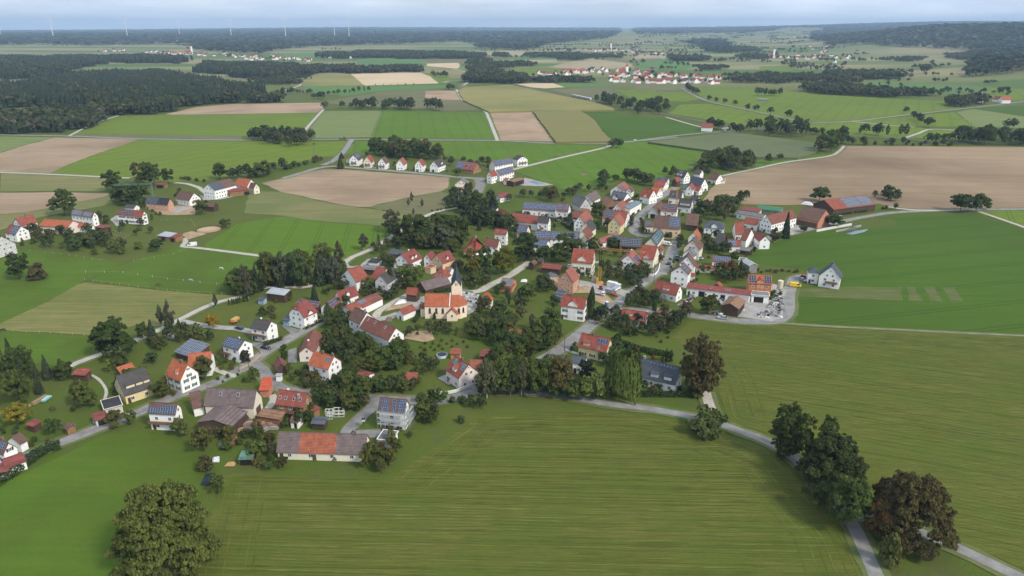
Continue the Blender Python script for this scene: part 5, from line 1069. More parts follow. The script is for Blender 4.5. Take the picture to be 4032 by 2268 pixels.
Bd('yellow garden cabin with red roof beside the round pool','T7',(182,1012),(290,1018),(315,985),None,2.6,'ochre','brick',kind='mono',rise=1.1,name='cabin',cat='cabin',win=False)
Bd('maroon sheet roofed shelter in the wooded garden','T7',(480,1035),(560,1045),(640,975),None,3,'wood','maroon',pitch=16,name='shed',win=False)
Bd('red roof peeking out of the trees below the church','T7',(772,868),(905,876),7,None,3.6,'white','brick',pitch=42)
Bd('second red roof end peeking out of the trees below the church','T7',(930,868),(1005,872),6,None,3.4,'white','brick',pitch=42)
# ---- village middle (T6)
Bd('grey metal barn among the tall trees at the meadow','T6',(378,395),(566,420),(640,385),None,4,'wood','metal',kind='mono',rise=1.2,name='barn',win=False)
Bd('small pale blue wooden hut on the lawn','T6',(285,460),(352,468),(373,440),None,2.5,'blue','blue' if False else 'slate',kind='mono',rise=.4,name='hut',win=False)
Bd('old farm barn with big rust red roof, left half','T6',(1298,290),(1432,244),13,None,5,'white','brick',pitch=40,name='barn',win=False,doors=[('F',.75,2.6,3)])
Bd('old farm barn with rust red roof, right half','T6',(1436,244),(1535,268),11,None,5,'white','brick',pitch=40,name='barn',win=False,doors=[('F',.4,2.6,3.4,'dark')])
Bd('tall pale farmhouse with slate grey roof behind the ivy column','T6',(1742,222),(1616,304),(1500,270),(1558,214),6,'grey','dark',wins=1.2)
Bd('white house with deep red roof and gabled dormer','T6',(1326,414),(1140,478),(1028,458),(1074,384),3.8,'white','maroon',dorm=[(.55,2.,'g',.25,1.4)],chim=[(.5,)])
Bd('white garage house with black panels on maroon roof','T6',(1152,494),(1042,566),(928,548),(966,500),3,'white','maroon',solar=[(.55,.95,.2,.9,4,2,'dark'),(.1,.5,.3,.9,4,2,'dark')])
Bd('white house with red half hipped roof and loggia','T6',(908,588),(764,652),(638,592),(706,512),5.6,'white','maroon',f=.55,dorm=[(.5,3.2,'x',0,6.2)],chim=[(.5,)])
Bd('dark shed with black solar roof behind the half hipped house','T6',(668,512),(900,545),(932,515),None,3.4,'wood','rbrown',kind='mono',rise=1.6,name='shed',win=False,solar=[(.05,.95,.1,.9,10,2,'dark')])
Bd('pale blue garden shed beside the half hipped house','T6',(535,668),(610,680),(642,645),None,2.8,'blue','slate',kind='mono',rise=.7,name='shed',win=False)
Bd('white house with dark roof and long balcony over the road','T6',(212,752),(385,782),(548,722),(458,682),5.6,'white','dark',balc=[('F',.05,.95,2.9)],chim=[(.85,)],dish=.4,sh=None)
Bd('white house with blue solar roof beside the road bend','T5',(2243,674),(2414,722),(2576,648),(2481,618),5.6,'white','dark',solar=[(.03,.97,.08,.95,8,5,'blue','F',1)],dish=.7,balc=[('F',.05,.5,2.9)])
Bd('long old barn house with red and dark roof slopes','T6',(956,818),(882,1006),(688,1046),(774,945),3.6,'pinkish','rbrown',dish=.7)
Bd('white house with vivid orange roof and small solar block','T6',(800,1122),(1010,1177),(1164,1092),(1077,1038),5.6,'white','orange',solar=[(.7,.88,.5,.85,3,1,'grey','F',1)],chim=[(.92,),(.45,)])
Bd('black wooden shed with rust brown roof beside the road','T6',(578,1085),(602,1160),(474,1172),(528,1112),2.6,'wood','rbrown',name='shed',win=False)
Bd('tall white farmhouse wing with dark brown roof and dish','T6',(1207,660),(1330,716),(1508,665),(1409,590),6,'white','brown',chim=[(.85,0.,1)],dish=.55)
Bd('long white barn wing with rust brown roof facing the church','T6',(1325,750),(1620,880),(1772,806),(1696,750),5,'white','rbrown',name='barn',win=True,wins=.45,nf=1,sky=[(.1,.8),(.35,.8),(.7,.75)])
Bd('old barn with solar strip and brick red roof behind the farmhouse','T6',(1572,450),(1262,594),9,(1220,536),3.6,'white','brick',segs=[(0,.36,'rbrown'),(.36,1,'brick')],name='barn',win=False,solar=[(.42,.66,.5,.9,6,1,'grey')])
Bd('small orange roofed barn beside the graveyard wall','T6',(1794,410),(1905,420),(1988,385),(1958,346),3.8,'wood','brick',name='barn',win=False)
Bd('small white barn with rust red roof below the church','T6',(1907,564),(1776,620),(1694,594),(1728,564),3,'white','brick',name='barn',win=False,doors=[('G',.5,1.2,1.8)])
Bd('maroon roofed garage with white walls in the wooded garden','T6',(1270,1245),(1392,1275),6,None,3,'white','maroon',pitch=18,name='garage',win=False,doors=[('F',.5,2.4,2.2)])
Bd('narrow red roofed hut in the lower wooded garden','T6',(1748,1280),(1908,1285),4,None,2.8,'wood','brick',kind='mono',rise=1.4,name='hut',win=False)
Bd('white house with deep red roof and two white dormers','T2',(1714,1068),(1578,1132),(1468,1072),(1510,1036),4,'white','maroon',dorm=[(.35,1.8,'g',.25,1.4),(.6,1.8,'g',.25,1.4)],dish=.4)
Bd('peach house with deep red roof and white dormer','T2',(2044,1084),(1916,1132),(1806,1095),(1848,1036),4.6,'peach','maroon',dorm=[(.5,1.8,'g',.25,1.4)])
Bd('small red roofed wing left of the peach house','T2',(1852,1058),(1790,1092),(1724,1075),(1765,1020),4,'white','maroon')
Bd('flat roofed beige garage below the peach house','T2',(1722,1160),(1790,1178),(1842,1150),None,3.4,'peach','pink',kind='flat',name='garage',win=False)
Bd('white house with hipped red roof and black chimney','T2',(1798,1270),(1925,1292),(2012,1245),None,4,'white','brick',f=.0,rise=4.6,chim=[(.5,)],sky=[(.35,.3),(.6,.35)])
Bd('small orange roofed house with panels behind the spire','T2',(1925,1205),(1990,1215),(2018,1185),None,3.6,'white','orange',pitch=36,solar=[(.5,.95,.2,.8,3,2,'blue')],win=False)
Bd('big old barn with dark brown roof behind the church tower','C1',(455,748),(1070,585),9,None,2.0,'wood','purple',pitch=36,name='barn',win=False)
Bd('navy roofed timber hut above the deep red roofs','T2',(1352,1025),(1478,1042),(1498,1010),None,2.8,'woodl','slate',kind='mono',rise=1.2,name='hut',win=False)
Bd('black carport with white base on the garden lane','T2',(1152,1110),(1262,1118),(1285,1085),None,2.8,'white','black',kind='mono',rise=.4,name='carport',win=False)
Bd('long low grey sheet roof behind the old barns','T2',(1068,1180),(1282,1200),(1290,1160),None,3,'wood','grey',kind='mono',rise=.5,name='shed',win=False)
Bd('small dark grey roofed house beside the walnut tree','T2',(1495,1220),(1600,1222),(1640,1165),None,3.8,'white','dark',pitch=36)
# ---- front left (T5, B1, B2)
Bd('white house with orange roof, green shutters and angled gables','T5',(1668,972),(1826,1036),(1990,935),(1912,866),5.2,'white','orange',sh=2,dorm=[(.62,1.5,'g',.3,1.3)],chim=[(.6,)])
Bd('orange roofed rear wing of the green shuttered house','T5',(1900,890),(2140,868),9,None,4.6,'white','orange',pitch=38,win=False)
Bd('open timber shelter with dark blue solar roof on the lawn','T5',(1760,734),(1962,798),(2084,700),None,2.8,'wood','greyd' if False else 'grey',kind='mono',rise=2.6,name='shed',win=False,solar=[(.01,.99,.02,.98,10,5,'grey','F',1)])
Bd('dark wooden hut with red roof at the meadow edge','T5',(720,965),(860,975),(908,925),None,3,'wood','brick',kind='mono',rise=.9,name='hut',win=False,doors=[('G',.5,1.2,2)])
Bd('small wooden shed with orange roof in the orchard','T5',(1232,968),(1388,915),4,None,2.4,'wood','orange',kind='mono',rise=1.8,name='shed',win=False)
Bd('white house with big blue solar roof facing the pasture','B1',(1490,484),(1780,500),(1960,436),(1850,342),6.2,'white','brown',solar=[(.02,.97,.06,.58,11,3,'blue','F',1),(.5,.97,.60,.77,5,1,'blue','F',1)],balc=[('F',.02,.98,2.9)],dish=None)
Bd('yellow house with steep charcoal roof and three dormers','B1',(1262,310),(1560,212),11.5,None,3.4,'yellow','dark',pitch=45,dorm=[(.3,2.8,'s',.3,1.2),(.6,2.2,'s',.3,1.2),(.85,2.,'s',.3,1.2)])
Bd('flat roofed cream double garage beside the charcoal roofed house','B1',(1050,450),(1248,398),8,None,3,'cream','black',kind='flat',name='garage',win=False,doors=[('F',.3,2.6,2.2,'garage'),('F',.7,2.6,2.2,'garage')])
Bd('maroon roofed carport beside the lower road','B1',(962,560),(1105,515),5,None,2.6,'grey','maroon',kind='mono',rise=.3,name='carport',win=False,doors=[('F',.5,2.6,2,'dark')])
Bd('garden shelter with maroon roof in the left orchard','B1',(250,600),(335,620),(432,568),None,2.5,'wood','maroon',kind='mono',rise=.4,name='shed',win=False)
Bd('garden shelter with faded brown roof beside the lower road','B1',(632,612),(665,648),(778,605),None,2.5,'woodl','brown',pitch=20,name='shed',win=False)
Bd('white gabled house with solar roof at the left road end','B1',(-110,850),(30,912),(248,858),(103,755),4,'white','brown',solar=[(.4,.9,.4,.9,4,2,'blue','F',1)],chim=[(.6,)],sh=1)
Bd('brown roofed outhouse behind the left gabled house','B1',(290,752),(205,800),6,None,3.2,'white','brown',pitch=36,name='garage',win=False)
Bd('maroon flat roofed garage at the left road end','B1',(60,1040),(275,965),6,None,2.8,'white','maroon',kind='mono',rise=.3,name='garage',win=False)
Bd('white shed with maroon edge at the left picture road','B1',(-60,1090),(70,1075),6,None,2.6,'white','maroon',kind='mono',rise=.3,name='garage',win=False)
Bd('huge grey roofed barn with white gable at the road junction','B1',(2062,405),(2573,428),(2710,318),(2640,246),4.6,'cream','purple',name='barn',win=False,sky=[(.3,.7),(.65,.7)],doors=[('G',.5,3.5,3.2)])
Bd('wide dark timber barn with weathered grey roof','B1',(2518,462),(2352,616),(1982,580),(2152,548),4.2,'wood','purple',name='barn',win=False,doors=[('G',.55,8,3.4)])
Bd('brown roofed link building between white house and barn','B1',(1955,440),(2075,412),8,None,3.2,'white','brown',kind='mono',rise=2.6,name='shed',win=False)
Bd('farmhouse with timber upper floor and rust brown skylit roof','B2',(470,496),(762,532),(868,438),(817,376),5,'woodl','brick',sky=[(.12,.5),(.32,.5),(.6,.5),(.82,.5)],chim=[(.75,-.35,1)],dish=.35,balc=[('F',.02,.7,2.7)])
Bd('brown roofed firewood shed beside the grey barn','B2',(282,610),(520,650),(578,590),None,3,'woodl','tan',kind='mono',rise=.9,name='shed',win=False)
Bd('red sheet roofed lean to beside the timber farmhouse','B2',(836,585),(935,530),5,None,2.8,'woodl','maroon',kind='mono',rise=.6,name='shed',win=False)
Bd('tiny white washhouse with brown roof behind the long farmhouse','B2',(612,672),(706,680),4.5,None,2.6,'white','brown',pitch=22,name='hut',win=False,doors=[('F',.6,1.,2.,'dark')])
Bd('garden hut with blue sheet roof beside the greenhouse frames','B2',(826,690),(970,700),4,None,2.5,'wood','slate',kind='mono',rise=.5,name='hut',win=False)
Bd('very long old farmhouse with brown red brown roof sections','B2',(480,978),(1388,1006),(1478,866),(1425,798),2.8,'cream','brown',segs=[(0,.25,'purple'),(.25,.66,'warm'),(.66,1,'purple')],wins=.5,chim=[(.86,)],doors=[('F',.42,1.2,2.)])
Bd('small white flat roofed garage behind the long farmhouse','B2',(1500,850),(1660,868),6,None,2.8,'white','grey',kind='flat',name='garage',win=False)
scaf_house = Bd('white house wrapped in scaffolding with scattered solar panels','B2',(1512,556),(1790,584),(1884,508),(1835,438),6.6,'white','brown',solar=[(.06,.40,.08,.46,5,2,'blue','F',1),(.06,.34,.54,.92,4,2,'blue','F',1),(.5,.64,.08,.92,1,4,'blue','F',1),(.70,.97,.08,.92,4,4,'blue','F',1)],nf=2,wins=.7)
Bd('small shed with vivid orange red roof behind the white gable','B2',(304,355),(414,352),6,None,3,'brickw','vivid',kind='mono',rise=2.2,name='shed',win=False)
Bd('green roofed open field shelter behind bare shrubs','B2',(90,1055),(240,1050),4.5,None,2.4,'woodl','teal',kind='mono',rise=.4,name='shed',win=False,doors=[('F',.5,3.5,1.8,'dark')])
# ---- upper right farm (T4)
Bd('big white farmhouse with long rust brown roof of the courtyard farm','T4',(1648,662),(1390,732),(1243,706),(1322,642),6.2,'white','rbrown',wins=1.2)
Bd('brick barn wing with dark brown roof and wide gates','T4',(1636,660),(1862,704),(1932,642),(1905,582),5,'brickw','brown',name='barn',win=False,doors=[('F',.2,5,3.6),('F',.5,5,3.6),('F',.8,4,3.6)])
Bd('low grey roofed stable with small dark windows','T4',(1008,614),(1298,664),(1345,640),None,3.4,'white','grey',pitch=20,name='stable',win=True,wins=.6)
Bd('maroon roofed shed behind the low grey stable','T4',(1064,580),(1265,605),8,None,3.2,'grey','maroon',kind='mono',rise=.8,name='shed',win=False)
Bd('bright green covered silage shelter behind the stable','T4',(1230,572),(1480,600),13,None,2.6,'greyd','green',pitch=10,name='shelter',cat='shelter',win=False)
Bd('very long barn with brown roof and solar block at the tan field','T4',(2450,528),(2018,582),(1852,514),(1937,481),4.8,'wood','brick',name='barn',win=False,solar=[(.03,.3,.08,.94,9,6,'grey'),(.32,.66,.08,.94,9,6,'grey')],doors=[('F',.3,10,1.6,'dark'),('F',.7,12,1.6,'dark')])
Bd('small white house with orange roof in front of the courtyard farm','T4',(1086,714),(1232,742),(1250,705),None,3.8,'white','brick',pitch=34)
Bd('red roofed white barn house among the lower farm buildings','T4',(1018,828),(1110,832),(1158,770),None,4,'white','brick',pitch=38)
Bd('white gabled house with blue panels at its roof end','T4',(940,950),(1078,956),(1222,938),(1152,868),3.8,'white','brick',solar=[(.02,.62,.1,.9,6,4,'blue')])
Bd('dark red roofed barn behind the blue panelled house','T4',(1065,885),(1128,898),(1200,850),None,4.4,'white','rbrown',pitch=44,name='barn',win=False)
Bd('narrow white gable with dark red roof by the farm lane','T4',(1190,850),(1262,905),7,None,4.8,'white','maroon',pitch=44,wins=.9)
Bd('small grey roofed shed at the foot of the panelled house','T4',(1062,990),(1165,1005),5,None,2.6,'wood','grey',kind='mono',name='shed',win=False)
Bd('black pyramid roofed house half hidden by gardens','T4',(815,935),(905,945),(930,900),None,3.6,'wood','dark',pitch=50,win=False)
Bd('dark carport beside the big peach inn','T4',(95,750),(190,755),(200,715),None,4,'white','brown',pitch=28,solar=[(.2,.6,.2,.9,3,2,'blue')])
Bd('brown barn roof to the right of the peach inn','T4',(512,735),(640,745),(650,680),None,3.6,'wood','brown',pitch=34,name='barn',win=False)
for b_ in BUILT:
    if b_[2] > 22 or b_[2] < 3 or b_[1] < 3: print('DIM',b_)
print('buildings',len(BUILT))
# ---------------------------------------------------------------- single trees read from the photo
D = [('round','dark'),('egg','dark'),('round','mid')]; MX = D + [('egg','olive'),('bush','mid'),('round','olive')]; BU = [('bush','dark'),('bush','mid'),('bush','olive'),('bush','brown')]; SP = [('spruce','blue'),('spruce','dark')]; BI = [('birch','birch'),('birch','grey')]
FR = [('round','olive'),('bush','olive'),('round','mid'),('bush','dark'),('egg','brown')]
for t_ in [
 ('N2',(865,1420),635,880,'huge','oak','huge spreading oak standing alone between pasture and mown meadow'),
 ('N1',(745,560),205,290,'tall','dark','tall grey green tree at the upper end of the roadside row'),
 ('N1',(950,660),290,330,'big','mid','slender roadside tree second from the upper end of the row'),
 ('N1',(1070,800),420,480,'huge','dark','broad dark tree in the middle of the roadside row'),
 ('N1',(985,940),640,290,'big','dark','smaller dark tree leaning out of the roadside row to the meadow'),
 ('N1',(1185,1090),730,330,'big','mid','grey green tree at the road fork end of the row'),
 ('N1',(1650,1190),720,560,'huge','brown','broad bronze brown tree at the road fork'),
 ('N1',(1480,1000),715,240,'egg','rust','rust topped tree beside the bronze tree at the fork'),
 ('N1',(1425,1160),890,220,'egg','rust','small rust and green tree at the road fork'),
 ('N1',(1500,1370),1170,170,'bush','olive','low olive shrub below the bronze tree'),
 ('N1',(1600,1250),1160,150,'bush','light','yellow green shrub between bronze tree and road'),
 ('N1',(160,370),235,280,'bush','dark','dark wide shrub beside the gravel drive'),
 ('T8',(1160,1420),875,420,'tall','brown','great copper green lime tree beside the slate house'),
 ('T7',(1930,1460),1000,370,'willow','light','large weeping willow between yellow house and slate house'),
 ('T7',(1310,1430),1060,290,'big','brown','bronze brown tree before the dark solar house'),
 ('T7',(560,1460),1085,250,'birch','birch','tall thin birch beside the blush white house'),
 ('T7',(910,1440),1085,190,'birch','birch','slim birch beside the bronze tree'),
 ('T7',(1070,1450),1170,220,'egg','mid','dark green tree between birch and bronze tree'),
 ('T7',(1560,1280),1070,170,'egg','blue','bluish dark tree behind the grey gabled wing'),
 ('T7',(1650,1480),1250,280,'round','light','fresh green tree at the willow foot'),
 ('T7',(1420,1480),1320,180,'round','mid','small round tree below the bronze tree'),
 ('T7',(1615,655),370,78,'thuja','dark','tall dark columnar cypress beside the gable front house'),
 ('T6',(1645,365),150,68,'thuja','dark','ivy green column beside the tall pale farmhouse'),
 ('T6',(1015,675),520,80,'thuja','dark','dark columnar evergreen at the main road'),
 ('T6',(875,478),298,98,'spruce','blue','single spruce on the lawn behind the half hipped house'),
 ('T6',(1080,312),30,190,'birch','grey','tall pale birch beside the old farm barns'),
 ('T6',(930,310),0,170,'spruce','blue','tall dark spruce behind the lawn'),
 ('T6',(740,340),40,200,'egg','dark','big dark tree right of the grey metal barn'),
 ('T6',(560,330),0,240,'birch','grey','high airy tree behind the grey metal barn'),
 ('T6',(420,330),20,200,'egg','olive','olive tree behind the grey metal barn'),
 ('T6',(290,380),120,120,'spruce','blue','pointed spruce left of the grey metal barn'),
 ('T6',(170,420),130,180,'birch','grey','bare topped birch at the gravel path'),
 ('T6',(1210,330),200,120,'egg','dark','dark tree beside the left old barn'),
 ('T6',(1430,370),250,170,'round','olive','brownish walnut before the old farm barns'),
 ('T6',(1850,340),110,280,'big','mid','large walnut tree behind the dark barn'),
 ('T6',(2090,665),602,36,'bush','dark','clipped evergreen against the church wall'),
 ('T5',(1190,780),420,400,'big','dark','big dark oak at the gravel path beside the meadow'),
 ('T5',(1550,610),410,130,'spruce','blue','dark spruce beside the big oak'),('T5',(1455,620),440,120,'egg','dark','narrow tree between oak and spruce'),
 ('T5',(1640,480),270,90,'birch','grey','thin bare birch at the meadow path'),('T5',(1740,530),230,130,'birch','grey','taller thin birch beside the spruce'),('T5',(1720,540),300,130,'spruce','blue','spruce in front of the thin birches'),
 ('T5',(1820,500),400,80,'spruce','dark','small spruce at the path corner'),('T5',(2165,500),362,130,'round','gold','small golden yellow tree beside the lane'),
 ('T5',(2000,630),460,150,'egg','olive','brownish pear tree beside the solar shelter'),('T5',(2190,285),150,55,'birch','grey','lone thin tree on the gravel path'),
 ('T5',(2080,1010),815,190,'round','olive','round clipped tree before the green shuttered house'),('T5',(1430,1050),900,190,'round','light','round green tree behind the charcoal roofed house'),('T5',(1310,1010),910,110,'round','dark','bluish shrub before the orange shed'),
 ('T5',(840,1280),1050,220,'egg','olive','rounded yew on the left lawn'),('T5',(940,1290),1150,140,'round','olive','smaller shrub beside the rounded yew'),('T5',(1550,850),745,130,'round','dark','dark shrub on the orchard lawn'),
 ('T5',(2490,840),740,110,'bush','purple','dark purple shrub before the solar house'),('T5',(1250,930),750,150,'round','olive','orchard tree behind the red roofed hut'),('T5',(1110,940),830,90,'round','light','pale green bush beside the orchard'),
 ('T5',(1200,1150),1060,130,'bush','dark','dark low shrub on the lawn'),('T5',(640,1000),810,190,'spruce','dark','broad dark conifer at the wood edge'),
 ('B1',(180,600),415,260,'round','yellow','yellowish round tree at the left lawn edge'),('B1',(550,690),555,160,'round','dark','round tree between the garden shelters'),('B1',(1180,620),475,190,'round','brown','brownish tree beside the lower road'),('B1',(1340,590),470,120,'round','mid','green bush beside the driveway'),
 ('B1',(1640,330),160,190,'round','olive','loose tree between charcoal roof and road'),('B1',(1850,720),540,170,'egg','olive','loose olive tree before the timber barn'),('B1',(2070,870),655,240,'round','olive','orchard tree before the rusty round shed'),('B1',(2090,1060),930,160,'bush','brown','bare brown shrub beside the white sheet'),('B1',(2210,1290),1120,150,'egg','mid','young tree beside the black silage cover'),
 ('T6',(265,1310),1160,120,'round','mid','small round tree on the junction corner'),('T6',(570,1080),980,75,'egg','dark','dark clipped shrub beside the old barn house'),('T6',(560,985),925,75,'round','dark','low round evergreen at the drive'),
 ('T6',(1200,1370),1195,200,'egg','mid','dark fruit tree below the maroon garage'),('T6',(1400,1210),1030,260,'big','olive','wide chestnut in the wooded garden'),('T6',(1520,1180),940,280,'big','mid','high chestnut in the wooded garden'),('T6',(1700,1160),960,220,'egg','dark','dark tree beside the round lawn'),
 ('T3',(215,1225),968,260,'big','yellow','large chestnut turning yellow above the church lane'),('T2',(2215,1235),985,185,'big','yellow','second yellowing chestnut beside the pyramid roof'),('T2',(2345,1235),960,150,'big','dark','dark chestnut between the two yellowing ones'),('T2',(2260,1360),1185,120,'birch','light','fresh green slim tree below the chestnuts'),
 ('T3',(430,1105),838,280,'big','dark','big dark chestnut before the small solar house'),('T3',(850,1085),832,330,'big','dark','widest dark chestnut before the long solar barn'),('T3',(630,1115),960,150,'round','mid','round tree between the chestnuts'),('T3',(775,1115),965,140,'round','mid','second round tree between the chestnuts'),('T3',(960,1060),890,130,'egg','dark','dark tree right of the widest chestnut'),
 ('T3',(1325,980),860,135,'egg','dark','dark tree before the timber solar barn'),('T3',(1110,1010),880,130,'egg','dark','bare dark tree beside the crane jib'),('T3',(1160,645),498,138,'egg','mid','big oak in the village middle'),('T3',(695,500),350,130,'egg','brown','brown green oak behind the long solar barn'),('T3',(1160,810),720,90,'round','dark','dark garden tree between barns'),
 ('T4',(1525,868),608,115,'spruce','blue','tall dark spruce before the courtyard farm'),('T4',(1415,915),770,150,'birch','grey','bare grey tree beside the tall spruce'),('T4',(1870,500),362,180,'round','dark','round dark oak at the edge of the tan field'),('T4',(2010,755),638,170,'round','dark','round dark tree beside the farm road'),('T4',(1710,810),738,85,'round','dark','small tree beside the farm road'),
 ('F3',(2150,1402),1293,130,'round','dark','dark round tree beside the field road'),('F3',(2255,1400),1294,120,'round','mid','lighter round tree beside the field road'),('F3',(2320,1388),1310,70,'egg','dark','narrow tree right of the field road pair'),
 ('T1',(660,640),388,260,'big','dark','large dark oak behind the double house'),('T1',(200,1285),1030,230,'big','dark','dark tree standing in the left meadow'),('T1',(390,1290),1150,190,'bush','brown','brown shrub beside the dark meadow tree'),('T1',(2055,625),490,150,'round','olive','round olive tree beside the building site'),('T1',(2290,765),675,110,'round','mid','small tree beside the riding ring'),('T1',(1590,1000),890,150,'round','dark','round bush at the end of the hamlet thicket'),
 ('T1',(1150,400),190,210,'big','dark','dark round oak at the hamlet field edge'),('T1',(1450,330),103,190,'big','brown','tall oak behind the green crane, left of its pair'),('T1',(1560,340),105,180,'big','dark','tall oak behind the green crane, right of its pair'),('T1',(1710,325),165,120,'round','dark','smaller oak right of the green crane'),('T1',(1300,530),330,280,'big','dark','broad dark tree under the green crane jib'),('T1',(1440,480),300,170,'egg','dark','dark tree behind the half finished house'),
 ('T2',(1400,810),590,200,'big','grey','silvery willow at the stream corner'),('T2',(1620,920),640,310,'big','dark','big dark tree beside the silvery willow'),('T2',(1860,950),735,250,'big','grey','second silvery willow above the deep red roofs'),('T2',(2010,1060),870,150,'egg','olive','olive tree above the peach house'),('T2',(2100,970),790,200,'egg','mid','green tree beside the wedge shaped lawn'),('T2',(1740,970),800,200,'egg','dark','dark tree between the silvery willows'),('T2',(1480,960),850,150,'round','dark','dark bush below the silvery willow'),
 ('T2',(1115,990),825,120,'birch','grey','thin grey tree at the bright field corner'),('T2',(1270,960),830,40,'birch','grey','bare leaning trunk at the bright field corner'),('T2',(870,1180),915,130,'birch','birch','tall birch at the lane bend'),('T2',(700,1130),940,200,'egg','olive','loose tall tree beside the lane bend'),('T2',(880,165),30,90,'spruce','dark','dark spruce at the northern lane corner'),('T2',(890,60),0,70,'spruce','dark','second spruce at the northern lane corner'),
 ('T2',(2180,440),300,90,'egg','brown','brown oak beside the road fork'),('T2',(2080,600),400,180,'birch','grey','tall thin tree group leader at the footpath'),('T2',(2430,620),400,160,'spruce','blue','very dark spruce before the lone maroon roof'),('T2',(2200,720),480,200,'spruce','blue','broad dark spruce above the wedge shaped lawn'),('T2',(2330,740),560,170,'egg','blue','dark tree beside the broad spruce'),('T2',(2070,240),160,80,'egg','mid','small green tree before the brown timber house'),
 ('T8',(1250,610),420,190,'egg','olive','loose walnut tree before the long workshop'),('T8',(710,570),470,55,'thuja','dark','narrow evergreen behind the red bungalow'),('T8',(810,610),510,100,'round','olive','round olive bush beside the red bungalow'),('T8',(830,1100),975,30,'thuja','dark','thin dark evergreen by the slate house hedge'),('T8',(865,1100),990,80,'round','dark','small round tree by the slate house hedge'),('T8',(330,1040),900,160,'egg','dark','dark tree behind the yellow house'),
 ('T4',(1070,1210),1090,110,'spruce','dark','dark conifer beside the grey metal hall'),('T4',(960,1250),1110,180,'round','rust','dark red leaved tree in the gardens'),('T3',(1790,1110),1035,90,'round','rust','dark red shrub beside the village street'),('T3',(1545,1190),1140,60,'bush','rust','red leaved shrub before the glazed gable'),
]: tpx(*t_)
def AR(tile,poly,n,kinds,label,hr=(5,9),**k): area(tile,poly,n,kinds,label,label,hr,**k)
def RW(tile,a,b2,n,kinds,label,hr=(5,9),**k): row(tile,a,b2,n,kinds,label,label,hr,**k)
AR('T5',[(-60,1000),(150,830),(420,850),(560,1010),(480,1130),(330,1240),(100,1300),(-60,1330)],16,[('spruce','blue'),('spruce','dark'),('spruce','dark'),('egg','dark')],'dark conifer in the thick grove at the left border',(13,19),mind=5)
AR('T5',[(440,960),(700,900),(780,950),(640,1030),(520,1060)],6,D + BU,'dark tree behind the red roofed hut',(7,11))
AR('T5',[(980,600),(1450,620),(1420,690),(1250,760),(1050,800)],8,D + BU,'undergrowth tree at the foot of the big oak',(6,10))
AR('T5',[(1480,640),(1950,560),(2200,600),(2180,700),(2050,650),(1900,610),(1720,720),(1580,770)],14,FR,'garden tree round the junk corner and solar shelter',(5,9))
AR('T5',[(2080,760),(2230,800),(2420,880),(2380,940),(2180,900)],9,BU,'dense shrub below the solar roofed house',(4,7))
AR('T5',[(500,1300),(760,1330),(760,1380),(560,1390)],3,BU,'low flowering shrub on the left lawn',(3,5))
AR('T1',[(220,890),(500,830),(560,780),(740,780),(960,820),(1100,870),(1450,960),(1560,1000),(1440,1070),(1150,1095),(900,1020),(600,990),(300,960)],46,MX,'thicket tree below the orange roofed barn',(7,12))
AR('T1',[(130,880),(480,900),(470,960),(200,950)],10,BU,'low shrub in front of the hamlet houses',(4,7))
AR('T1',[(220,800),(420,780),(420,870),(240,880)],5,MX,'tree between the white house and the orange barn',(7,11))
AR('T1',[(1180,790),(1450,740),(1560,820),(1500,860),(1300,850)],9,FR,'orchard tree before the blue doored farmhouse',(5,8))
AR('T1',[(1040,620),(1100,660),(1110,740),(960,730),(980,650)],6,MX,'garden tree beside the solar double house',(5,8))
AR('T1',[(1540,600),(1640,590),(1660,640),(1530,690),(1480,700)],7,BU,'shrub along the building site',(4,7))
AR('T1',[(1100,440),(1480,480),(1480,560),(1150,530)],8,D,'dark tree behind the blue doored farmhouse',(7,11))
RW('T1',(1800,270),(2080,300),7,BU + FR,'hedgerow shrub along the farm drive',(4,8)); RW('T1',(1760,455),(1830,400),3,FR,'garden bush beside the brown chalet',(4,6))
RW('F1',(1610,1345),(2000,1330),9,D,'dark hedgerow tree behind the white farmhouse',(9,15)); RW('F1',(1850,1345),(2440,1200),16,D + BU,'hedgerow tree along the lane to the northern row',(7,12))
AR('F1',[(1815,1052),(2000,1085),(2240,1112),(2365,1050),(2290,1010),(1950,1015)],34,[('egg','dark'),('round','dark'),('egg','olive'),('egg','blue')],'tree in the copse between the bright fields',(11,15),mind=5)
AR('F2',[(210,820),(560,825),(780,828),(1030,832),(1035,815),(800,805),(560,805),(330,805)],26,D,'dark tree in the line behind the striped green field',(10,19),mind=6); RW('F2',(150,822),(160,820),1,[('egg','brown')],'rust brown bush at the track corner',(13,14))
AR('F2',[(480,1165),(560,1190),(760,1205),(1040,1200),(1040,1165),(820,1140),(560,1120)],30,D + [('egg','brown')],'tree in the dark grove behind the northern row',(10,17),mind=5)
AR('F2',[(1060,680),(1140,682),(1130,668),(1070,666)],6,D,'tree in the tiny copse on the field rise',(9,14)); AR('F2',[(1060,1260),(1130,1200),(1380,1240),(1370,1300),(1200,1310)],12,FR,'garden tree round the brown timber house',(6,10))
AR('T2',[(1080,110),(1110,135),(1260,150),(1450,170),(1650,195),(1780,200),(1950,210),(1980,180),(1700,150),(1400,120)],26,BU + FR,'front garden shrub along the northern row',(3.5,6.5)); AR('T2',[(960,55),(1400,60),(1800,90),(2000,110),(1990,90),(1400,30),(980,20)],10,MX,'garden tree behind the northern row',(6,9))
AR('F2',[(2150,770),(2300,820),(2576,870),(2640,880),(2640,820),(2440,790),(2200,740)],26,D,'tree in the dark grove beside the railway',(11,18),mind=6); AR('F3',[(0,765),(130,772),(290,740),(280,700),(200,690),(0,720)],12,D,'dark grove tree at the railway bend',(12,18))
RW('F2',(2290,1112),(2370,1108),3,D,'tree at the country road bend',(8,12))
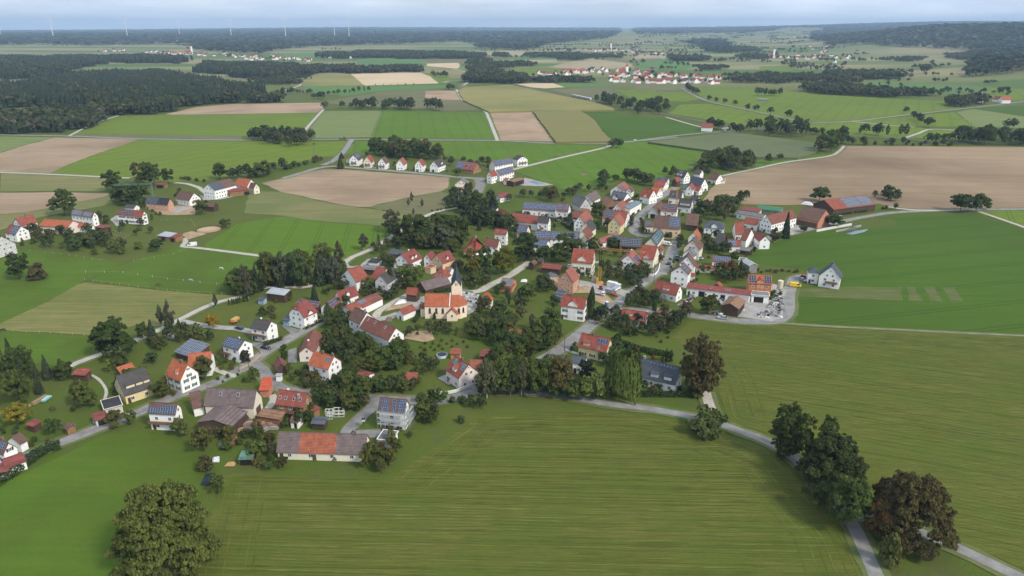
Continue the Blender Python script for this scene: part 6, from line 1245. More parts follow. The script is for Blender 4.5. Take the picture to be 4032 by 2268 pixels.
RW('F2',(60,740),(150,745),4,D,'tree in the round meadow clump',(10,14)); RW('F2',(160,722),(500,680),9,[('egg','olive'),('birch','grey')],'slim tree along the meadow ditch',(8,13)); RW('F1',(2050,705),(2340,706),12,D + [('birch','grey')],'tree in the broken line across the far meadow',(8,13)); RW('F2',(500,640),(900,634),7,BU,'low bush along the pale field edge',(3,6)); RW('F2',(945,565),(1080,582),6,MX,'tree beside the far sandy track',(12,18))
for i,(x,y,h) in enumerate([(490,668,9),(535,678,8),(592,690,9),(660,700,8.5),(745,728,9),(800,738,10),(898,758,10),(1015,783,11),(1070,800,7)]):
    tree(G('F3',(x,y)),h,h * .95,'round','rust' if i == 4 else 'dark','round avenue tree along the country road' if i != 4 else 'rust coloured tree in the country avenue','avenue trees along the country road' if i != 4 else None)
RW('F3',(335,582),(415,632),9,D,'dense avenue tree near the red roofed village',(10,13),jit=3)
AR('F3',[(725,890),(880,905),(1060,915),(1140,905),(1140,880),(900,870),(740,865)],13,D,'tree in the grove above the dull maize field',(13,21),mind=7); AR('F3',[(470,855),(590,862),(590,840),(480,835)],6,D,'tree beside the small field barn',(11,16)); RW('F3',(640,878),(720,882),4,D,'tree beside the railway bridge',(9,13)); RW('F3',(1150,885),(1330,900),8,D + BU,'bush along the railway bank',(6,11))
AR('F3',[(1200,1020),(1240,950),(1380,930),(1385,970),(1330,1015)],12,D + [('egg','brown')],'tree at the narrow end of the maize field',(11,19)); RW('F3',(1400,955),(2130,965),22,BU + D,'railway bank bush above the tan field',(5,10),jit=4)
AR('F3',[(385,1118),(520,1060),(560,1030),(700,1045),(800,1100),(780,1125),(640,1140),(450,1150)],30,D + [('egg','olive'),('birch','grey')],'tree in the grove above the topmost houses',(10,17),mind=5); RW('F3',(860,1095),(990,1050),2,D,'lone bush on the green field strip',(7,11))
AR('F3',[(2140,965),(2576,972),(2700,970),(2700,925),(2350,920),(2140,930)],26,D,'tree in the dark grove above the wide tan field',(14,20),mind=7); RW('F3',(2450,850),(2510,850),2,[('round','brown')],'brownish tree on the pale striped field',(11,13)); RW('F3',(1920,950),(2110,938),4,D,'round tree before the dark grove',(10,15))
RW('F3',(1470,885),(1690,905),5,BI + D,'slim tree along the small stream',(11,16)); RW('F3',(1755,900),(1800,905),2,BI,'pale birch like tree beside the stream',(15,18)); RW('F3',(1830,770),(1950,850),7,D,'tree along the meadow ditch',(8,14)); RW('F3',(1790,748),(1800,748),1,D,'lone round tree in the valley meadow',(10,11))
RW('F3',(1885,500),(1940,500),2,[('round','dark')],'large round tree on the pasture slope',(24,27),wr=(.9,1.)); RW('F3',(1960,545),(2080,545),4,D,'tree beside the pale slope path',(8,13)); RW('F3',(790,635),(970,635),6,[('egg','grey'),('egg','dark')],'willow clump in the flat meadow',(13,17)); RW('F3',(1730,480),(1830,525),5,D,'tree at the hill foot',(10,15))
RW('F3',(1270,1390),(1280,1385),1,D,'shrub near the big barn',(5,6)); AR('T4',[(2390,500),(2440,530),(2700,545),(2760,500),(2600,440),(2420,430)],11,D,'tree in the round clump behind the very long barn',(8,13)); AR('T4',[(2100,640),(2230,620),(2440,600),(2680,590),(2680,560),(2400,590),(2240,580),(2100,610)],16,BU + D,'shrub along the wall of the very long barn',(5,8))
# ---- village gardens
AR('T4',[(640,640),(780,560),(900,520),(1000,590),(1000,640),(940,720),(740,690),(640,700)],22,D + [('egg','olive')],'tree in the grove beside the peach inn',(9,14),mind=4.5); AR('T4',[(950,530),(1000,500),(1130,480),(1110,520),(1040,560)],8,D,'tree behind the low grey stable',(7,12))
AR('T4',[(560,740),(690,760),(700,840),(690,880),(580,800),(530,800)],10,MX,'garden shrub between inn and modern house',(4,7)); AR('T4',[(680,900),(830,890),(920,960),(900,1000),(1080,1040),(1050,1060),(760,1030),(700,960)],30,MX,'garden tree behind the street row',(5,9)); AR('T4',[(1080,1040),(1240,980),(1240,1010),(1140,1060)],8,BU,'hedge bush at the dark green field corner',(4,7))
AR('T4',[(700,1060),(1060,1070),(1050,1090),(700,1080)],7,BU,'low garden bush behind the solar workshop',(3.5,5)); AR('T4',[(850,1190),(960,1220),(1140,1250),(1130,1340),(950,1330),(780,1260)],22,MX + [('egg','brown')],'tree in the big garden beside the brick house',(5,9)); AR('T4',[(520,1310),(620,1280),(640,1320),(560,1340)],5,BU,'round bush beside the big white gable',(3.5,5)); AR('T4',[(620,1200),(840,1210),(830,1260),(640,1250)],7,FR,'small orchard tree behind the workshop',(4,6))
AR('T4',[(330,1060),(440,1070),(420,1150),(370,1220),(320,1200)],9,BU,'front hedge bush along the street row',(3,5)); AR('T4',[(420,920),(490,880),(500,960),(460,1010),(400,990)],9,MX,'front garden tree of the street row',(4,7)); AR('T4',[(260,830),(370,830),(370,900),(310,900)],6,D,'tree beside the cream solar barn',(5,8)); AR('T4',[(1170,740),(1330,790),(1330,850),(1160,790)],9,BU,'bush before the courtyard farm',(4,6)); RW('T4',(1250,1210),(1700,1220),14,BU,'scrubby bush along the field bank',(2.5,4.5))
AR('T3',[(1650,1180),(1350,1200),(1250,1150),(1210,1180),(1210,1320),(1400,1290),(1560,1330),(1660,1280)],30,MX + [('egg','olive')],'garden tree below the glazed gable bungalow',(5,9)); AR('T3',[(930,1170),(1120,1230),(1180,1290),(1040,1270),(940,1220)],11,D + BU,'shrub before the white villa',(4,8)); AR('T3',[(1130,900),(1380,990),(1560,1010),(1500,1060),(1250,1080),(1140,1040)],14,FR,'orchard tree behind the white villa',(5,8)); AR('T3',[(1620,1080),(1780,1110),(1760,1180),(1660,1170)],9,BU,'round bush before the red front gable house',(3,5))
AR('T3',[(1460,1250),(1690,1270),(1640,1310),(1520,1390),(1450,1330)],14,MX,'tree at the drive with the blue cars',(5,9)); AR('T3',[(-20,640),(250,740),(340,800),(330,860),(120,760),(-60,800),(-80,600)],24,D + SP,'dark tree on the slope left of the white apartment house',(8,14),mind=4); AR('T3',[(-60,480),(180,520),(50,640),(-100,640)],12,SP + D,'tall dark conifer near the skylit black roof',(10,16),mind=4.5)
AR('T3',[(250,480),(420,430),(640,440),(860,470),(860,500),(400,490),(260,520)],16,MX,'garden tree behind the very long solar barn',(6,10)); AR('T3',[(480,620),(640,600),(740,640),(720,690),(560,640)],10,FR,'fruit tree between the long barns',(5,8)); AR('T3',[(700,700),(930,680),(920,780),(760,770),(700,800)],13,MX,'garden tree behind the row of blue panels',(5,8)); AR('T3',[(290,760),(340,850),(540,850),(500,930),(300,860)],9,D,'dark tree before the small solar house',(6,9))
AR('T3',[(820,420),(1000,370),(1200,360),(1280,400),(1040,420),(900,460)],14,MX,'hedgerow tree above the village gardens',(5,9)); AR('T3',[(1180,360),(1200,280),(1400,300),(1500,270),(1640,300),(1750,300),(1680,350),(1500,300),(1300,310)],20,D + [('egg','brown')],'tall tree behind the topmost roofs',(9,16),mind=5); AR('T3',[(1800,240),(1940,200),(1950,260),(1850,270)],6,D,'dark tree left of the topmost house',(7,11)); AR('T3',[(2040,180),(2140,200),(2300,240),(2270,200),(2100,150)],8,D,'tree between the topmost houses',(5,9)); AR('T3',[(1430,440),(1560,480),(1700,500),(1820,520),(1760,470),(1560,420)],11,FR,'front garden tree at the upper street',(4,7))
AR('T3',[(1480,700),(1520,700),(1500,780),(1460,790)],5,MX,'garden tree beside the yellow gable',(5,7)); AR('T3',[(1560,700),(1660,720),(1700,820),(1600,830)],8,MX,'tree at the bend before the peach inn',(4,7)); AR('T3',[(2010,570),(2170,590),(2160,660),(2010,640)],6,BU,'garden bush behind the peach inn',(3.5,5)); AR('T3',[(2230,340),(2370,310),(2280,380),(2220,420)],8,BU,'bush along the tan field edge',(4,7)); AR('T3',[(2190,520),(2280,540),(2240,660),(2170,640)],8,D,'dark tree right of the dormered house',(6,9)); AR('T3',[(1180,640),(1260,680),(1290,780),(1180,760)],9,MX,'garden tree below the big oak',(5,8))
AR('T7',[(320,320),(420,300),(560,260),(560,330),(420,360)],9,MX,'tree beside the graveyard gate',(5,9)); AR('T7',[(860,110),(950,80),(1380,60),(1400,90),(1000,60)],9,D,'tree behind the long maroon shed',(6,9)); AR('T7',[(1070,290),(1220,290),(1220,400),(1080,400)],10,D,'dark tree left of the brick building site',(5,9)); AR('T7',[(640,340),(760,370),(780,440),(660,450)],7,MX,'tree below the grey brick shed',(5,8))
AR('T7',[(700,560),(800,420),(1000,450),(960,560),(900,700),(760,700),(620,700),(420,620),(440,540),(580,530)],24,MX + BI + BI,'slope tree below the mortuary chapel',(7,12),mind=3.5); AR('T7',[(380,720),(640,700),(820,740),(780,870),(620,920),(400,880),(380,800)],32,MX,'dense tree on the slope below the church',(7,11),mind=3.5); AR('T7',[(640,900),(990,880),(1240,800),(1280,900),(1180,1000),(980,1080),(720,1050),(680,1180),(670,1080)],44,D + [('egg','olive'),('egg','mid')],'dense tree along the wooded bank by the street',(7,12),mind=3.5); AR('T7',[(1000,760),(1240,780),(1260,880),(1020,880)],10,BI + D,'grey green tree before the pasture slope',(9,13))
AR('T7',[(640,1200),(800,1280),(1180,1250),(1180,1430),(480,1450),(540,1330)],60,D + BI + [('egg','mid'),('egg','light')],'tree in the thick belt below the street',(9,15),mind=3.3); AR('T7',[(1160,1400),(1500,1380),(1800,1380),(1900,1430),(1800,1470),(1200,1480)],22,D + [('round','light'),('bush','mid')],'garden tree in the thick belt by the lower road',(5,9),mind=3.5); AR('T7',[(1400,950),(1490,900),(1480,980),(1560,1020),(1520,1060),(1420,1010)],9,BU,'garden bush beside the yellow house',(3,5)); AR('T7',[(1780,1020),(1880,950),(1900,1080),(1760,1180),(1700,1080)],10,D,'tree between yellow house and willow',(5,9))
AR('T7',[(1450,180),(1580,170),(1640,230),(1500,250)],8,D,'dark shrub beside the yellow crane',(4,7)); AR('T7',[(1230,500),(1300,510),(1290,590),(1220,560)],5,D,'shrub beside the ground panels',(4,6))
AR('T8',[(120,620),(370,590),(380,680),(620,720),(820,640),(1070,600),(1060,680),(960,760),(820,820),(700,830),(480,850),(240,760),(110,720)],66,MX + [('egg','rust'),('egg','blue')],'garden tree in the dense belt round the red bungalow',(5,9),mind=3.2); AR('T8',[(420,490),(560,430),(740,420),(730,540),(600,570),(440,540)],26,MX,'tree between the bungalow and the stepped red roof',(5,9),mind=3.2); AR('T8',[(690,830),(860,850),(820,920),(760,920)],9,[('bush','olive'),('bush','light')],'weedy shrub at the garden point',(2.5,4.5)); AR('T8',[(440,970),(820,1060),(900,1100),(880,1130),(600,1090),(480,1030)],24,BU + [('bush','rust')],'hedge shrub behind the slate house',(3.5,6)); AR('T8',[(560,1260),(760,1290),(820,1400),(1100,1430),(1080,1450),(700,1440),(580,1350)],20,MX,'garden shrub before the slate house',(3.5,6)); AR('T8',[(1880,400),(1990,390),(1990,450),(1880,480)],7,BU,'bush between garage and silo',(3,6)); AR('T8',[(950,1380),(1200,1400),(1180,1450),(1000,1450)],8,BU,'shrub at the foot of the great lime',(3.5,6))
AR('T6',[(1800,790),(2000,745),(2240,740),(2360,790),(2300,830),(2050,830),(1850,850)],30,[('egg','olive'),('bush','olive'),('round','brown'),('round','dark')],'scrubby orchard tree below the church terrace',(4,6)); AR('T6',[(960,900),(1130,830),(1260,870),(1400,950),(1480,1020),(1470,1050),(1320,1040),(1180,990),(980,1010)],40,MX,'dense garden tree in front of the long white barn',(6,10),mind=3.4); AR('T6',[(1020,1010),(1300,1010),(1260,1180),(1180,1130),(1080,1020)],16,D,'dark tree behind the orange roofed house',(6,10)); AR('T6',[(1600,990),(1800,960),(1830,1080),(1760,1180),(1620,1180)],18,MX,'tree on the bank left of the round lawn',(6,10)); AR('T6',[(1180,1290),(1420,1310),(1760,1310),(1940,1300),(1950,1400),(1600,1430),(1150,1400)],34,MX + [('round','brown')],'tree in the wooded garden above the lower street',(5,9)); AR('T6',[(1850,1080),(2080,1120),(2130,1180),(2000,1250),(1860,1230)],16,FR,'terrace shrub left of the blush white house',(4,7))
AR('T6',[(1940,920),(2100,890),(2420,870),(2430,960),(2250,950),(2120,1000),(1950,1000)],22,[('bush','rust'),('bush','olive'),('bush','rust'),('bush','light')],'reddish flowering shrub round the lawn',(2.5,4)); AR('T6',[(600,1210),(800,1190),(1000,1260),(1120,1310),(1060,1370),(820,1370),(660,1320)],24,FR,'loose garden tree before the orange roofed house',(4,7)); AR('T6',[(-40,880),(20,1060),(120,1090),(60,1150),(-60,1100)],8,BU,'bush at the solar house drive',(3.5,5.5)); AR('T6',[(1080,650),(1240,690),(1200,790),(1040,800),(960,760)],14,MX,'roadside tree left of the dark brown wing',(5,9)); AR('T6',[(1080,550),(1150,500),(1280,480),(1200,560),(1120,620)],10,MX,'garden tree between the deep red roofs',(5,8)); AR('T6',[(1300,420),(1500,350),(1620,400),(1750,380),(1700,460),(1580,520),(1560,440),(1380,440)],20,MX,'orchard tree between old barns and lane',(5,8)); AR('T6',[(1100,340),(1260,330),(1230,370),(1000,420),(920,400)],9,MX,'shrub behind the deep red roof',(4,7))
AR('T6',[(340,620),(480,600),(460,660),(360,660)],4,FR,'garden tree beside the balcony house',(5,7)); AR('T6',[(640,720),(780,720),(900,650),(960,640),(950,660),(760,740)],10,BU,'clipped hedge bush before the half hipped house',(2.5,3.5)); AR('T6',[(40,320),(360,310),(380,420),(120,470),(40,440)],14,BI + D,'tree at the gravel path corner',(9,15),mind=4); AR('T6',[(360,260),(800,200),(820,330),(660,340),(380,340)],22,D + BI + SP,'tall tree in the stand behind the grey metal barn',(13,21),mind=4.5); AR('T6',[(860,230),(1180,200),(1220,310),(960,300)],13,SP + BI + D,'tall tree in the stand beside the old farm barns',(10,18),mind=4); AR('T6',[(440,480),(620,440),(640,480),(480,510)],4,FR,'fruit tree before the grey metal barn',(4,6)); RW('T6',(0,520),(200,475),9,[('thuja','dark')],'young columnar cypress in the garden row',(3,4),jit=.3)
AR('T2',[(1120,1000),(1360,930),(1480,900),(1500,990),(1330,1020),(1180,1060)],16,MX,'hedge tree along the gravel lane',(5,8)); AR('T2',[(1290,1100),(1500,1100),(1480,1180),(1300,1190)],10,MX,'garden tree below the navy roofed hut',(5,8)); AR('T2',[(1360,840),(1560,780),(1900,760),(2180,830),(2200,960),(2060,1000),(1760,1010),(1480,920)],40,D + [('egg','grey'),('egg','olive')],'tree in the dense wood above the deep red roofs',(10,17),mind=5); AR('T2',[(1930,430),(2230,470),(2300,560),(2100,590),(1960,580)],20,BI + D,'airy tree at the footpath by the road fork',(9,15),mind=4.5); AR('T2',[(2080,600),(2340,640),(2420,720),(2300,760),(2100,680)],18,D + SP,'dark slope tree above the wedge shaped lawn',(9,15),mind=4.5); AR('T2',[(1500,500),(1700,520),(1720,640),(1600,660)],5,BI,'thin pale tree in the fallow corner',(7,12)); AR('T2',[(2020,1150),(2130,1180),(2400,1260),(2380,1340),(2130,1300)],18,MX,'tree between church tower and yellow chestnuts',(5,9)); AR('T2',[(1250,1280),(1470,1300),(1660,1320),(1540,1400),(1300,1400)],14,MX,'garden tree below the tall pale farmhouse',(5,8)); RW('T2',(1790,600),(2050,560),6,[('bush','dark')],'clipped hedge block beside the footpath',(3,4),jit=.8)
AR('B2',[(-60,830),(300,800),(440,900),(500,980),(560,1100),(640,1150),(400,1170),(260,1120),(240,980),(100,930),(-60,950)],40,FR + [('egg','grey'),('egg','olive')],'bare edged orchard tree left of the long farmhouse',(5,9),mind=3.3); AR('B2',[(1400,1090),(1480,960),(1620,900),(1760,960),(1700,1080),(1560,1200),(1400,1160)],26,[('egg','olive'),('bush','brown'),('round','olive')],'brownish thicket tree at the farmhouse end',(6,9),mind=3.2); AR('B2',[(870,420),(1160,420),(1170,500),(1000,560),(900,520)],16,MX,'orchard tree beside the timber farmhouse',(5,8)); AR('B2',[(1210,460),(1400,430),(1390,520),(1280,590),(1200,560)],13,MX + BI,'loose tree beside the curved drive',(6,9)); AR('B2',[(1620,740),(1760,740),(1860,830),(1760,860),(1640,830)],9,BU,'shrub behind the white flat garage',(3.5,6)); AR('B2',[(1960,560),(2100,560),(2120,700),(1980,730)],7,[('egg','olive'),('round','dark')],'fruit tree beside the scaffolded house',(6,9)); RW('B2',(2350,660),(2360,690),1,FR,'lone fruit tree on the meadow edge',(6,7)); AR('B2',[(1900,480),(2300,500),(2600,560),(2600,480),(2400,450)],16,D + BU,'hedge tree along the lower street',(4,8)); AR('B2',[(690,560),(860,560),(830,720),(700,720)],9,D,'dark tree between timber farmhouse and long farmhouse',(5,8)); AR('B2',[(200,600),(290,570),(280,700),(180,680)],4,BU,'bush beside the firewood shed',(3,5)); AR('B2',[(500,600),(620,640),(600,740),(520,740)],6,D,'dark shrub behind the tiny washhouse',(4,7)); AR('B2',[(880,1040),(1120,1040),(1120,1090),(900,1080)],8,[('bush','light'),('bush','mid')],'leafy vine shrub at the farmhouse wall',(2.5,3.5)); AR('B2',[(740,200),(1120,260),(1130,380),(900,380),(760,330)],16,FR,'garden shrub before the lower street',(3.5,6))
AR('B1',[(1160,210),(1250,200),(1260,260),(1140,270)],4,BU,'shrub on the lawn behind the flat garage',(4,6)); AR('B1',[(1560,270),(1740,250),(1760,300),(1600,330)],7,BU + FR,'bush at the charcoal roofed house',(4,6)); AR('B1',[(0,600),(250,660),(220,700),(0,700)],5,BU,'bush behind the left gabled house',(3,5)); AR('B1',[(280,760),(480,740),(490,770),(330,850)],6,BU,'bush at the left garden fence',(3,5)); AR('B1',[(2180,130),(2480,90),(2560,130),(2500,200),(2230,200)],8,BU,'low garden shrub beside the junction',(2.5,4.5)); RW('B1',(1750,420),(1760,430),1,BU,'bush',(3,4)) if False else None

# ---- hedges
for t_ in [('B1',[(-60,1230),(120,1120),(340,950),(470,870),(620,830)],2.6,2.2,'dark clipped hedge between lower road and left pasture'),('T6',[(360,935),(550,870)],1.2,1.6,'clipped hedge below the balcony house'),('T6',[(770,770),(960,680)],1.0,1.2,'low hedge along the half hipped house'),('B2',[(840,390),(1010,385),(1110,310)],1.6,1.8,'clipped hedge before the lower street'),
           ('T7',[(1900,910),(2100,985),(2400,1040)],1.6,2.,'clipped hedge behind the slate house'),('T7',[(40,390),(200,375)],1.4,1.6,'clipped hedge behind the church nave'),('T4',[(840,1065),(1050,1080)],1.2,1.5,'hedge at the dark green field corner'),('T2',[(1800,660),(2060,672)],1.8,2.,'clipped hedge beside the wedge shaped lawn'),('T8',[(480,1440),(1120,1445)],1.6,1.6,'hedge between slate house garden and lower road'),
           ('T3',[(830,740),(920,800)],1.6,1.6,'clipped hedge beside the blue parked car'),('T6',[(1880,700),(1960,580),(1960,520)],1.2,1.5,'hedge at the west end of the church')]: hedge(*t_)
# ---------------------------------------------------------------- church
def zat(tile,x,y,py):
    v = px(tile,(0,py))[1]; lo,hi = -5.,400.
    for _ in range(40):
        m_ = (lo + hi) / 2
        if project(x,y,m_)[1] > v: lo = m_
        else: hi = m_
    return lo
ch = building('cream village church with orange roofs and pointed slate spire','C1',(425,1126),(1022,1132),9.4,(1045,826),6,'church','orange',name='church',cat='church',win=False,e=.3,g=.12)
CL,CW,CR = ch['dims']; WCH = WM('church'); x0,hw_ = CL / 2 - .1,CW / 2 - .45; x1 = x0 + 4.9; zr = 6 + CR * .9
fp = [(x0,-hw_),(x1,-hw_),(x1 + 2.6,-1.9),(x1 + 2.6,1.9),(x1,hw_),(x0,hw_)]
link('choir_wall',fixn(MB().extrude([(x,y,-.1) for x,y in fp],(0,0,6.2)).mesh('choir_wall',WCH)),ch)
ev = [(x0,-hw_ - .35,6.05),(x1 + .1,-hw_ - .35,6.05),(x1 + 3.0,-2.1,6.05),(x1 + 3.0,2.1,6.05),(x1 + .1,hw_ + .35,6.05),(x0,hw_ + .35,6.05),(x0,0,zr),(x1 - .4,0,zr)]
link('choir_roof',fixn(MB().add(ev,[(0,1,7,6),(1,2,7),(2,3,7),(3,4,7),(4,5,6,7),(0,5,4,3,2,1),(0,6,5)]).mesh('choir_roof',RM('orange'))),ch)
link('gable_coping',MB().extrude([(CL / 2 - .12,-CW / 2 - .05,5.9),(CL / 2 - .12,0,6 + CR + .1),(CL / 2 - .12,CW / 2 + .05,5.9),(CL / 2 - .12,CW / 2 + .05,6.25),(CL / 2 - .12,0,6 + CR + .5),(CL / 2 - .12,-CW / 2 - .05,6.25)],(.3,0,0)).mesh('gable_coping',M_white),ch)
ca,sa = math.cos(ch.rotation_euler.z),math.sin(ch.rotation_euler.z)
tx,ty_ = CL / 2 + 2.35,CW / 2 + 1.9; wx,wy = ch.location.x + tx * ca - ty_ * sa,ch.location.y + tx * sa + ty_ * ca; t2 = 2.2
ze,zg,za = zat('C1',wx - t2 * ca,wy - t2 * .9,648),zat('C1',wx,wy - t2,505),zat('C1',wx,wy,95)
mb = MB().box(-t2,t2,-t2,t2,-.1,ze)
for q in range(4):
    c,s = math.cos(q * math.pi / 2),math.sin(q * math.pi / 2); R_ = lambda x,y,z: (x * c - y * s,x * s + y * c,z)
    mb.add([R_(-t2,-t2 + .002,ze),R_(t2,-t2 + .002,ze),R_(0,-t2 + .002,zg)],[(0,1,2)])
tw = link('tower',mb.mesh('tower',WCH),ch,(tx,ty_,0))
cs = [(-t2 - .12,-t2 - .12,ze - .1),(t2 + .12,-t2 - .12,ze - .1),(t2 + .12,t2 + .12,ze - .1),(-t2 - .12,t2 + .12,ze - .1)]; pk = [(0,-t2 - .1,zg + .15),(t2 + .1,0,zg + .15),(0,t2 + .1,zg + .15),(-t2 - .1,0,zg + .15)]
spv = [(0,0,za)] + cs + pk; spf = []
for q in range(4): spf += [(0,1 + q,5 + q),(0,5 + q,1 + (q + 1) % 4)]
link('spire',fixn(MB().add(spv,spf).mesh('spire',roof_mat('roof_spire',(.040,.050,.060),.2,.5))),tw)
for yy in (-.36,.36):
    for q in range(4):
        c,s = math.cos(q * math.pi / 2),math.sin(q * math.pi / 2); link('belfry_window',MB().box(-.13,.13,-.03,.03,-.75,.75).mesh('belfry_window',M_black),tw,(yy * c + t2 * s,yy * s - t2 * c,ze + (zg - ze) * .3),(0,0,q * math.pi / 2))
def arch(w,h,n_=8):
    pts = [(-w / 2,0),(w / 2,0),(w / 2,h * .62)]
    for i in range(1,n_): a = i / n_ * math.pi; pts.append((w / 2 * math.cos(a) ,h * .62 + (h * .38) * math.sin(a) ** .8))
    return pts + [(-w / 2,h * .62)]
M_sill = plain('red_sill',(.40,.12,.055),.7,.1); MEa = MB().extrude([(x,-.06,z) for x,z in arch(1.1,2.6)],(0,.12,0)).mesh('church_window',M_chim); MEg = MB().extrude([(x,-.09,z + .12) for x,z in arch(.82,2.34)],(0,.06,0)).mesh('pane',M_glass); MEs = MB().box(-.75,.75,-.2,.05,-.18,.02).mesh('sill',M_sill)
for cxp in (550,707,860,1243):
    x = -CL / 2 + (cxp - 425) / 597 * CL; o = link('church_window',MEa,ch,(x,-CW / 2 + (.3 if cxp < 1000 else .45) - .005,2.6)); link('pane',MEg,o); link('sill',MEs,o)
an = math.atan2(hw_ - 1.9,2.6); o = link('church_window',MEa,ch,(x1 + 1.3 + .003,-(hw_ + 1.9) / 2 - .004,2.6),(0,0,an)); link('pane',MEg,o); link('sill',MEs,o)
pxm = CL / 2 + 1.35; pw = 2.35; yf = -CW / 2 - 2.4
po = link('porch',fixn(MB().extrude([(pxm - pw,yf,-.1),(pxm + pw,yf,-.1),(pxm + pw,yf,3.2),(pxm,yf,5.5),(pxm - pw,yf,3.2)],(0,3.,0)).mesh('porch',WCH)),ch)
link('porch_roof',fixn(MB().extrude([(pxm - pw - .4,yf - .25,2.95),(pxm,yf - .25,5.75),(pxm + pw + .4,yf - .25,2.95),(pxm + pw + .4,yf - .25,3.12),(pxm,yf - .25,5.95),(pxm - pw - .4,yf - .25,3.12)],(0,4.2,0)).mesh('porch_roof',RM('orange'))),po)
link('porch_window',MB().box(-.35,.35,-.05,.03,-.5,.5).mesh('porch_window',M_glass),po,(pxm,yf - .005,2.4))
an_ = link('west_annex',MB().box(-CL / 2 - 2.1,-CL / 2 + .05,-2.7,2.7,-.1,4.2).mesh('west_annex',WCH),ch); link('annex_roof',fixn(MB().add([(-CL / 2 - 2.4,-3,4.1),(-CL / 2 + .1,-3,4.1),(-CL / 2 + .1,3,4.1),(-CL / 2 - 2.4,3,4.1),(-CL / 2 + .1,-1.6,6.6),(-CL / 2 + .1,1.6,6.6)],[(0,1,4),(0,4,5,3),(3,5,2),(0,3,2,1),(1,2,5,4)]).mesh('annex_roof',RM('brick'))),an_)
# graves
M_st = [plain('granite_dark',(.055,.055,.06),.4,.3,3),plain('granite_grey',(.30,.30,.30),.6,.25,3),plain('marble',(.66,.65,.62),.5,.15,3),plain('sandstone',(.42,.33,.22),.8,.25,3)]
ME_gr = [MB().box(-.45,.45,-.09,.09,0,.95).box(-.5,.5,-.12,1.7,0,.16).mesh('gravestone',m_) for m_ in M_st]
for i in range(26):
    r_,c_ = divmod(i,6); q = G('T7',(322 + c_ * 30 + r_ * 6,402 + r_ * 40 + c_ * 6)); thing('gravestone','low gravestone with slab in the churchyard beside the tower','gravestone',(q.x,q.y,.16),ch.rotation_euler.z + random.uniform(-.1,.1),'graves in the churchyard',random.choice(ME_gr[:3]))
# ---------------------------------------------------------------- vehicles
M_tyre = plain('tyre',(.02,.02,.02),.8,.1); M_rim = plain('rim',(.4,.4,.42),.4,.1)
ME_wh = MB().tube((0,-.11,0),(0,.11,0),.33,.33,14,0).tube((0,-.115,0),(0,.115,0),.19,.19,10,1).mesh('wheel',[M_tyre,M_rim])
def paint(nm,c): return plain('paint_' + nm,c,.25,.04,1,0,.5)
def vehicle(tile,p,q,label,colr,kind='car',cat=None,name=None,group=None):
    """p = ground point under the middle, q = photo point towards its front"""
    a = G(tile,p); d = G(tile,q) - a; rz = math.atan2(d.y,d.x); m_ = paint(*colr)
    if kind == 'car': body = [(-2.1,.35),(2.1,.35),(2.15,.7),(1.15,.92),(-2.05,.98),(-2.15,.7)]; cab = [(1.1,.9),(.3,1.42),(-1.35,1.45),(-1.95,.95)]; w,wb,L2 = .86,1.3,2.1
    else: body = [(-2.7,.4),(2.7,.4),(2.75,1.0),(2.1,1.25),(1.45,2.15),(-2.6,2.3),(-2.75,1.2)]; cab = [(2.12,1.27),(1.5,2.02),(.7,2.02),(.7,1.27)]; w,wb,L2 = .98,1.75,2.7
    root = thing(name or kind,label,cat or ('van' if kind == 'van' else 'car'),(a.x,a.y,.13),rz,group)
    link('body',fixn(MB().extrude([(x,-w,z) for x,z in body],(0,2 * w,0)).mesh('body',m_)),root)
    wn_ = w - .06 if kind == 'car' else w + .012
    cb = link('windows',fixn(MB().extrude([(x,-wn_,z) for x,z in cab],(0,2 * wn_,0)).mesh('windows',M_glass)),root)
    if kind == 'car': link('roof',MB().box(-1.3,.3,-w + .1,w - .1,1.41,1.49).mesh('roof',m_),root)
    for sx in (-1,1):
        for sy in (-1,1): link('wheel',ME_wh,root,(sx * wb,sy * (w - .1),.33))
        link('headlight',MB().box(-.03,.03,-.2,.2,-.08,.08).mesh('headlight',M_white),root,(L2 + (.03 if kind == 'car' else .04),sx * (w - .28),.66))
    return root
W_,DB,RD_,SV,BK,YE = ('white',(.75,.75,.75)),('navy',(.02,.035,.09)),('red',(.42,.02,.03)),('silver',(.38,.42,.46)),('black',(.02,.02,.024)),('yellow',(.75,.48,.02))
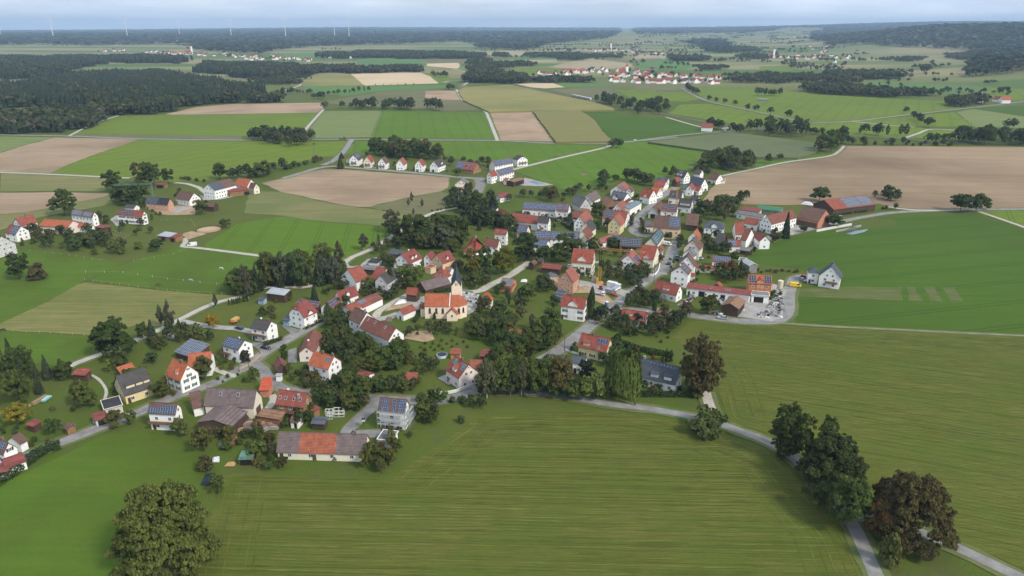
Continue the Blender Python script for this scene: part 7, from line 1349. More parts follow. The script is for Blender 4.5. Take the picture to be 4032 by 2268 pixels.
for v_ in [('T8',(1402,660),(1350,655),'silver blue car driving along the road below the stone yard',SV),('T8',(2140,335),(2190,338),'yellow delivery van parked beside the turning place',YE,'van'),('T8',(2235,243),(2270,248),'red car parked beside the detached white house',RD_),('T8',(2215,275),(2245,285),'silver car parked beside the red one',SV),('T1',(1952,952),(1916,955),'white van parked on the farm track',W_,'van'),('T1',(88,1000),(50,1012),'white van parked beside the pale grey house',W_,'van'),
           ('C2',(1720,820),(1660,800),'dark blue car parked in the drive, left of its pair',DB),('C2',(1770,795),(1710,770),'dark blue car parked in the drive, right of its pair',DB),('C2',(2295,75),(2360,85),'white delivery van parked beside the cream solar barn',W_,'van'),('C2',(2335,440),(2345,400),'black car on the village street',BK),('T7',(1680,590),(1720,585),'dark car parked beside the columnar cypress',BK),('T7',(1555,665),(1580,668),'dark car parked beneath the columnar cypress',BK),
           ('T6',(380,965),(415,970),'black car parked in the solar house drive',BK),('T6',(108,765),(75,755),'navy car on the lane below the balcony house',DB),('T4',(435,1072),(455,1072),'blue grey car beside the street row',('steel',(.12,.2,.28))),('T4',(655,1085),(680,1088),'silver car parked behind the street row',SV),('T4',(425,1100),(440,1100),'dark car beside the street row drive',BK),('T4',(1330,930),(1370,915),'grey car parked on the farm lane',SV),('T3',(890,715),(910,712),'blue car parked beside the clipped hedge',('cobalt',(.02,.06,.30))),('T3',(810,722),(825,718),'grey car in the barn yard',SV),
           ('T2',(1220,165),(1235,166),'grey car before the northern row',SV),('T2',(1845,1205),(1880,1195),'navy car parked below the peach house',DB),('F2',(2480,1056),(2500,1054),'white car on the country road',W_),('T1',(1510,570),(1545,565),'white car at the half finished house',W_),('T3',(880,1165),(893,1150),'white car beside the white villa',W_),('B1',(1020,570),(1040,565),'silver car under the maroon carport',SV)]: vehicle(*v_)
# lorry, tractor, train
def boxthing(name,label,cat,tile,p,q,parts,group=None,z=.16):
    a = G(tile,p); d = G(tile,q) - a; root = thing(name,label,cat,(a.x,a.y,z),math.atan2(d.y,d.x),group)
    for nm,bx_,m_ in parts:
        mb = MB(); [mb.box(*b_) for b_ in (bx_ if isinstance(bx_[0],tuple) else [bx_])]; link(nm,mb.mesh(nm,m_),root)
    return root
PW,PR,PG = paint(*W_),paint(*RD_),plain('grey_steel',(.34,.35,.37),.5,.15,2)
def wheels(root,xs,w,r=1.): [link('wheel',ME_wh,root,(x,s * w,.33 * r),(0,0,0),(r,1,r)) for x in xs for s in (-1,1)]
boxthing('site_cabin','white site container stacked behind the lorry','container','C2',(1260,870),(1330,885),[('body',(-2.6,2.6,-1.2,1.2,.1,2.6),PW),('rib',[(x,x + .08,-1.24,1.24,.1,2.62) for x in (-2.6,-1.3,0,1.3,2.52)],PG)])
r_ = boxthing('lorry','white lorry with grey blue tarpaulin on the building site','lorry','C2',(1330,945),(1390,905),[('cab',(1.5,3.2,-1.15,1.15,.6,2.9),PW),('windscreen',(3.19,3.23,-1,1,1.7,2.6),M_glass),('side_window',(1.9,2.8,-1.17,1.17,1.7,2.5),M_glass),('load_bed',(-3.2,1.4,-1.2,1.2,.9,1.9),PW),('tarpaulin',(-3.1,1.3,-1.1,1.1,1.9,2.15),plain('tarp_blue',(.30,.36,.42),.6,.15))]); wheels(r_,(-2.2,2.2),1.0,1.4)
r_ = boxthing('flatbed_truck','small white flatbed truck on the sandy building site','truck','C2',(1030,1030),(1110,1045),[('cab',(.8,2.3,-.95,.95,.5,2.0),PW),('windscreen',(2.29,2.33,-.8,.8,1.2,1.85),M_glass),('side_window',(1.1,2.0,-.97,.97,1.2,1.8),M_glass),('load_bed',(-2.6,.7,-1,1,.75,1.1),PG)]); wheels(r_,(-1.6,1.5),.85)
boxthing('site_container','grey steel container beside the lorry','container','C2',(1200,985),(1260,1000),[('body',(-1.8,1.8,-1.1,1.1,.05,2.2),PG),('rib',[(x,x + .08,-1.14,1.14,.05,2.22) for x in (-1.8,-.9,0,.9,1.72)],M_metal)])
r_ = boxthing('mini_excavator','red mini excavator on the building site','excavator','C2',(1040,920),(1090,930),[('track',[(-1,1,-.8,-.45,0,.5),(-1,1,.45,.8,0,.5)],M_tyre),('cab',(-.7,.6,-.6,.6,.5,2.0),PR),('window',(-.4,.62,-.62,.62,1.1,1.8),M_glass)]); link('arm',MB().tube((.6,0,1.2),(2.0,0,2.2),.14,.1,6).tube((2.0,0,2.2),(2.7,0,.6),.1,.08,6).mesh('arm',PR),r_)
boxthing('building_material','red pallets and pipes beside the grey container','pallets','C2',(1290,1035),(1340,1050),[('pallet',[(-1.6,-.2,-.6,.6,0,.8),(.1,1.4,-.7,.5,0,.6)],PR),('crate',(1.5,2.6,-.6,.6,0,.9),plain('crate_wood',(.30,.2,.11),.8,.2))])
boxthing('portable_toilet','bright blue portable toilet with white roof by the street','toilet','T7',(1775,532),(1800,545),[('body',(-.6,.6,-.6,.6,0,2.1),plain('toilet_blue',(.03,.16,.42),.5,.1)),('roof',(-.66,.66,-.66,.66,2.1,2.35),M_white),('door',(.6,.64,-.4,.4,.1,1.95),plain('toilet_door',(.05,.22,.5),.5,.1))])
r_ = boxthing('tractor','dark tractor with trailer on the country road','tractor','F2',(300,1048),(330,1049),[('engine',(.2,2.2,-.5,.5,.8,1.6),PR),('cab',(-1.2,.2,-.8,.8,.9,2.8),M_glass),('cab_roof',(-1.3,.3,-.9,.9,2.8,2.95),PR),('trailer',(-6.5,-1.8,-1.1,1.1,.8,1.9),plain('trailer',(.12,.1,.08),.7,.2))]); wheels(r_,(-.7,-5.5),.95,2.1); wheels(r_,(1.8,),.8,1.4)
r_ = boxthing('hay_trailer','red and yellow hay trailer on the lawn','trailer','T5',(2385,440),(2410,425),[('frame',(-2.2,2.2,-1,1,.6,.9),PR),('bed',(-1.6,2.2,-1,1,.9,2.0),plain('hay',(.5,.33,.1),.9,.2))]); wheels(r_,(0,),.95,1.4)
rail = smooth([G('F2',p) for p in ((1530,626),(1650,652),(1850,700),(2010,726),(2150,754),(2400,800))] + [G('F3',p) for p in ((450,805),(620,838),(880,858),(1150,884),(1400,900),(1800,920),(2000,944),(2300,952),(2700,956))],False,12)
ribbon('railway_embankment',rail,7,plain('ballast',(.115,.095,.078),.95,.25,.3),.22);
for off in (-.75,.75): ribbon('rail',[q + Vector((0,off,0)) for q in rail],.25,M_metal,.34,0)
TRB = plain('train_blue',(.10,.25,.42),.4,.1); a,b2 = G('F2',(2012,726)),G('F2',(2148,754)); d = (b2 - a); rz = math.atan2(d.y,d.x); tl = d.length / 3; d.normalize(); root = thing('train','white and blue regional train on the railway line','train',(a.x,a.y,.36),rz)
for i in range(3):
    c = link('carriage',MB().box(i * tl,(i + 1) * tl - .8,-1.4,1.4,.9,3.9).mesh('carriage',PW),root); link('window_band',MB().box(i * tl + .6,(i + 1) * tl - 1.4,-1.43,1.43,2.0,2.9).mesh('window_band',M_glass),c); link('stripe',MB().box(i * tl + .1,(i + 1) * tl - .9,-1.42,1.42,1.0,1.5).mesh('stripe',TRB),c)
    for xx in (2.5,tl - 3.3): link('wheel',MB().tube((i * tl + xx,-1.2,.45),(i * tl + xx,1.2,.45),.45,.45,12).mesh('wheel',M_tyre),c)
# ---------------------------------------------------------------- cranes and wind turbines
def lattice(p,q,w,n_,rad=.07):
    p,q = Vector(p),Vector(q); d = (q - p); l = d.length; d.normalize(); s = d.cross(Vector((0,0,1))); s = s.normalized() if s.length > .1 else Vector((1,0,0)); u = s.cross(d).normalized(); mb = MB()
    cor = [(-w / 2,-w / 2),(w / 2,-w / 2),(w / 2,w / 2),(-w / 2,w / 2)]
    for a_,b_ in cor: mb.tube(p + s * a_ + u * b_,q + s * a_ + u * b_,rad,rad,5)
    for i in range(n_):
        for k in range(4):
            (a1,b1),(a2,b2_) = cor[k],cor[(k + 1) % 4]; e0,e1 = (i / n_) * l,((i + 1) / n_) * l
            mb.tube(p + d * e0 + s * a1 + u * b1,p + d * e1 + s * a2 + u * b2_,rad * .6,rad * .6,4)
    return mb
M_cy,M_cg = plain('crane_yellow',(.52,.27,.05),.5,.1),plain('crane_green',(.16,.24,.22),.5,.15)
def crane(tile,base,top,jib,tail,mast_m,jib_m,label):
    g_ = G(tile,base); z = zat(tile,g_.x,g_.y,top[1]); tp = Vector((g_.x,g_.y,z)); j = G(tile,jib,z); root = thing('tower_crane',label,'crane',(g_.x,g_.y,0)); o_ = Vector((g_.x,g_.y,0)); k_ = tp - o_
    link('base_frame',MB().box(-2,2,-2,2,.1,.5).box(-1.8,-.6,-1.2,1.2,.5,2.8).mesh('base_frame',jib_m),root)
    link('lower_mast',lattice((0,0,.4),k_ * .5,1.3,8,.065).mesh('lower_mast',jib_m),root); link('upper_mast',lattice(k_ * .5,k_,1.0,8,.075).mesh('upper_mast',mast_m),root)
    jd = j - tp; jd.z = 0; end = k_ + jd + Vector((0,0,.4)); link('jib',lattice(k_,end,.8,16,.05).mesh('jib',jib_m),root)
    bk = k_ - jd.normalized() * 3.2 + Vector((0,0,tail)); tr_ = link('counter_strut',MB().tube(k_,bk,.22,.14,6).mesh('counter_strut',jib_m),root); link('tie_cable',MB().tube(bk,k_ + jd * .55 + Vector((0,0,.7)),.05,.05,4).tube(bk,(-1.5,0,2.5),.05,.05,4).mesh('tie_cable',M_black),root)
    hk = k_ + jd * .6; link('hook_line',MB().tube(hk,hk - Vector((0,0,4)),.06,.06,4).box(hk.x - .2,hk.x + .2,hk.y - .2,hk.y + .2,hk.z - 4.5,hk.z - 4).mesh('hook_line',jib_m),root)
crane('C2',(1012,800),(1040,140),(1890,225),4.2,M_black,M_cy,'yellow and black tower crane on the sandy building site'); crane('T3',(1962,575),(1978,378),(1790,388),2.5,M_cy,M_cy,'slim yellow tower crane among the upper houses'); crane('T1',(1577,565),(1530,318),(1145,338),4.5,M_cg,M_cg,'grey green tower crane beside the half finished house')
M_turb = plain('turbine_white',(.78,.79,.80),.5,.03)
BL = MB();
for s_,(r0,ch_) in enumerate(()): pass
blv = [(-.9,0,1),(.9,0,1),(1.9,.25,9),(.5,.1,55),(.0,.1,58),(-.6,-.1,54),(-1.6,-.3,10),(-.9,.5,1),(.9,.5,1)]; ME_bl = MB().extrude([(x,-.35,z) for x,z in ((-1,0),(1,0),(2.3,9),(.7,54),(0,58),(-.5,54),(-1.5,10))],(0,.7,0)).mesh('blade',M_turb)
for i,(t_,bx_,by_,hy,rr,rot0,lab) in enumerate([('F1',395,250,150,7600,.2,'white wind turbine farthest out on the forest plateau'),('F1',952,247,155,7700,.9,'white wind turbine above the far forest, second from the outer end of the row'),('F1',1347,252,160,8300,.1,'slim white wind turbine above the far church tower village'),('F1',1735,255,155,7600,.6,'white wind turbine in the middle of the row'),('F1',2144,257,148,7000,1.0,'tall white wind turbine with spread blades'),('F2',225,258,162,7200,.15,'white wind turbine, lower one of the close pair'),('F2',333,260,156,6600,0.,'white wind turbine, taller one of the close pair'),('F1',0,250,240,9000,.5,'wind turbine just inside the picture border'),('F2',1281,250,232,13000,.3,'tiny hazy wind turbine on the horizon')]):
    u_ = px(t_,(bx_,0))[0]; v_ = px(t_,(0,by_))[1]; dr = Vector(((u_ - CX) / FPX,COS + (CY - v_) / FPX * SIN,0)).normalized(); x,y = dr.x * rr,dr.y * rr; zg_ = float(hills(x,y)); zh = zat(t_,x,y,hy); hh = zh - zg_
    root = thing('wind_turbine',lab,'wind turbine',(x,y,zg_),math.radians(20)); link('tower',MB().tube((0,0,0),(0,0,hh),3.2,1.7,12).mesh('tower',M_turb),root); link('nacelle',MB().box(-1.9,1.9,-4,6,hh - 1.8,hh + 2).mesh('nacelle',M_turb),root); hb_ = link('hub',MB().tube((0,-5.6,hh),(0,-3.9,hh),1.2,1.9,10).mesh('hub',M_turb),root)
    for k in range(3): link('blade',ME_bl,root,(0,-4.8,hh),(0,rot0 + k * 2 * math.pi / 3,0))
# ---------------------------------------------------------------- far villages
def proto_house(L_,W__,he_,ri,wm,rm):
    w_ = fixn(MB().extrude([(-L_ / 2,-W__ / 2,-1),(-L_ / 2,W__ / 2,-1),(-L_ / 2,W__ / 2,he_),(-L_ / 2,0,he_ + ri),(-L_ / 2,-W__ / 2,he_)],(L_,0,0)).mesh('wall',wm)); o = .5; sl = ri / (W__ / 2)
    r_ = fixn(MB().extrude([(-L_ / 2 - o,-W__ / 2 - o,he_ - o * sl + .05),(-L_ / 2 - o,0,he_ + ri + .05),(-L_ / 2 - o,W__ / 2 + o,he_ - o * sl + .05),(-L_ / 2 - o,W__ / 2 + o,he_ - o * sl + .3),(-L_ / 2 - o,0,he_ + ri + .35),(-L_ / 2 - o,-W__ / 2 - o,he_ - o * sl + .3)],(L_ + 2 * o,0,0)).mesh('roof',rm)); return w_,r_
PH = [proto_house(l_,w_,h_,r_,WM(a_),RM(b_)) for l_,w_,h_,r_,a_,b_ in ((12,10,5,4.5,'white','red'),(13,10,5,4.2,'white','brick'),(11,9,5,4.5,'white','dark'),(20,11,5,5,'cream','brick'),(14,10,6,5,'white','orange'),(24,12,5,4,'grey','brown'))]
def far_house(pos,rz,k,label,group):
    root = thing('far_house',label,'house',(pos.x,pos.y,float(hills(pos.x,pos.y))),rz,group); w_,r_ = PH[k]; link('wall',w_,root); link('roof',r_,root)
def village(tile,pts,n_,label,group,jit=14,wts=(3,4,2,1,2,1),rz=None):
    Q = [G(tile,p) for p in pts]; seg = [(Q[i + 1] - Q[i]).length for i in range(len(Q) - 1)]; tot = sum(seg)
    for i in range(n_):
        t = (i + .5) / n_ * tot; k = 0
        while k < len(seg) - 1 and t > seg[k]: t -= seg[k]; k += 1
        p_ = Q[k].lerp(Q[k + 1],t / seg[k]) + Vector((random.uniform(-jit,jit),random.gauss(0,jit) * 2.4,0)); far_house(p_,(rz if rz is not None else random.choice((0,1.57))) + random.uniform(-.35,.35),random.choices(range(6),wts)[0],label,group)
    # garden trees
    for i in range(int(n_ * .7)):
        k = random.randrange(len(seg)); q = Q[k].lerp(Q[k + 1],random.random()) + Vector((random.uniform(-jit,jit) * 2,random.uniform(-jit,jit) * 4,0)); tree(q,random.uniform(6,11),random.uniform(6,9),'round','dark','tree among the ' + group,'trees among ' + group,'village_tree')
def far_church(tile,p,h_,label,roofc='orange'):
    q = G(tile,p); root = thing('far_church',label,'church',(q.x,q.y,0),.2); link('tower',MB().box(-3.2,3.2,-3.2,3.2,0,h_ * .72).mesh('tower',WM('white')),root); link('spire',MB().add([(-3.5,-3.5,h_ * .72),(3.5,-3.5,h_ * .72),(3.5,3.5,h_ * .72),(-3.5,3.5,h_ * .72),(0,0,h_)],[(0,1,4),(1,2,4),(2,3,4),(3,0,4)]).mesh('spire',RM(roofc)),root); w_,r_ = PH[3]; link('wall',w_,root,(-12,0,0),(0,0,0),(1,1,1.6)); link('roof',r_,root,(-12,0,0),(0,0,0),(1,1,1.6))
village('V1',[(140,72),(420,90),(600,105),(760,105),(1000,112),(1240,128)],34,'white house in the hilltop village with the slim church tower','houses of the hilltop village',22); village('V1',[(1280,135),(1460,160),(1600,160),(1760,160),(2060,165)],22,'house in the lower straggle of the hilltop village','houses of the lower straggle',26); village('V1',[(2120,148),(2300,128),(2430,145)],6,'house near the dark copse beyond the pine stand','houses near the dark copse',26); far_church('V1',(592,92),46,'slim white church tower on the far hilltop','brick')
village('F1',[(580,318),(660,316)],5,'tiny house cluster far in the left forest','houses far in the forest',40); village('F1',[(1250,320),(1470,328)],12,'tiny white house of the village deep in the forest','houses deep in the forest',50); village('F1',[(770,388),(900,390)],6,'white farm at the forest clearing','farms at the forest clearing',25)
village('V2',[(150,250),(520,235),(680,215),(900,200),(1100,200),(1400,215),(1700,230)],34,'house in the upper half of the red roofed valley village','houses of the valley village, upper half',16); village('V2',[(1100,270),(1340,260),(1600,270),(1900,260),(2200,280),(2560,300)],34,'house in the middle of the red roofed valley village','houses of the valley village, middle',14); village('V2',[(1160,325),(1450,335),(1750,345),(2100,345),(2500,340)],26,'red roofed house at the near edge of the valley village','houses of the valley village, near edge',9); far_church('V2',(1342,250),32,'white church tower of the red roofed valley village'); village('V2',[(1380,295),(1620,300)],5,'long white building in the valley village','long white buildings in the valley village',4,(0,0,0,1,0,0))
village('F3',[(860,372),(1000,385),(1200,395),(1350,372)],34,'house of the third valley village with the slender tower','houses of the third valley village',36); village('F3',[(1180,352),(1290,318)],9,'house climbing the slope above the third village','houses on the slope',30); far_church('F3',(916,385),48,'slender pale church tower of the third valley village')
village('F3',[(0,345),(160,355)],12,'red roofed house of the village before the tan fields','houses before the tan fields',40); village('F3',[(850,268),(1000,270),(1250,258)],22,'tiny house of the hazy village below the wooded hill','houses below the wooded hill',80); village('F3',[(280,262),(470,258)],8,'long pale industrial hall far in the valley','industrial halls far in the valley',60,(0,0,0,1,0,1)); village('F3',[(0,232),(250,238),(460,232)],12,'tiny speck house of the hazy town in the valley mouth','houses of the hazy town',120)
village('F2',[(2080,378),(2250,380),(2500,385)],20,'house of the village with the tall white far church','houses round the tall white far church',45); far_church('F2',(2298,378),50,'tall white church of the village among far fields'); village('F3',[(2370,672),(2480,690)],3,'white house beside the mill tower','houses beside the mill',6); boxthing('mill_tower','tall white square mill tower among trees','tower','F3',(2268,675),(2300,672),[('wall',(-7,7,-5,5,0,15),WM('grey')),('roof',(-7.4,7.4,-5.4,5.4,15,15.6),RM('grey')),('window',[(x,x + 1.2,-5.06,-5,z,z + 1.5) for x in (-4,0,3) for z in (4,9,13)],M_glass)],None,0)
village('F3',[(480,868),(485,868)],1,'tiny red roofed field barn beside the railway',None,1,(0,1,0,0,0,0)); boxthing('rail_bridge','pale concrete railway underpass at the field lane','bridge','F3',(612,862),(640,858),[('parapet',[(-9,9,-2.4,-2,2.4,3.6),(-9,9,2,2.4,2.4,3.6)],M_conc),('abutment',[(-9,-5,-2,2,0,2.4),(5,9,-2,2,0,2.4)],M_conc),('deck',(-5,5,-2,2,2,2.4),M_conc)],None,0)
boxthing('field_barn','small pale field barn in the valley meadow','barn','F3',(845,668),(880,669),[('wall',(-8,8,-4,4,0,3),WM('greyd')),('roof',(-8.5,8.5,-4.5,4.5,3,3.5),RM('metal'))],None,0)
plant_all()
# ---------------------------------------------------------------- yards and gardens
def wallrun(tile,pts,h,t,mat,label,name='garden_wall',cat='wall'):
    P = smooth([G(tile,p) for p in pts],False,3.); o_ = P[0].copy(); mb = MB()
    for i in range(len(P) - 1):
        d = P[i + 1] - P[i]; nr = Vector((-d.y,d.x,0)).normalized() * t / 2; a,b_ = P[i] - o_,P[i + 1] - o_; mb.add([(q.x,q.y,z) for q in (a + nr,a - nr,b_ - nr,b_ + nr) for z in (-.05,h)],[(0,2,3,1),(2,4,5,3),(4,6,7,5),(6,0,1,7),(1,3,5,7)])
    thing(name,label,cat,(o_.x,o_.y,0),0,None,mb.mesh(name,mat))
wallrun('B2',[(2040,378),(2180,395),(2320,370),(2490,305)],1.2,.4,M_st[2],'curved pale stone wall below the blush white house'); wallrun('T3',[(1275,1160),(1450,1195),(1620,1235),(1730,1255),(1780,1210),(1798,1140)],1.1,.35,M_white,'white garden wall round the glazed gable bungalow'); wallrun('T6',[(100,1190),(240,1110),(335,1030),(320,1000)],.9,.35,M_st[3],'low sandstone wall at the road bend'); wallrun('T3',[(1135,1120),(1200,1130),(1280,1150)],1.0,.3,M_white,'white wall between villa and bungalow')
wallrun('T4',[(1840,806),(2000,775),(2195,740)],1.4,.6,M_st[2],'pale silage wall in the dark green field','silage_wall'); wallrun('T4',[(2035,810),(2160,785),(2290,752)],1.2,.5,M_conc,'grey silage wall beside the blue cover','silage_wall'); wallrun('B2',[(1060,335),(1110,305)],.8,.4,M_st[3],'short stone wall at the hedge'); wallrun('T7',[(1360,985),(1440,1010),(1480,1020)],.8,.3,M_white,'low white wall beside the yellow house'); wallrun('T6',[(2360,375),(2450,392),(2480,400)],1.1,.3,M_conc,'churchyard wall beside the gate','churchyard_wall')
def heap(tile,pts,h,mat,label,name,cat):
    g_ = [G(tile,p) for p in pts]; c = sum(g_,Vector()) / len(g_); mb = MB(); n_ = 5; V = []; F = []; k = len(g_) * 3; ring = []
    for i in range(len(g_)):
        for j in range(3): ring.append(g_[i].lerp(g_[(i + 1) % len(g_)],j / 3) - c)
    for lv in range(n_):
        t = lv / n_
        for q in ring: s_ = (1 - t * .85) * random.uniform(.93,1.06); V.append((q.x * s_,q.y * s_,h * math.sin(t * 1.6) * random.uniform(.85,1.1)))
    for lv in range(n_ - 1): F += [(lv * k + i,lv * k + (i + 1) % k,(lv + 1) * k + (i + 1) % k,(lv + 1) * k + i) for i in range(k)]
    F.append(tuple((n_ - 1) * k + i for i in range(k))); me = fixn(MB().add(V,F).mesh(name,mat)); thing(name,label,cat,(c.x,c.y,.16),0,None,me)
M_tarp,M_bt,M_wt = plain('black_cover',(.018,.026,.034),.45,.3,2,bmp=.4),plain('blue_cover',(.17,.23,.26),.5,.25,2,bmp=.3),plain('white_sheet',(.66,.67,.68),.6,.12,2,bmp=.5)
heap('N2',[(1142,612),(1195,505),(1290,500),(1245,612)],.9,M_tarp,'black silage cover weighted with tyres beside the young tree','silage_clamp','silage'); heap('T4',[(2140,830),(2220,800),(2370,780),(2330,810),(2200,838)],.7,M_bt,'blue plastic cover on the field silage','silage_cover','silage'); heap('T4',[(2130,800),(2160,770),(2260,755),(2250,785)],1.2,plain('silage_dark',(.10,.10,.09),.8,.4,2),'dark heaped silage between the pale walls','silage_heap','silage'); heap('T4',[(1680,525),(1700,512),(1805,525),(1810,545)],1.8,M_wt,'white plastic covered clamp behind the courtyard farm','silage_clamp','silage')
heap('T7',[(900,285),(910,262),(970,265),(965,290)],.8,M_wt,'crumpled white sheet on the meadow','white_sheet','sheet'); heap('T7',[(1130,232),(1180,195),(1270,210),(1290,235),(1200,242)],1.6,plain('tarp_grey',(.10,.115,.125),.6,.3,2,bmp=.4),'grey tarpaulin heap behind the brick house','tarpaulin','tarpaulin'); heap('T7',[(1120,270),(1190,245),(1290,270),(1240,310)],1.5,M_dirt,'sandy earth heap left of the brick house','earth_heap','earth'); heap('B1',[(2160,985),(2150,945),(2230,925),(2225,985)],.9,M_wt,'white plastic sheet beside the bare shrub','white_sheet','sheet'); heap('B1',[(2270,1025),(2310,990),(2395,985),(2380,1025)],.8,plain('straw',(.42,.27,.12),.9,.25,2),'tan straw heap beside the green shelter','straw_heap','straw'); heap('T3',[(460,295),(520,283),(640,315),(560,330)],.8,M_bt,'teal covered silage basin of the solar barn farm','silage_clamp','silage'); heap('T3',[(975,225),(1020,215),(1075,222),(1020,238)],.8,M_chim,'brown dung heap on the bright field','dung_heap','dung'); heap('T5',[(1670,570),(1700,540),(1790,570),(1750,610),(1690,600)],1.4,M_st[1],'grey junk covered with sheets in the garden corner','junk_pile','junk'); heap('T6',[(1680,520),(1720,475),(1810,460),(1800,500)],.9,M_wt,'white covered building material beside the church lane','material_pile','building material'); heap('T6',[(1590,690),(1600,655),(1660,650),(1660,690)],1.3,M_chim,'brush heap beside the farm lane','brush_heap','brush'); heap('T7',[(1490,340),(1560,320),(1640,350),(1540,365)],.6,M_dirt,'low earth heap before the brick house','earth_heap','earth')
# stone yard, timber, firewood
ME_sb = [MB().add([(-a,-b_,0),(a,-b_,0),(a * .95,b_,0),(-a,b_ * .9,0),(-a * .9,-b_ * .85,h_),(a * .92,-b_ * .9,h_ * .9),(a * .85,b_ * .8,h_),(-a * .9,b_ * .8,h_ * .95)],[(3,2,1,0),(4,5,6,7),(0,1,5,4),(1,2,6,5),(2,3,7,6),(3,0,4,7)]).mesh('stone',m_) for a,b_,h_,m_ in ((.8,.5,.7,M_st[1]),(1.1,.6,.5,M_st[2]),(.6,.6,1.0,M_st[0]),(.9,.25,1.1,M_st[1]),(.7,.5,.5,M_st[3]))]
def scatter_stones(tile,poly,n_,label,group):
    g_ = [G(tile,p) for p in poly]; xy = [(q.x,q.y) for q in g_]; k = 0; tr_ = 0
    while k < n_ and tr_ < 5000:
        tr_ += 1; x,y = random.uniform(min(a for a,_ in xy),max(a for a,_ in xy)),random.uniform(min(b_ for _,b_ in xy),max(b_ for _,b_ in xy))
        if inpoly(x,y,xy): thing('stone_block',label,'stone',(x,y,.15),random.uniform(0,3),group,random.choice(ME_sb)); k += 1
scatter_stones('T8',[(1860,480),(2000,440),(2020,560),(2020,650),(1750,655),(1740,620),(1850,590)],90,'raw stone block or slab stored in the stone yard','stone blocks in the yard'); scatter_stones('T8',[(1270,590),(1360,580),(1400,625),(1270,620)],10,'stone slab stacked before the timber barn','slabs before the timber barn'); scatter_stones('T8',[(950,520),(1100,420),(1140,440),(1000,535)],22,'display gravestone in the show garden','display gravestones'); scatter_stones('T8',[(1340,500),(1400,450),(1420,470),(1380,520)],10,'pale slab leaning beside the timber barn','pale slabs'); scatter_stones('T8',[(1580,590),(1600,540),(1620,545),(1600,600)],6,'upright slab at the timber barn wall','upright slabs')
ME_tb = [MB().box(-2.2,2.2,-.6,.6,.1,.5).box(-2.,2.1,-.5,.5,.52,.85).box(-2.1,1.9,-.55,.4,.87,1.1).mesh('timber_stack',m_) for m_ in (plain('timber_grey',(.30,.28,.26),.9,.3,3),plain('timber_red',(.26,.13,.12),.9,.3,3),plain('timber_tan',(.36,.25,.16),.9,.3,3))]
for i in range(15): q = G('B2',(150 + (i % 5) * 75 + random.uniform(-15,15),690 + (i // 5) * 32 + random.uniform(-8,8))); thing('timber_stack','stack of weathered boards beside the firewood shed','timber',(q.x,q.y,0),random.uniform(-.3,.9),'board stacks in the farm garden',random.choice(ME_tb))
def logpile(tile,a,b_,h,label):
    A_,B_ = G(tile,a),G(tile,b_); d = B_ - A_; L_ = d.length; root = thing('log_pile',label,'firewood',(A_.x,A_.y,0),math.atan2(d.y,d.x)); me = MB().tube((0,-.5,0),(0,.5,0),.16,.16,7).mesh('log',ME_tb[2].materials[0])
    for r_ in range(max(1,int(h / .3))):
        for i in range(min(44,int(L_ / .34))): link('log',me,root,(i * .34 + (r_ % 2) * .17,random.uniform(-.08,.08),.17 + r_ * .29))
logpile('B1',(335,400),(480,320),1.2,'long stacked firewood pile at the left lawn edge'); logpile('B1',(262,425),(325,405),.9,'short firewood pile under the yellowish tree'); logpile('B1',(2345,690),(2490,545),1.8,'firewood stacked along the dark timber barn'); logpile('B2',(285,640),(510,675),1.5,'firewood stacked under the brown roofed shed'); logpile('T7',(1100,175),(1165,178),1.,'small wood stack beside the maroon shed')
boxthing('covered_boat','pale turquoise covered boat on the lawn','boat','B1',(475,350),(510,325),[('hull',(-2,2,-.7,.7,.2,.7),plain('turquoise',(.22,.46,.44),.5,.15)),('cover',(-1.8,1.6,-.6,.6,.7,.95),plain('turquoise_light',(.36,.58,.56),.5,.1))])
# round pool, riding ring, rusty hut, silo, greenhouse frames, kiosk, poles
q = G('T6',(2165,1040)); root = thing('garden_pool','round black covered garden pool on the lawn','pool',(q.x,q.y,0)); link('rim',MB().tube((0,0,0),(0,0,1.0),2.2,2.2,28).mesh('rim',plain('pool_wall',(.55,.62,.68),.5,.2)),root); link('cover',MB().tube((0,0,1.0),(0,0,1.04),2.0,2.0,28).mesh('cover',M_tarp),root); link('ladder',MB().tube((2.3,-.3,0),(2.2,-.3,1.5),.05,.05,5).tube((2.3,.3,0),(2.2,.3,1.5),.05,.05,5).mesh('ladder',M_white),root)
q,e_ = G('T1',(2120,785)),G('T1',(2243,785)); rr = (e_ - q).length; root = thing('riding_ring','round sand riding ring with rail fence','riding ring',(q.x,q.y,.05)); link('sand',MB().tube((0,0,0),(0,0,.12),rr - .4,rr - .4,40).mesh('sand',plain('ring_sand',(.46,.32,.20),.95,.12,.6)),root); mb = MB()
for i in range(30):
    a,b_ = 2 * math.pi * i / 30,2 * math.pi * (i + 1) / 30; P,Q_ = Vector((rr * math.cos(a),rr * math.sin(a),0)),Vector((rr * math.cos(b_),rr * math.sin(b_),0)); link('post',MB().tube(P,P + Vector((0,0,1.5)),.07,.07,6).mesh('post',M_bark),root); [mb.tube(P + Vector((0,0,z)),Q_ + Vector((0,0,z)),.05,.05,5) for z in (.7,1.3)]
link('rails',mb.mesh('rails',M_bark),root)
q = G('N2',(1345,260)); root = thing('round_hut','rusty corrugated round roofed hut beside the orchard','hut',(q.x,q.y,0),1.1); arc = [(2.1 * math.cos(a),2.2 * math.sin(a)) for a in np.linspace(0,math.pi,12)]; link('roof',fixn(MB().extrude([(0,y,z) for y,z in arc] + [(0,y * .94,z * .94) for y,z in arc[::-1]],(5,0,0)).mesh('roof',plain('rust',(.22,.085,.055),.8,.35,1.5))),root); link('end_wall',fixn(MB().extrude([(.1,y * .94,z * .94) for y,z in arc],(.1,0,0)).mesh('end_wall',PG)),root)
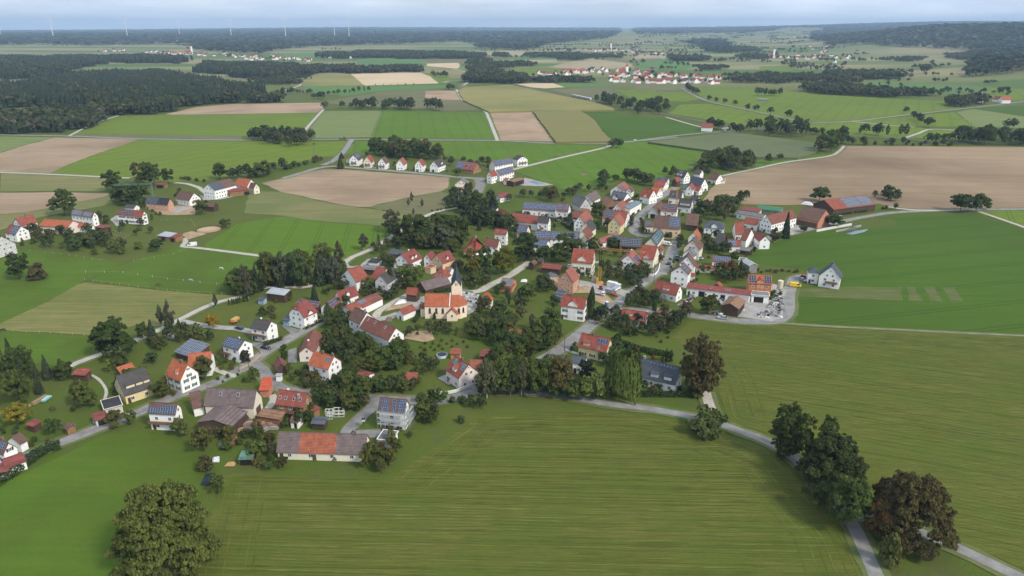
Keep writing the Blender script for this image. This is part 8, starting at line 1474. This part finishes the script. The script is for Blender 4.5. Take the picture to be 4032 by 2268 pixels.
q = G('T8',(1978,400)); root = thing('silo','pale cylindrical plaster silo on legs beside the brick house','silo',(q.x,q.y,.15)); link('tank',MB().tube((0,0,2.6),(0,0,6.6),1.35,1.35,18).tube((0,0,1.2),(0,0,2.6),.25,1.35,18).mesh('tank',plain('silo',(.62,.56,.44),.6,.12)),root); [link('leg',MB().tube((sx * 1.2,sy * 1.2,0),(sx * .95,sy * .95,3.2),.09,.09,6).mesh('leg',M_metal),root) for sx in (-1,1) for sy in (-1,1)]
for i,(t_,p_,l_,w_) in enumerate((('B2',(1120,580),3.2,2.4),('B2',(1024,592),2.4,1.8),('B2',(1030,635),1.8,1.6),('B2',(1125,612),3.4,1.6))):
    q = G(t_,p_); mb = MB(); [mb.tube((x,y,0),(x,y,1.4),.06,.06,5) for x in (-l_ / 2,0,l_ / 2) for y in (-w_ / 2,w_ / 2)]; [mb.tube((-l_ / 2,y,z),(l_ / 2,y,z),.06,.06,5) for y,z in ((-w_ / 2,1.4),(w_ / 2,1.4),(0,2.),(-w_ / 2,.1),(w_ / 2,.1))]; [mb.tube((x,y,1.4),(x,0,2.),.06,.06,5) for x in (-l_ / 2,0,l_ / 2) for y in (-w_ / 2,w_ / 2)]
    thing('greenhouse_frame','empty white garden greenhouse frame beside the orchard','frame',(q.x,q.y,0),.05,'greenhouse frames',mb.mesh('greenhouse_frame',M_white))
boxthing('bus_shelter','small white kiosk on the road junction','kiosk','B2',(518,255),(545,255),[('wall',(-.9,.9,-.8,.8,0,2.2),WM('white')),('roof',(-1.2,1.2,-1.1,1.1,2.2,2.4),RM('metal'))]); boxthing('bird_house','white bird house on a post beside the curved drive','bird house','B2',(1376,735),(1390,735),[('post',(-.06,.06,-.06,.06,0,2.6),M_black),('box',(-.5,.5,-.5,.5,2.6,3.2),M_white),('roof',(-.6,.6,-.6,.6,3.2,3.5),RM('dark'))])
boxthing('garden_pavilion','dark roofed garden pavilion beside the stepped red roof','pavilion','T8',(775,495),(815,500),[('roof',(-2.4,2.4,-1.7,1.7,2.4,2.65),RM('slate')),('post',[(x - .08,x + .08,y - .08,y + .08,0,2.4) for x in (-2.2,2.2) for y in (-1.5,1.5)],M_black),('table',(-.9,.9,-.5,.5,.7,.78),M_door)]); boxthing('crane_ballast','pale upright concrete slab beside the yellow crane','slab','C2',(905,790),(935,795),[('slab',(-1.1,1.1,-.25,.25,0,3.6),M_conc)])
P_dark = plain('pole_wood',(.10,.085,.07),.9,.2)
for i,(t_,bx_,by_,ty2,lb) in enumerate([('T6',2397,780,640,'utility pole below the church apse'),('T7',1345,985,790,'utility pole at the street below the pasture'),('T8',705,305,115,'street lamp pole on the main street'),('T2',1790,1215,1100,'utility pole below the deep red roofs'),('T3',1229,1110,1008,'utility pole behind the villa'),('B1',672,700,575,'utility pole beside the faded garden shelter'),('B1',458,865,740,'utility pole at the left garden fence'),('B1',560,815,700,'utility pole between left garden and road'),('T2',2350,305,170,'utility pole at the northern crossroads'),('T2',779,165,80,'utility pole at the northern lane corner'),('T6',215,1210,1095,'utility pole at the road junction'),('B1',1730,260,60,'utility pole before the green shuttered house'),('B2',1012,325,240,'lamp pole in the lower garden'),('T6',960,690,590,'utility pole at the main road bend'),('B2',2090,390,290,'thin pole at the curved stone wall'),('T3',1978,870,800,'lamp pole before the peach inn'),('T5',2430,940,868,'white signpost at the roadside'),('T1',490,655,585,'thin pole behind the orange barn'),('T3',2003,1290,1170,'lamp pole beside the lower street end')]):
    q = G(t_,(bx_,by_)); h_ = max(2.5,zat(t_,q.x,q.y,ty2)); root = thing('utility_pole',lb,'pole',(q.x,q.y,0),.4); link('pole',MB().tube((0,0,0),(0,0,h_),.15,.10,8).mesh('pole',P_dark),root); link('cross_arm',MB().box(-.9,.9,-.07,.07,h_ - .5,h_ - .35).mesh('cross_arm',P_dark),root)
def fence(tile,pts,label,step=5.,h=1.2,mat=None):
    P = [G(tile,p) for p in pts]; o_ = P[0].copy(); root = thing('pasture_fence',label,'fence',(o_.x,o_.y,0)); me = MB().tube((0,0,0),(0,0,h),.06,.055,6).mesh('post',mat or M_birch); mb = MB()
    for a,b_ in zip(P[:-1],P[1:]):
        l = (b_ - a).length; k = min(60,max(1,int(l / step)))
        for i in range(k): link('post',me,root,a.lerp(b_,i / k) - o_)
        mb.tube(a - o_ + Vector((0,0,h * .8)),b_ - o_ + Vector((0,0,h * .8)),.014,.014,4)
    link('wire',mb.mesh('wire',M_metal),root)
fence('T1',[(860,1300),(1400,1372),(1900,1425),(2370,1450)],'pasture fence along the mown yellow meadow'); fence('T5',[(0,520),(400,545),(970,582)],'pasture fence below the mown yellow meadow'); fence('T1',[(1360,1110),(1760,1040),(1900,985)],'pasture fence beside the farm track'); fence('T1',[(1500,700),(1700,690),(1940,690),(1990,770)],'paddock fence beside the riding ring',4.); fence('T1',[(870,1220),(1250,1225),(1700,1290),(2370,1360)],'white tape fence across the pasture',8.,1.1,M_white); fence('T7',[(1280,915),(1400,825),(1480,760)],'wooden fence along the pasture slope',3.,1.1,M_bark); fence('T1',[(1150,800),(1300,850),(1260,880),(1120,830)],'small paddock fence below the farmhouse',3.); fence('T1',[(300,1000),(700,1050),(1100,1110)],'fence behind the hamlet thicket',6.)
# scaffolding round the white solar house
Ls,Ws,_ = scaf_house['dims']; gsx = scaf_house['fl']; root = thing('scaffolding','pale metal scaffolding wrapped round the white solar house','scaffolding',scaf_house.location,scaf_house.rotation_euler.z)
def run(p0,p1,n_,out_):
    p0,p1 = Vector(p0),Vector(p1); mb = MB(); o2 = Vector(out_)
    for i in range(n_ + 1):
        for s in (0,1): link('pole',MEp,root,p0.lerp(p1,i / n_) + o2 * (s * .8))
    for z in (2.1,4.2,6.3):
        link('deck',MB().add([tuple(p0 + Vector((0,0,z))),tuple(p1 + Vector((0,0,z))),tuple(p1 + o2 * .8 + Vector((0,0,z))),tuple(p0 + o2 * .8 + Vector((0,0,z)))],[(0,1,2,3)]).mesh('deck',M_metal),root); [mb.tube(p0 + o2 * .8 + Vector((0,0,z + q)),p1 + o2 * .8 + Vector((0,0,z + q)),.035,.035,5) for q in (.5,1.)]
    link('guard_rail',mb.mesh('guard_rail',M_metal),root)
MEp = MB().tube((0,0,0),(0,0,8.0),.045,.045,6).mesh('scaffold_pole',M_metal)
run((-Ls / 2,-Ws / 2 - .3,0),(Ls / 2,-Ws / 2 - .3,0),5,(0,-1,0)); run((gsx * (Ls / 2 + .3),-Ws / 2,0),(gsx * (Ls / 2 + .3),Ws / 2,0),4,(gsx,0,0))
# horses
def horse(tile,p,q,label,c):
    a = G(tile,p); d = G(tile,q) - a; V,E,S = [],[],[]
    def v(x,y,z,r): V.append((x,y,z)); S.append(r); return len(V) - 1
    hip = v(-.75,0,1.25,.30); b1 = v(-.25,0,1.2,.31); b2_ = v(.3,0,1.2,.31); sh_ = v(.7,0,1.28,.28); E += [(hip,b1),(b1,b2_),(b2_,sh_)]
    n1 = v(1.1,0,1.05,.17); n2 = v(1.45,0,.62,.13); hd = v(1.62,0,.35,.11); nz_ = v(1.72,0,.12,.07); E += [(sh_,n1),(n1,n2),(n2,hd),(hd,nz_)]; t1 = v(-1.08,0,1.15,.07); t2_ = v(-1.2,0,.6,.06); E += [(hip,t1),(t1,t2_)]
    for s in (-1,1):
        k = v(-.7,s * .17,.95,.15); h_ = v(-.86,s * .18,.55,.075); f_ = v(-.78,s * .18,.08,.06); E += [(hip,k),(k,h_),(h_,f_)]; e1 = v(.68,s * .17,.9,.12); e2 = v(.7,s * .17,.5,.07); e3 = v(.7,s * .17,.07,.06); E += [(sh_,e1),(e1,e2),(e2,e3)]
    me = bpy.data.meshes.new('horse'); me.from_pydata(V,E,[]); me.materials.append(plain('coat_' + label[:5],c,.7,.15)); o = thing('horse',label,'horse',(a.x,a.y,.02),math.atan2(d.y,d.x),None,me); md = o.modifiers.new('skin','SKIN'); sv = me.skin_vertices[0].data
    for i,r in enumerate(S): sv[i].radius = (r,r)
    sv[0].use_root = True; o.modifiers.new('sub','SUBSURF').levels = 1
horse('T1',(1605,1355),(1640,1352),'brown horse grazing beside the pasture fence',(.10,.045,.025)); horse('T5',(32,530),(0,535),'dark horse grazing below the mown yellow meadow',(.03,.022,.018)); horse('T1',(2245,1190),(2270,1192),'white horse grazing beside the dark ditch',(.6,.58,.55)); horse('T1',(1935,1310),(1960,1312),'pale grey horse grazing in the middle of the pasture',(.4,.39,.37))
# ---------------------------------------------------------------- haze
hm,hn,hb = new_mat('air_haze'); hn.nodes.remove(hb); hv = hn.nodes.new('ShaderNodeVolumePrincipled')
hv.inputs['Color'].default_value = (.54,.75,1.0,1); hv.inputs['Density'].default_value = .000066; hv.inputs['Anisotropy'].default_value = .0
hn.links.new(hv.outputs[0],[x for x in hn.nodes if x.type == 'OUTPUT_MATERIAL'][0].inputs['Volume'])
hz = link('haze',MB().box(-27000,27000,-27000,27000,-2,320).mesh('haze',hm)); hz['kind'] = 'stuff'; hz['label'] = 'thin bluish haze filling the valley air'; hz['category'] = 'haze'
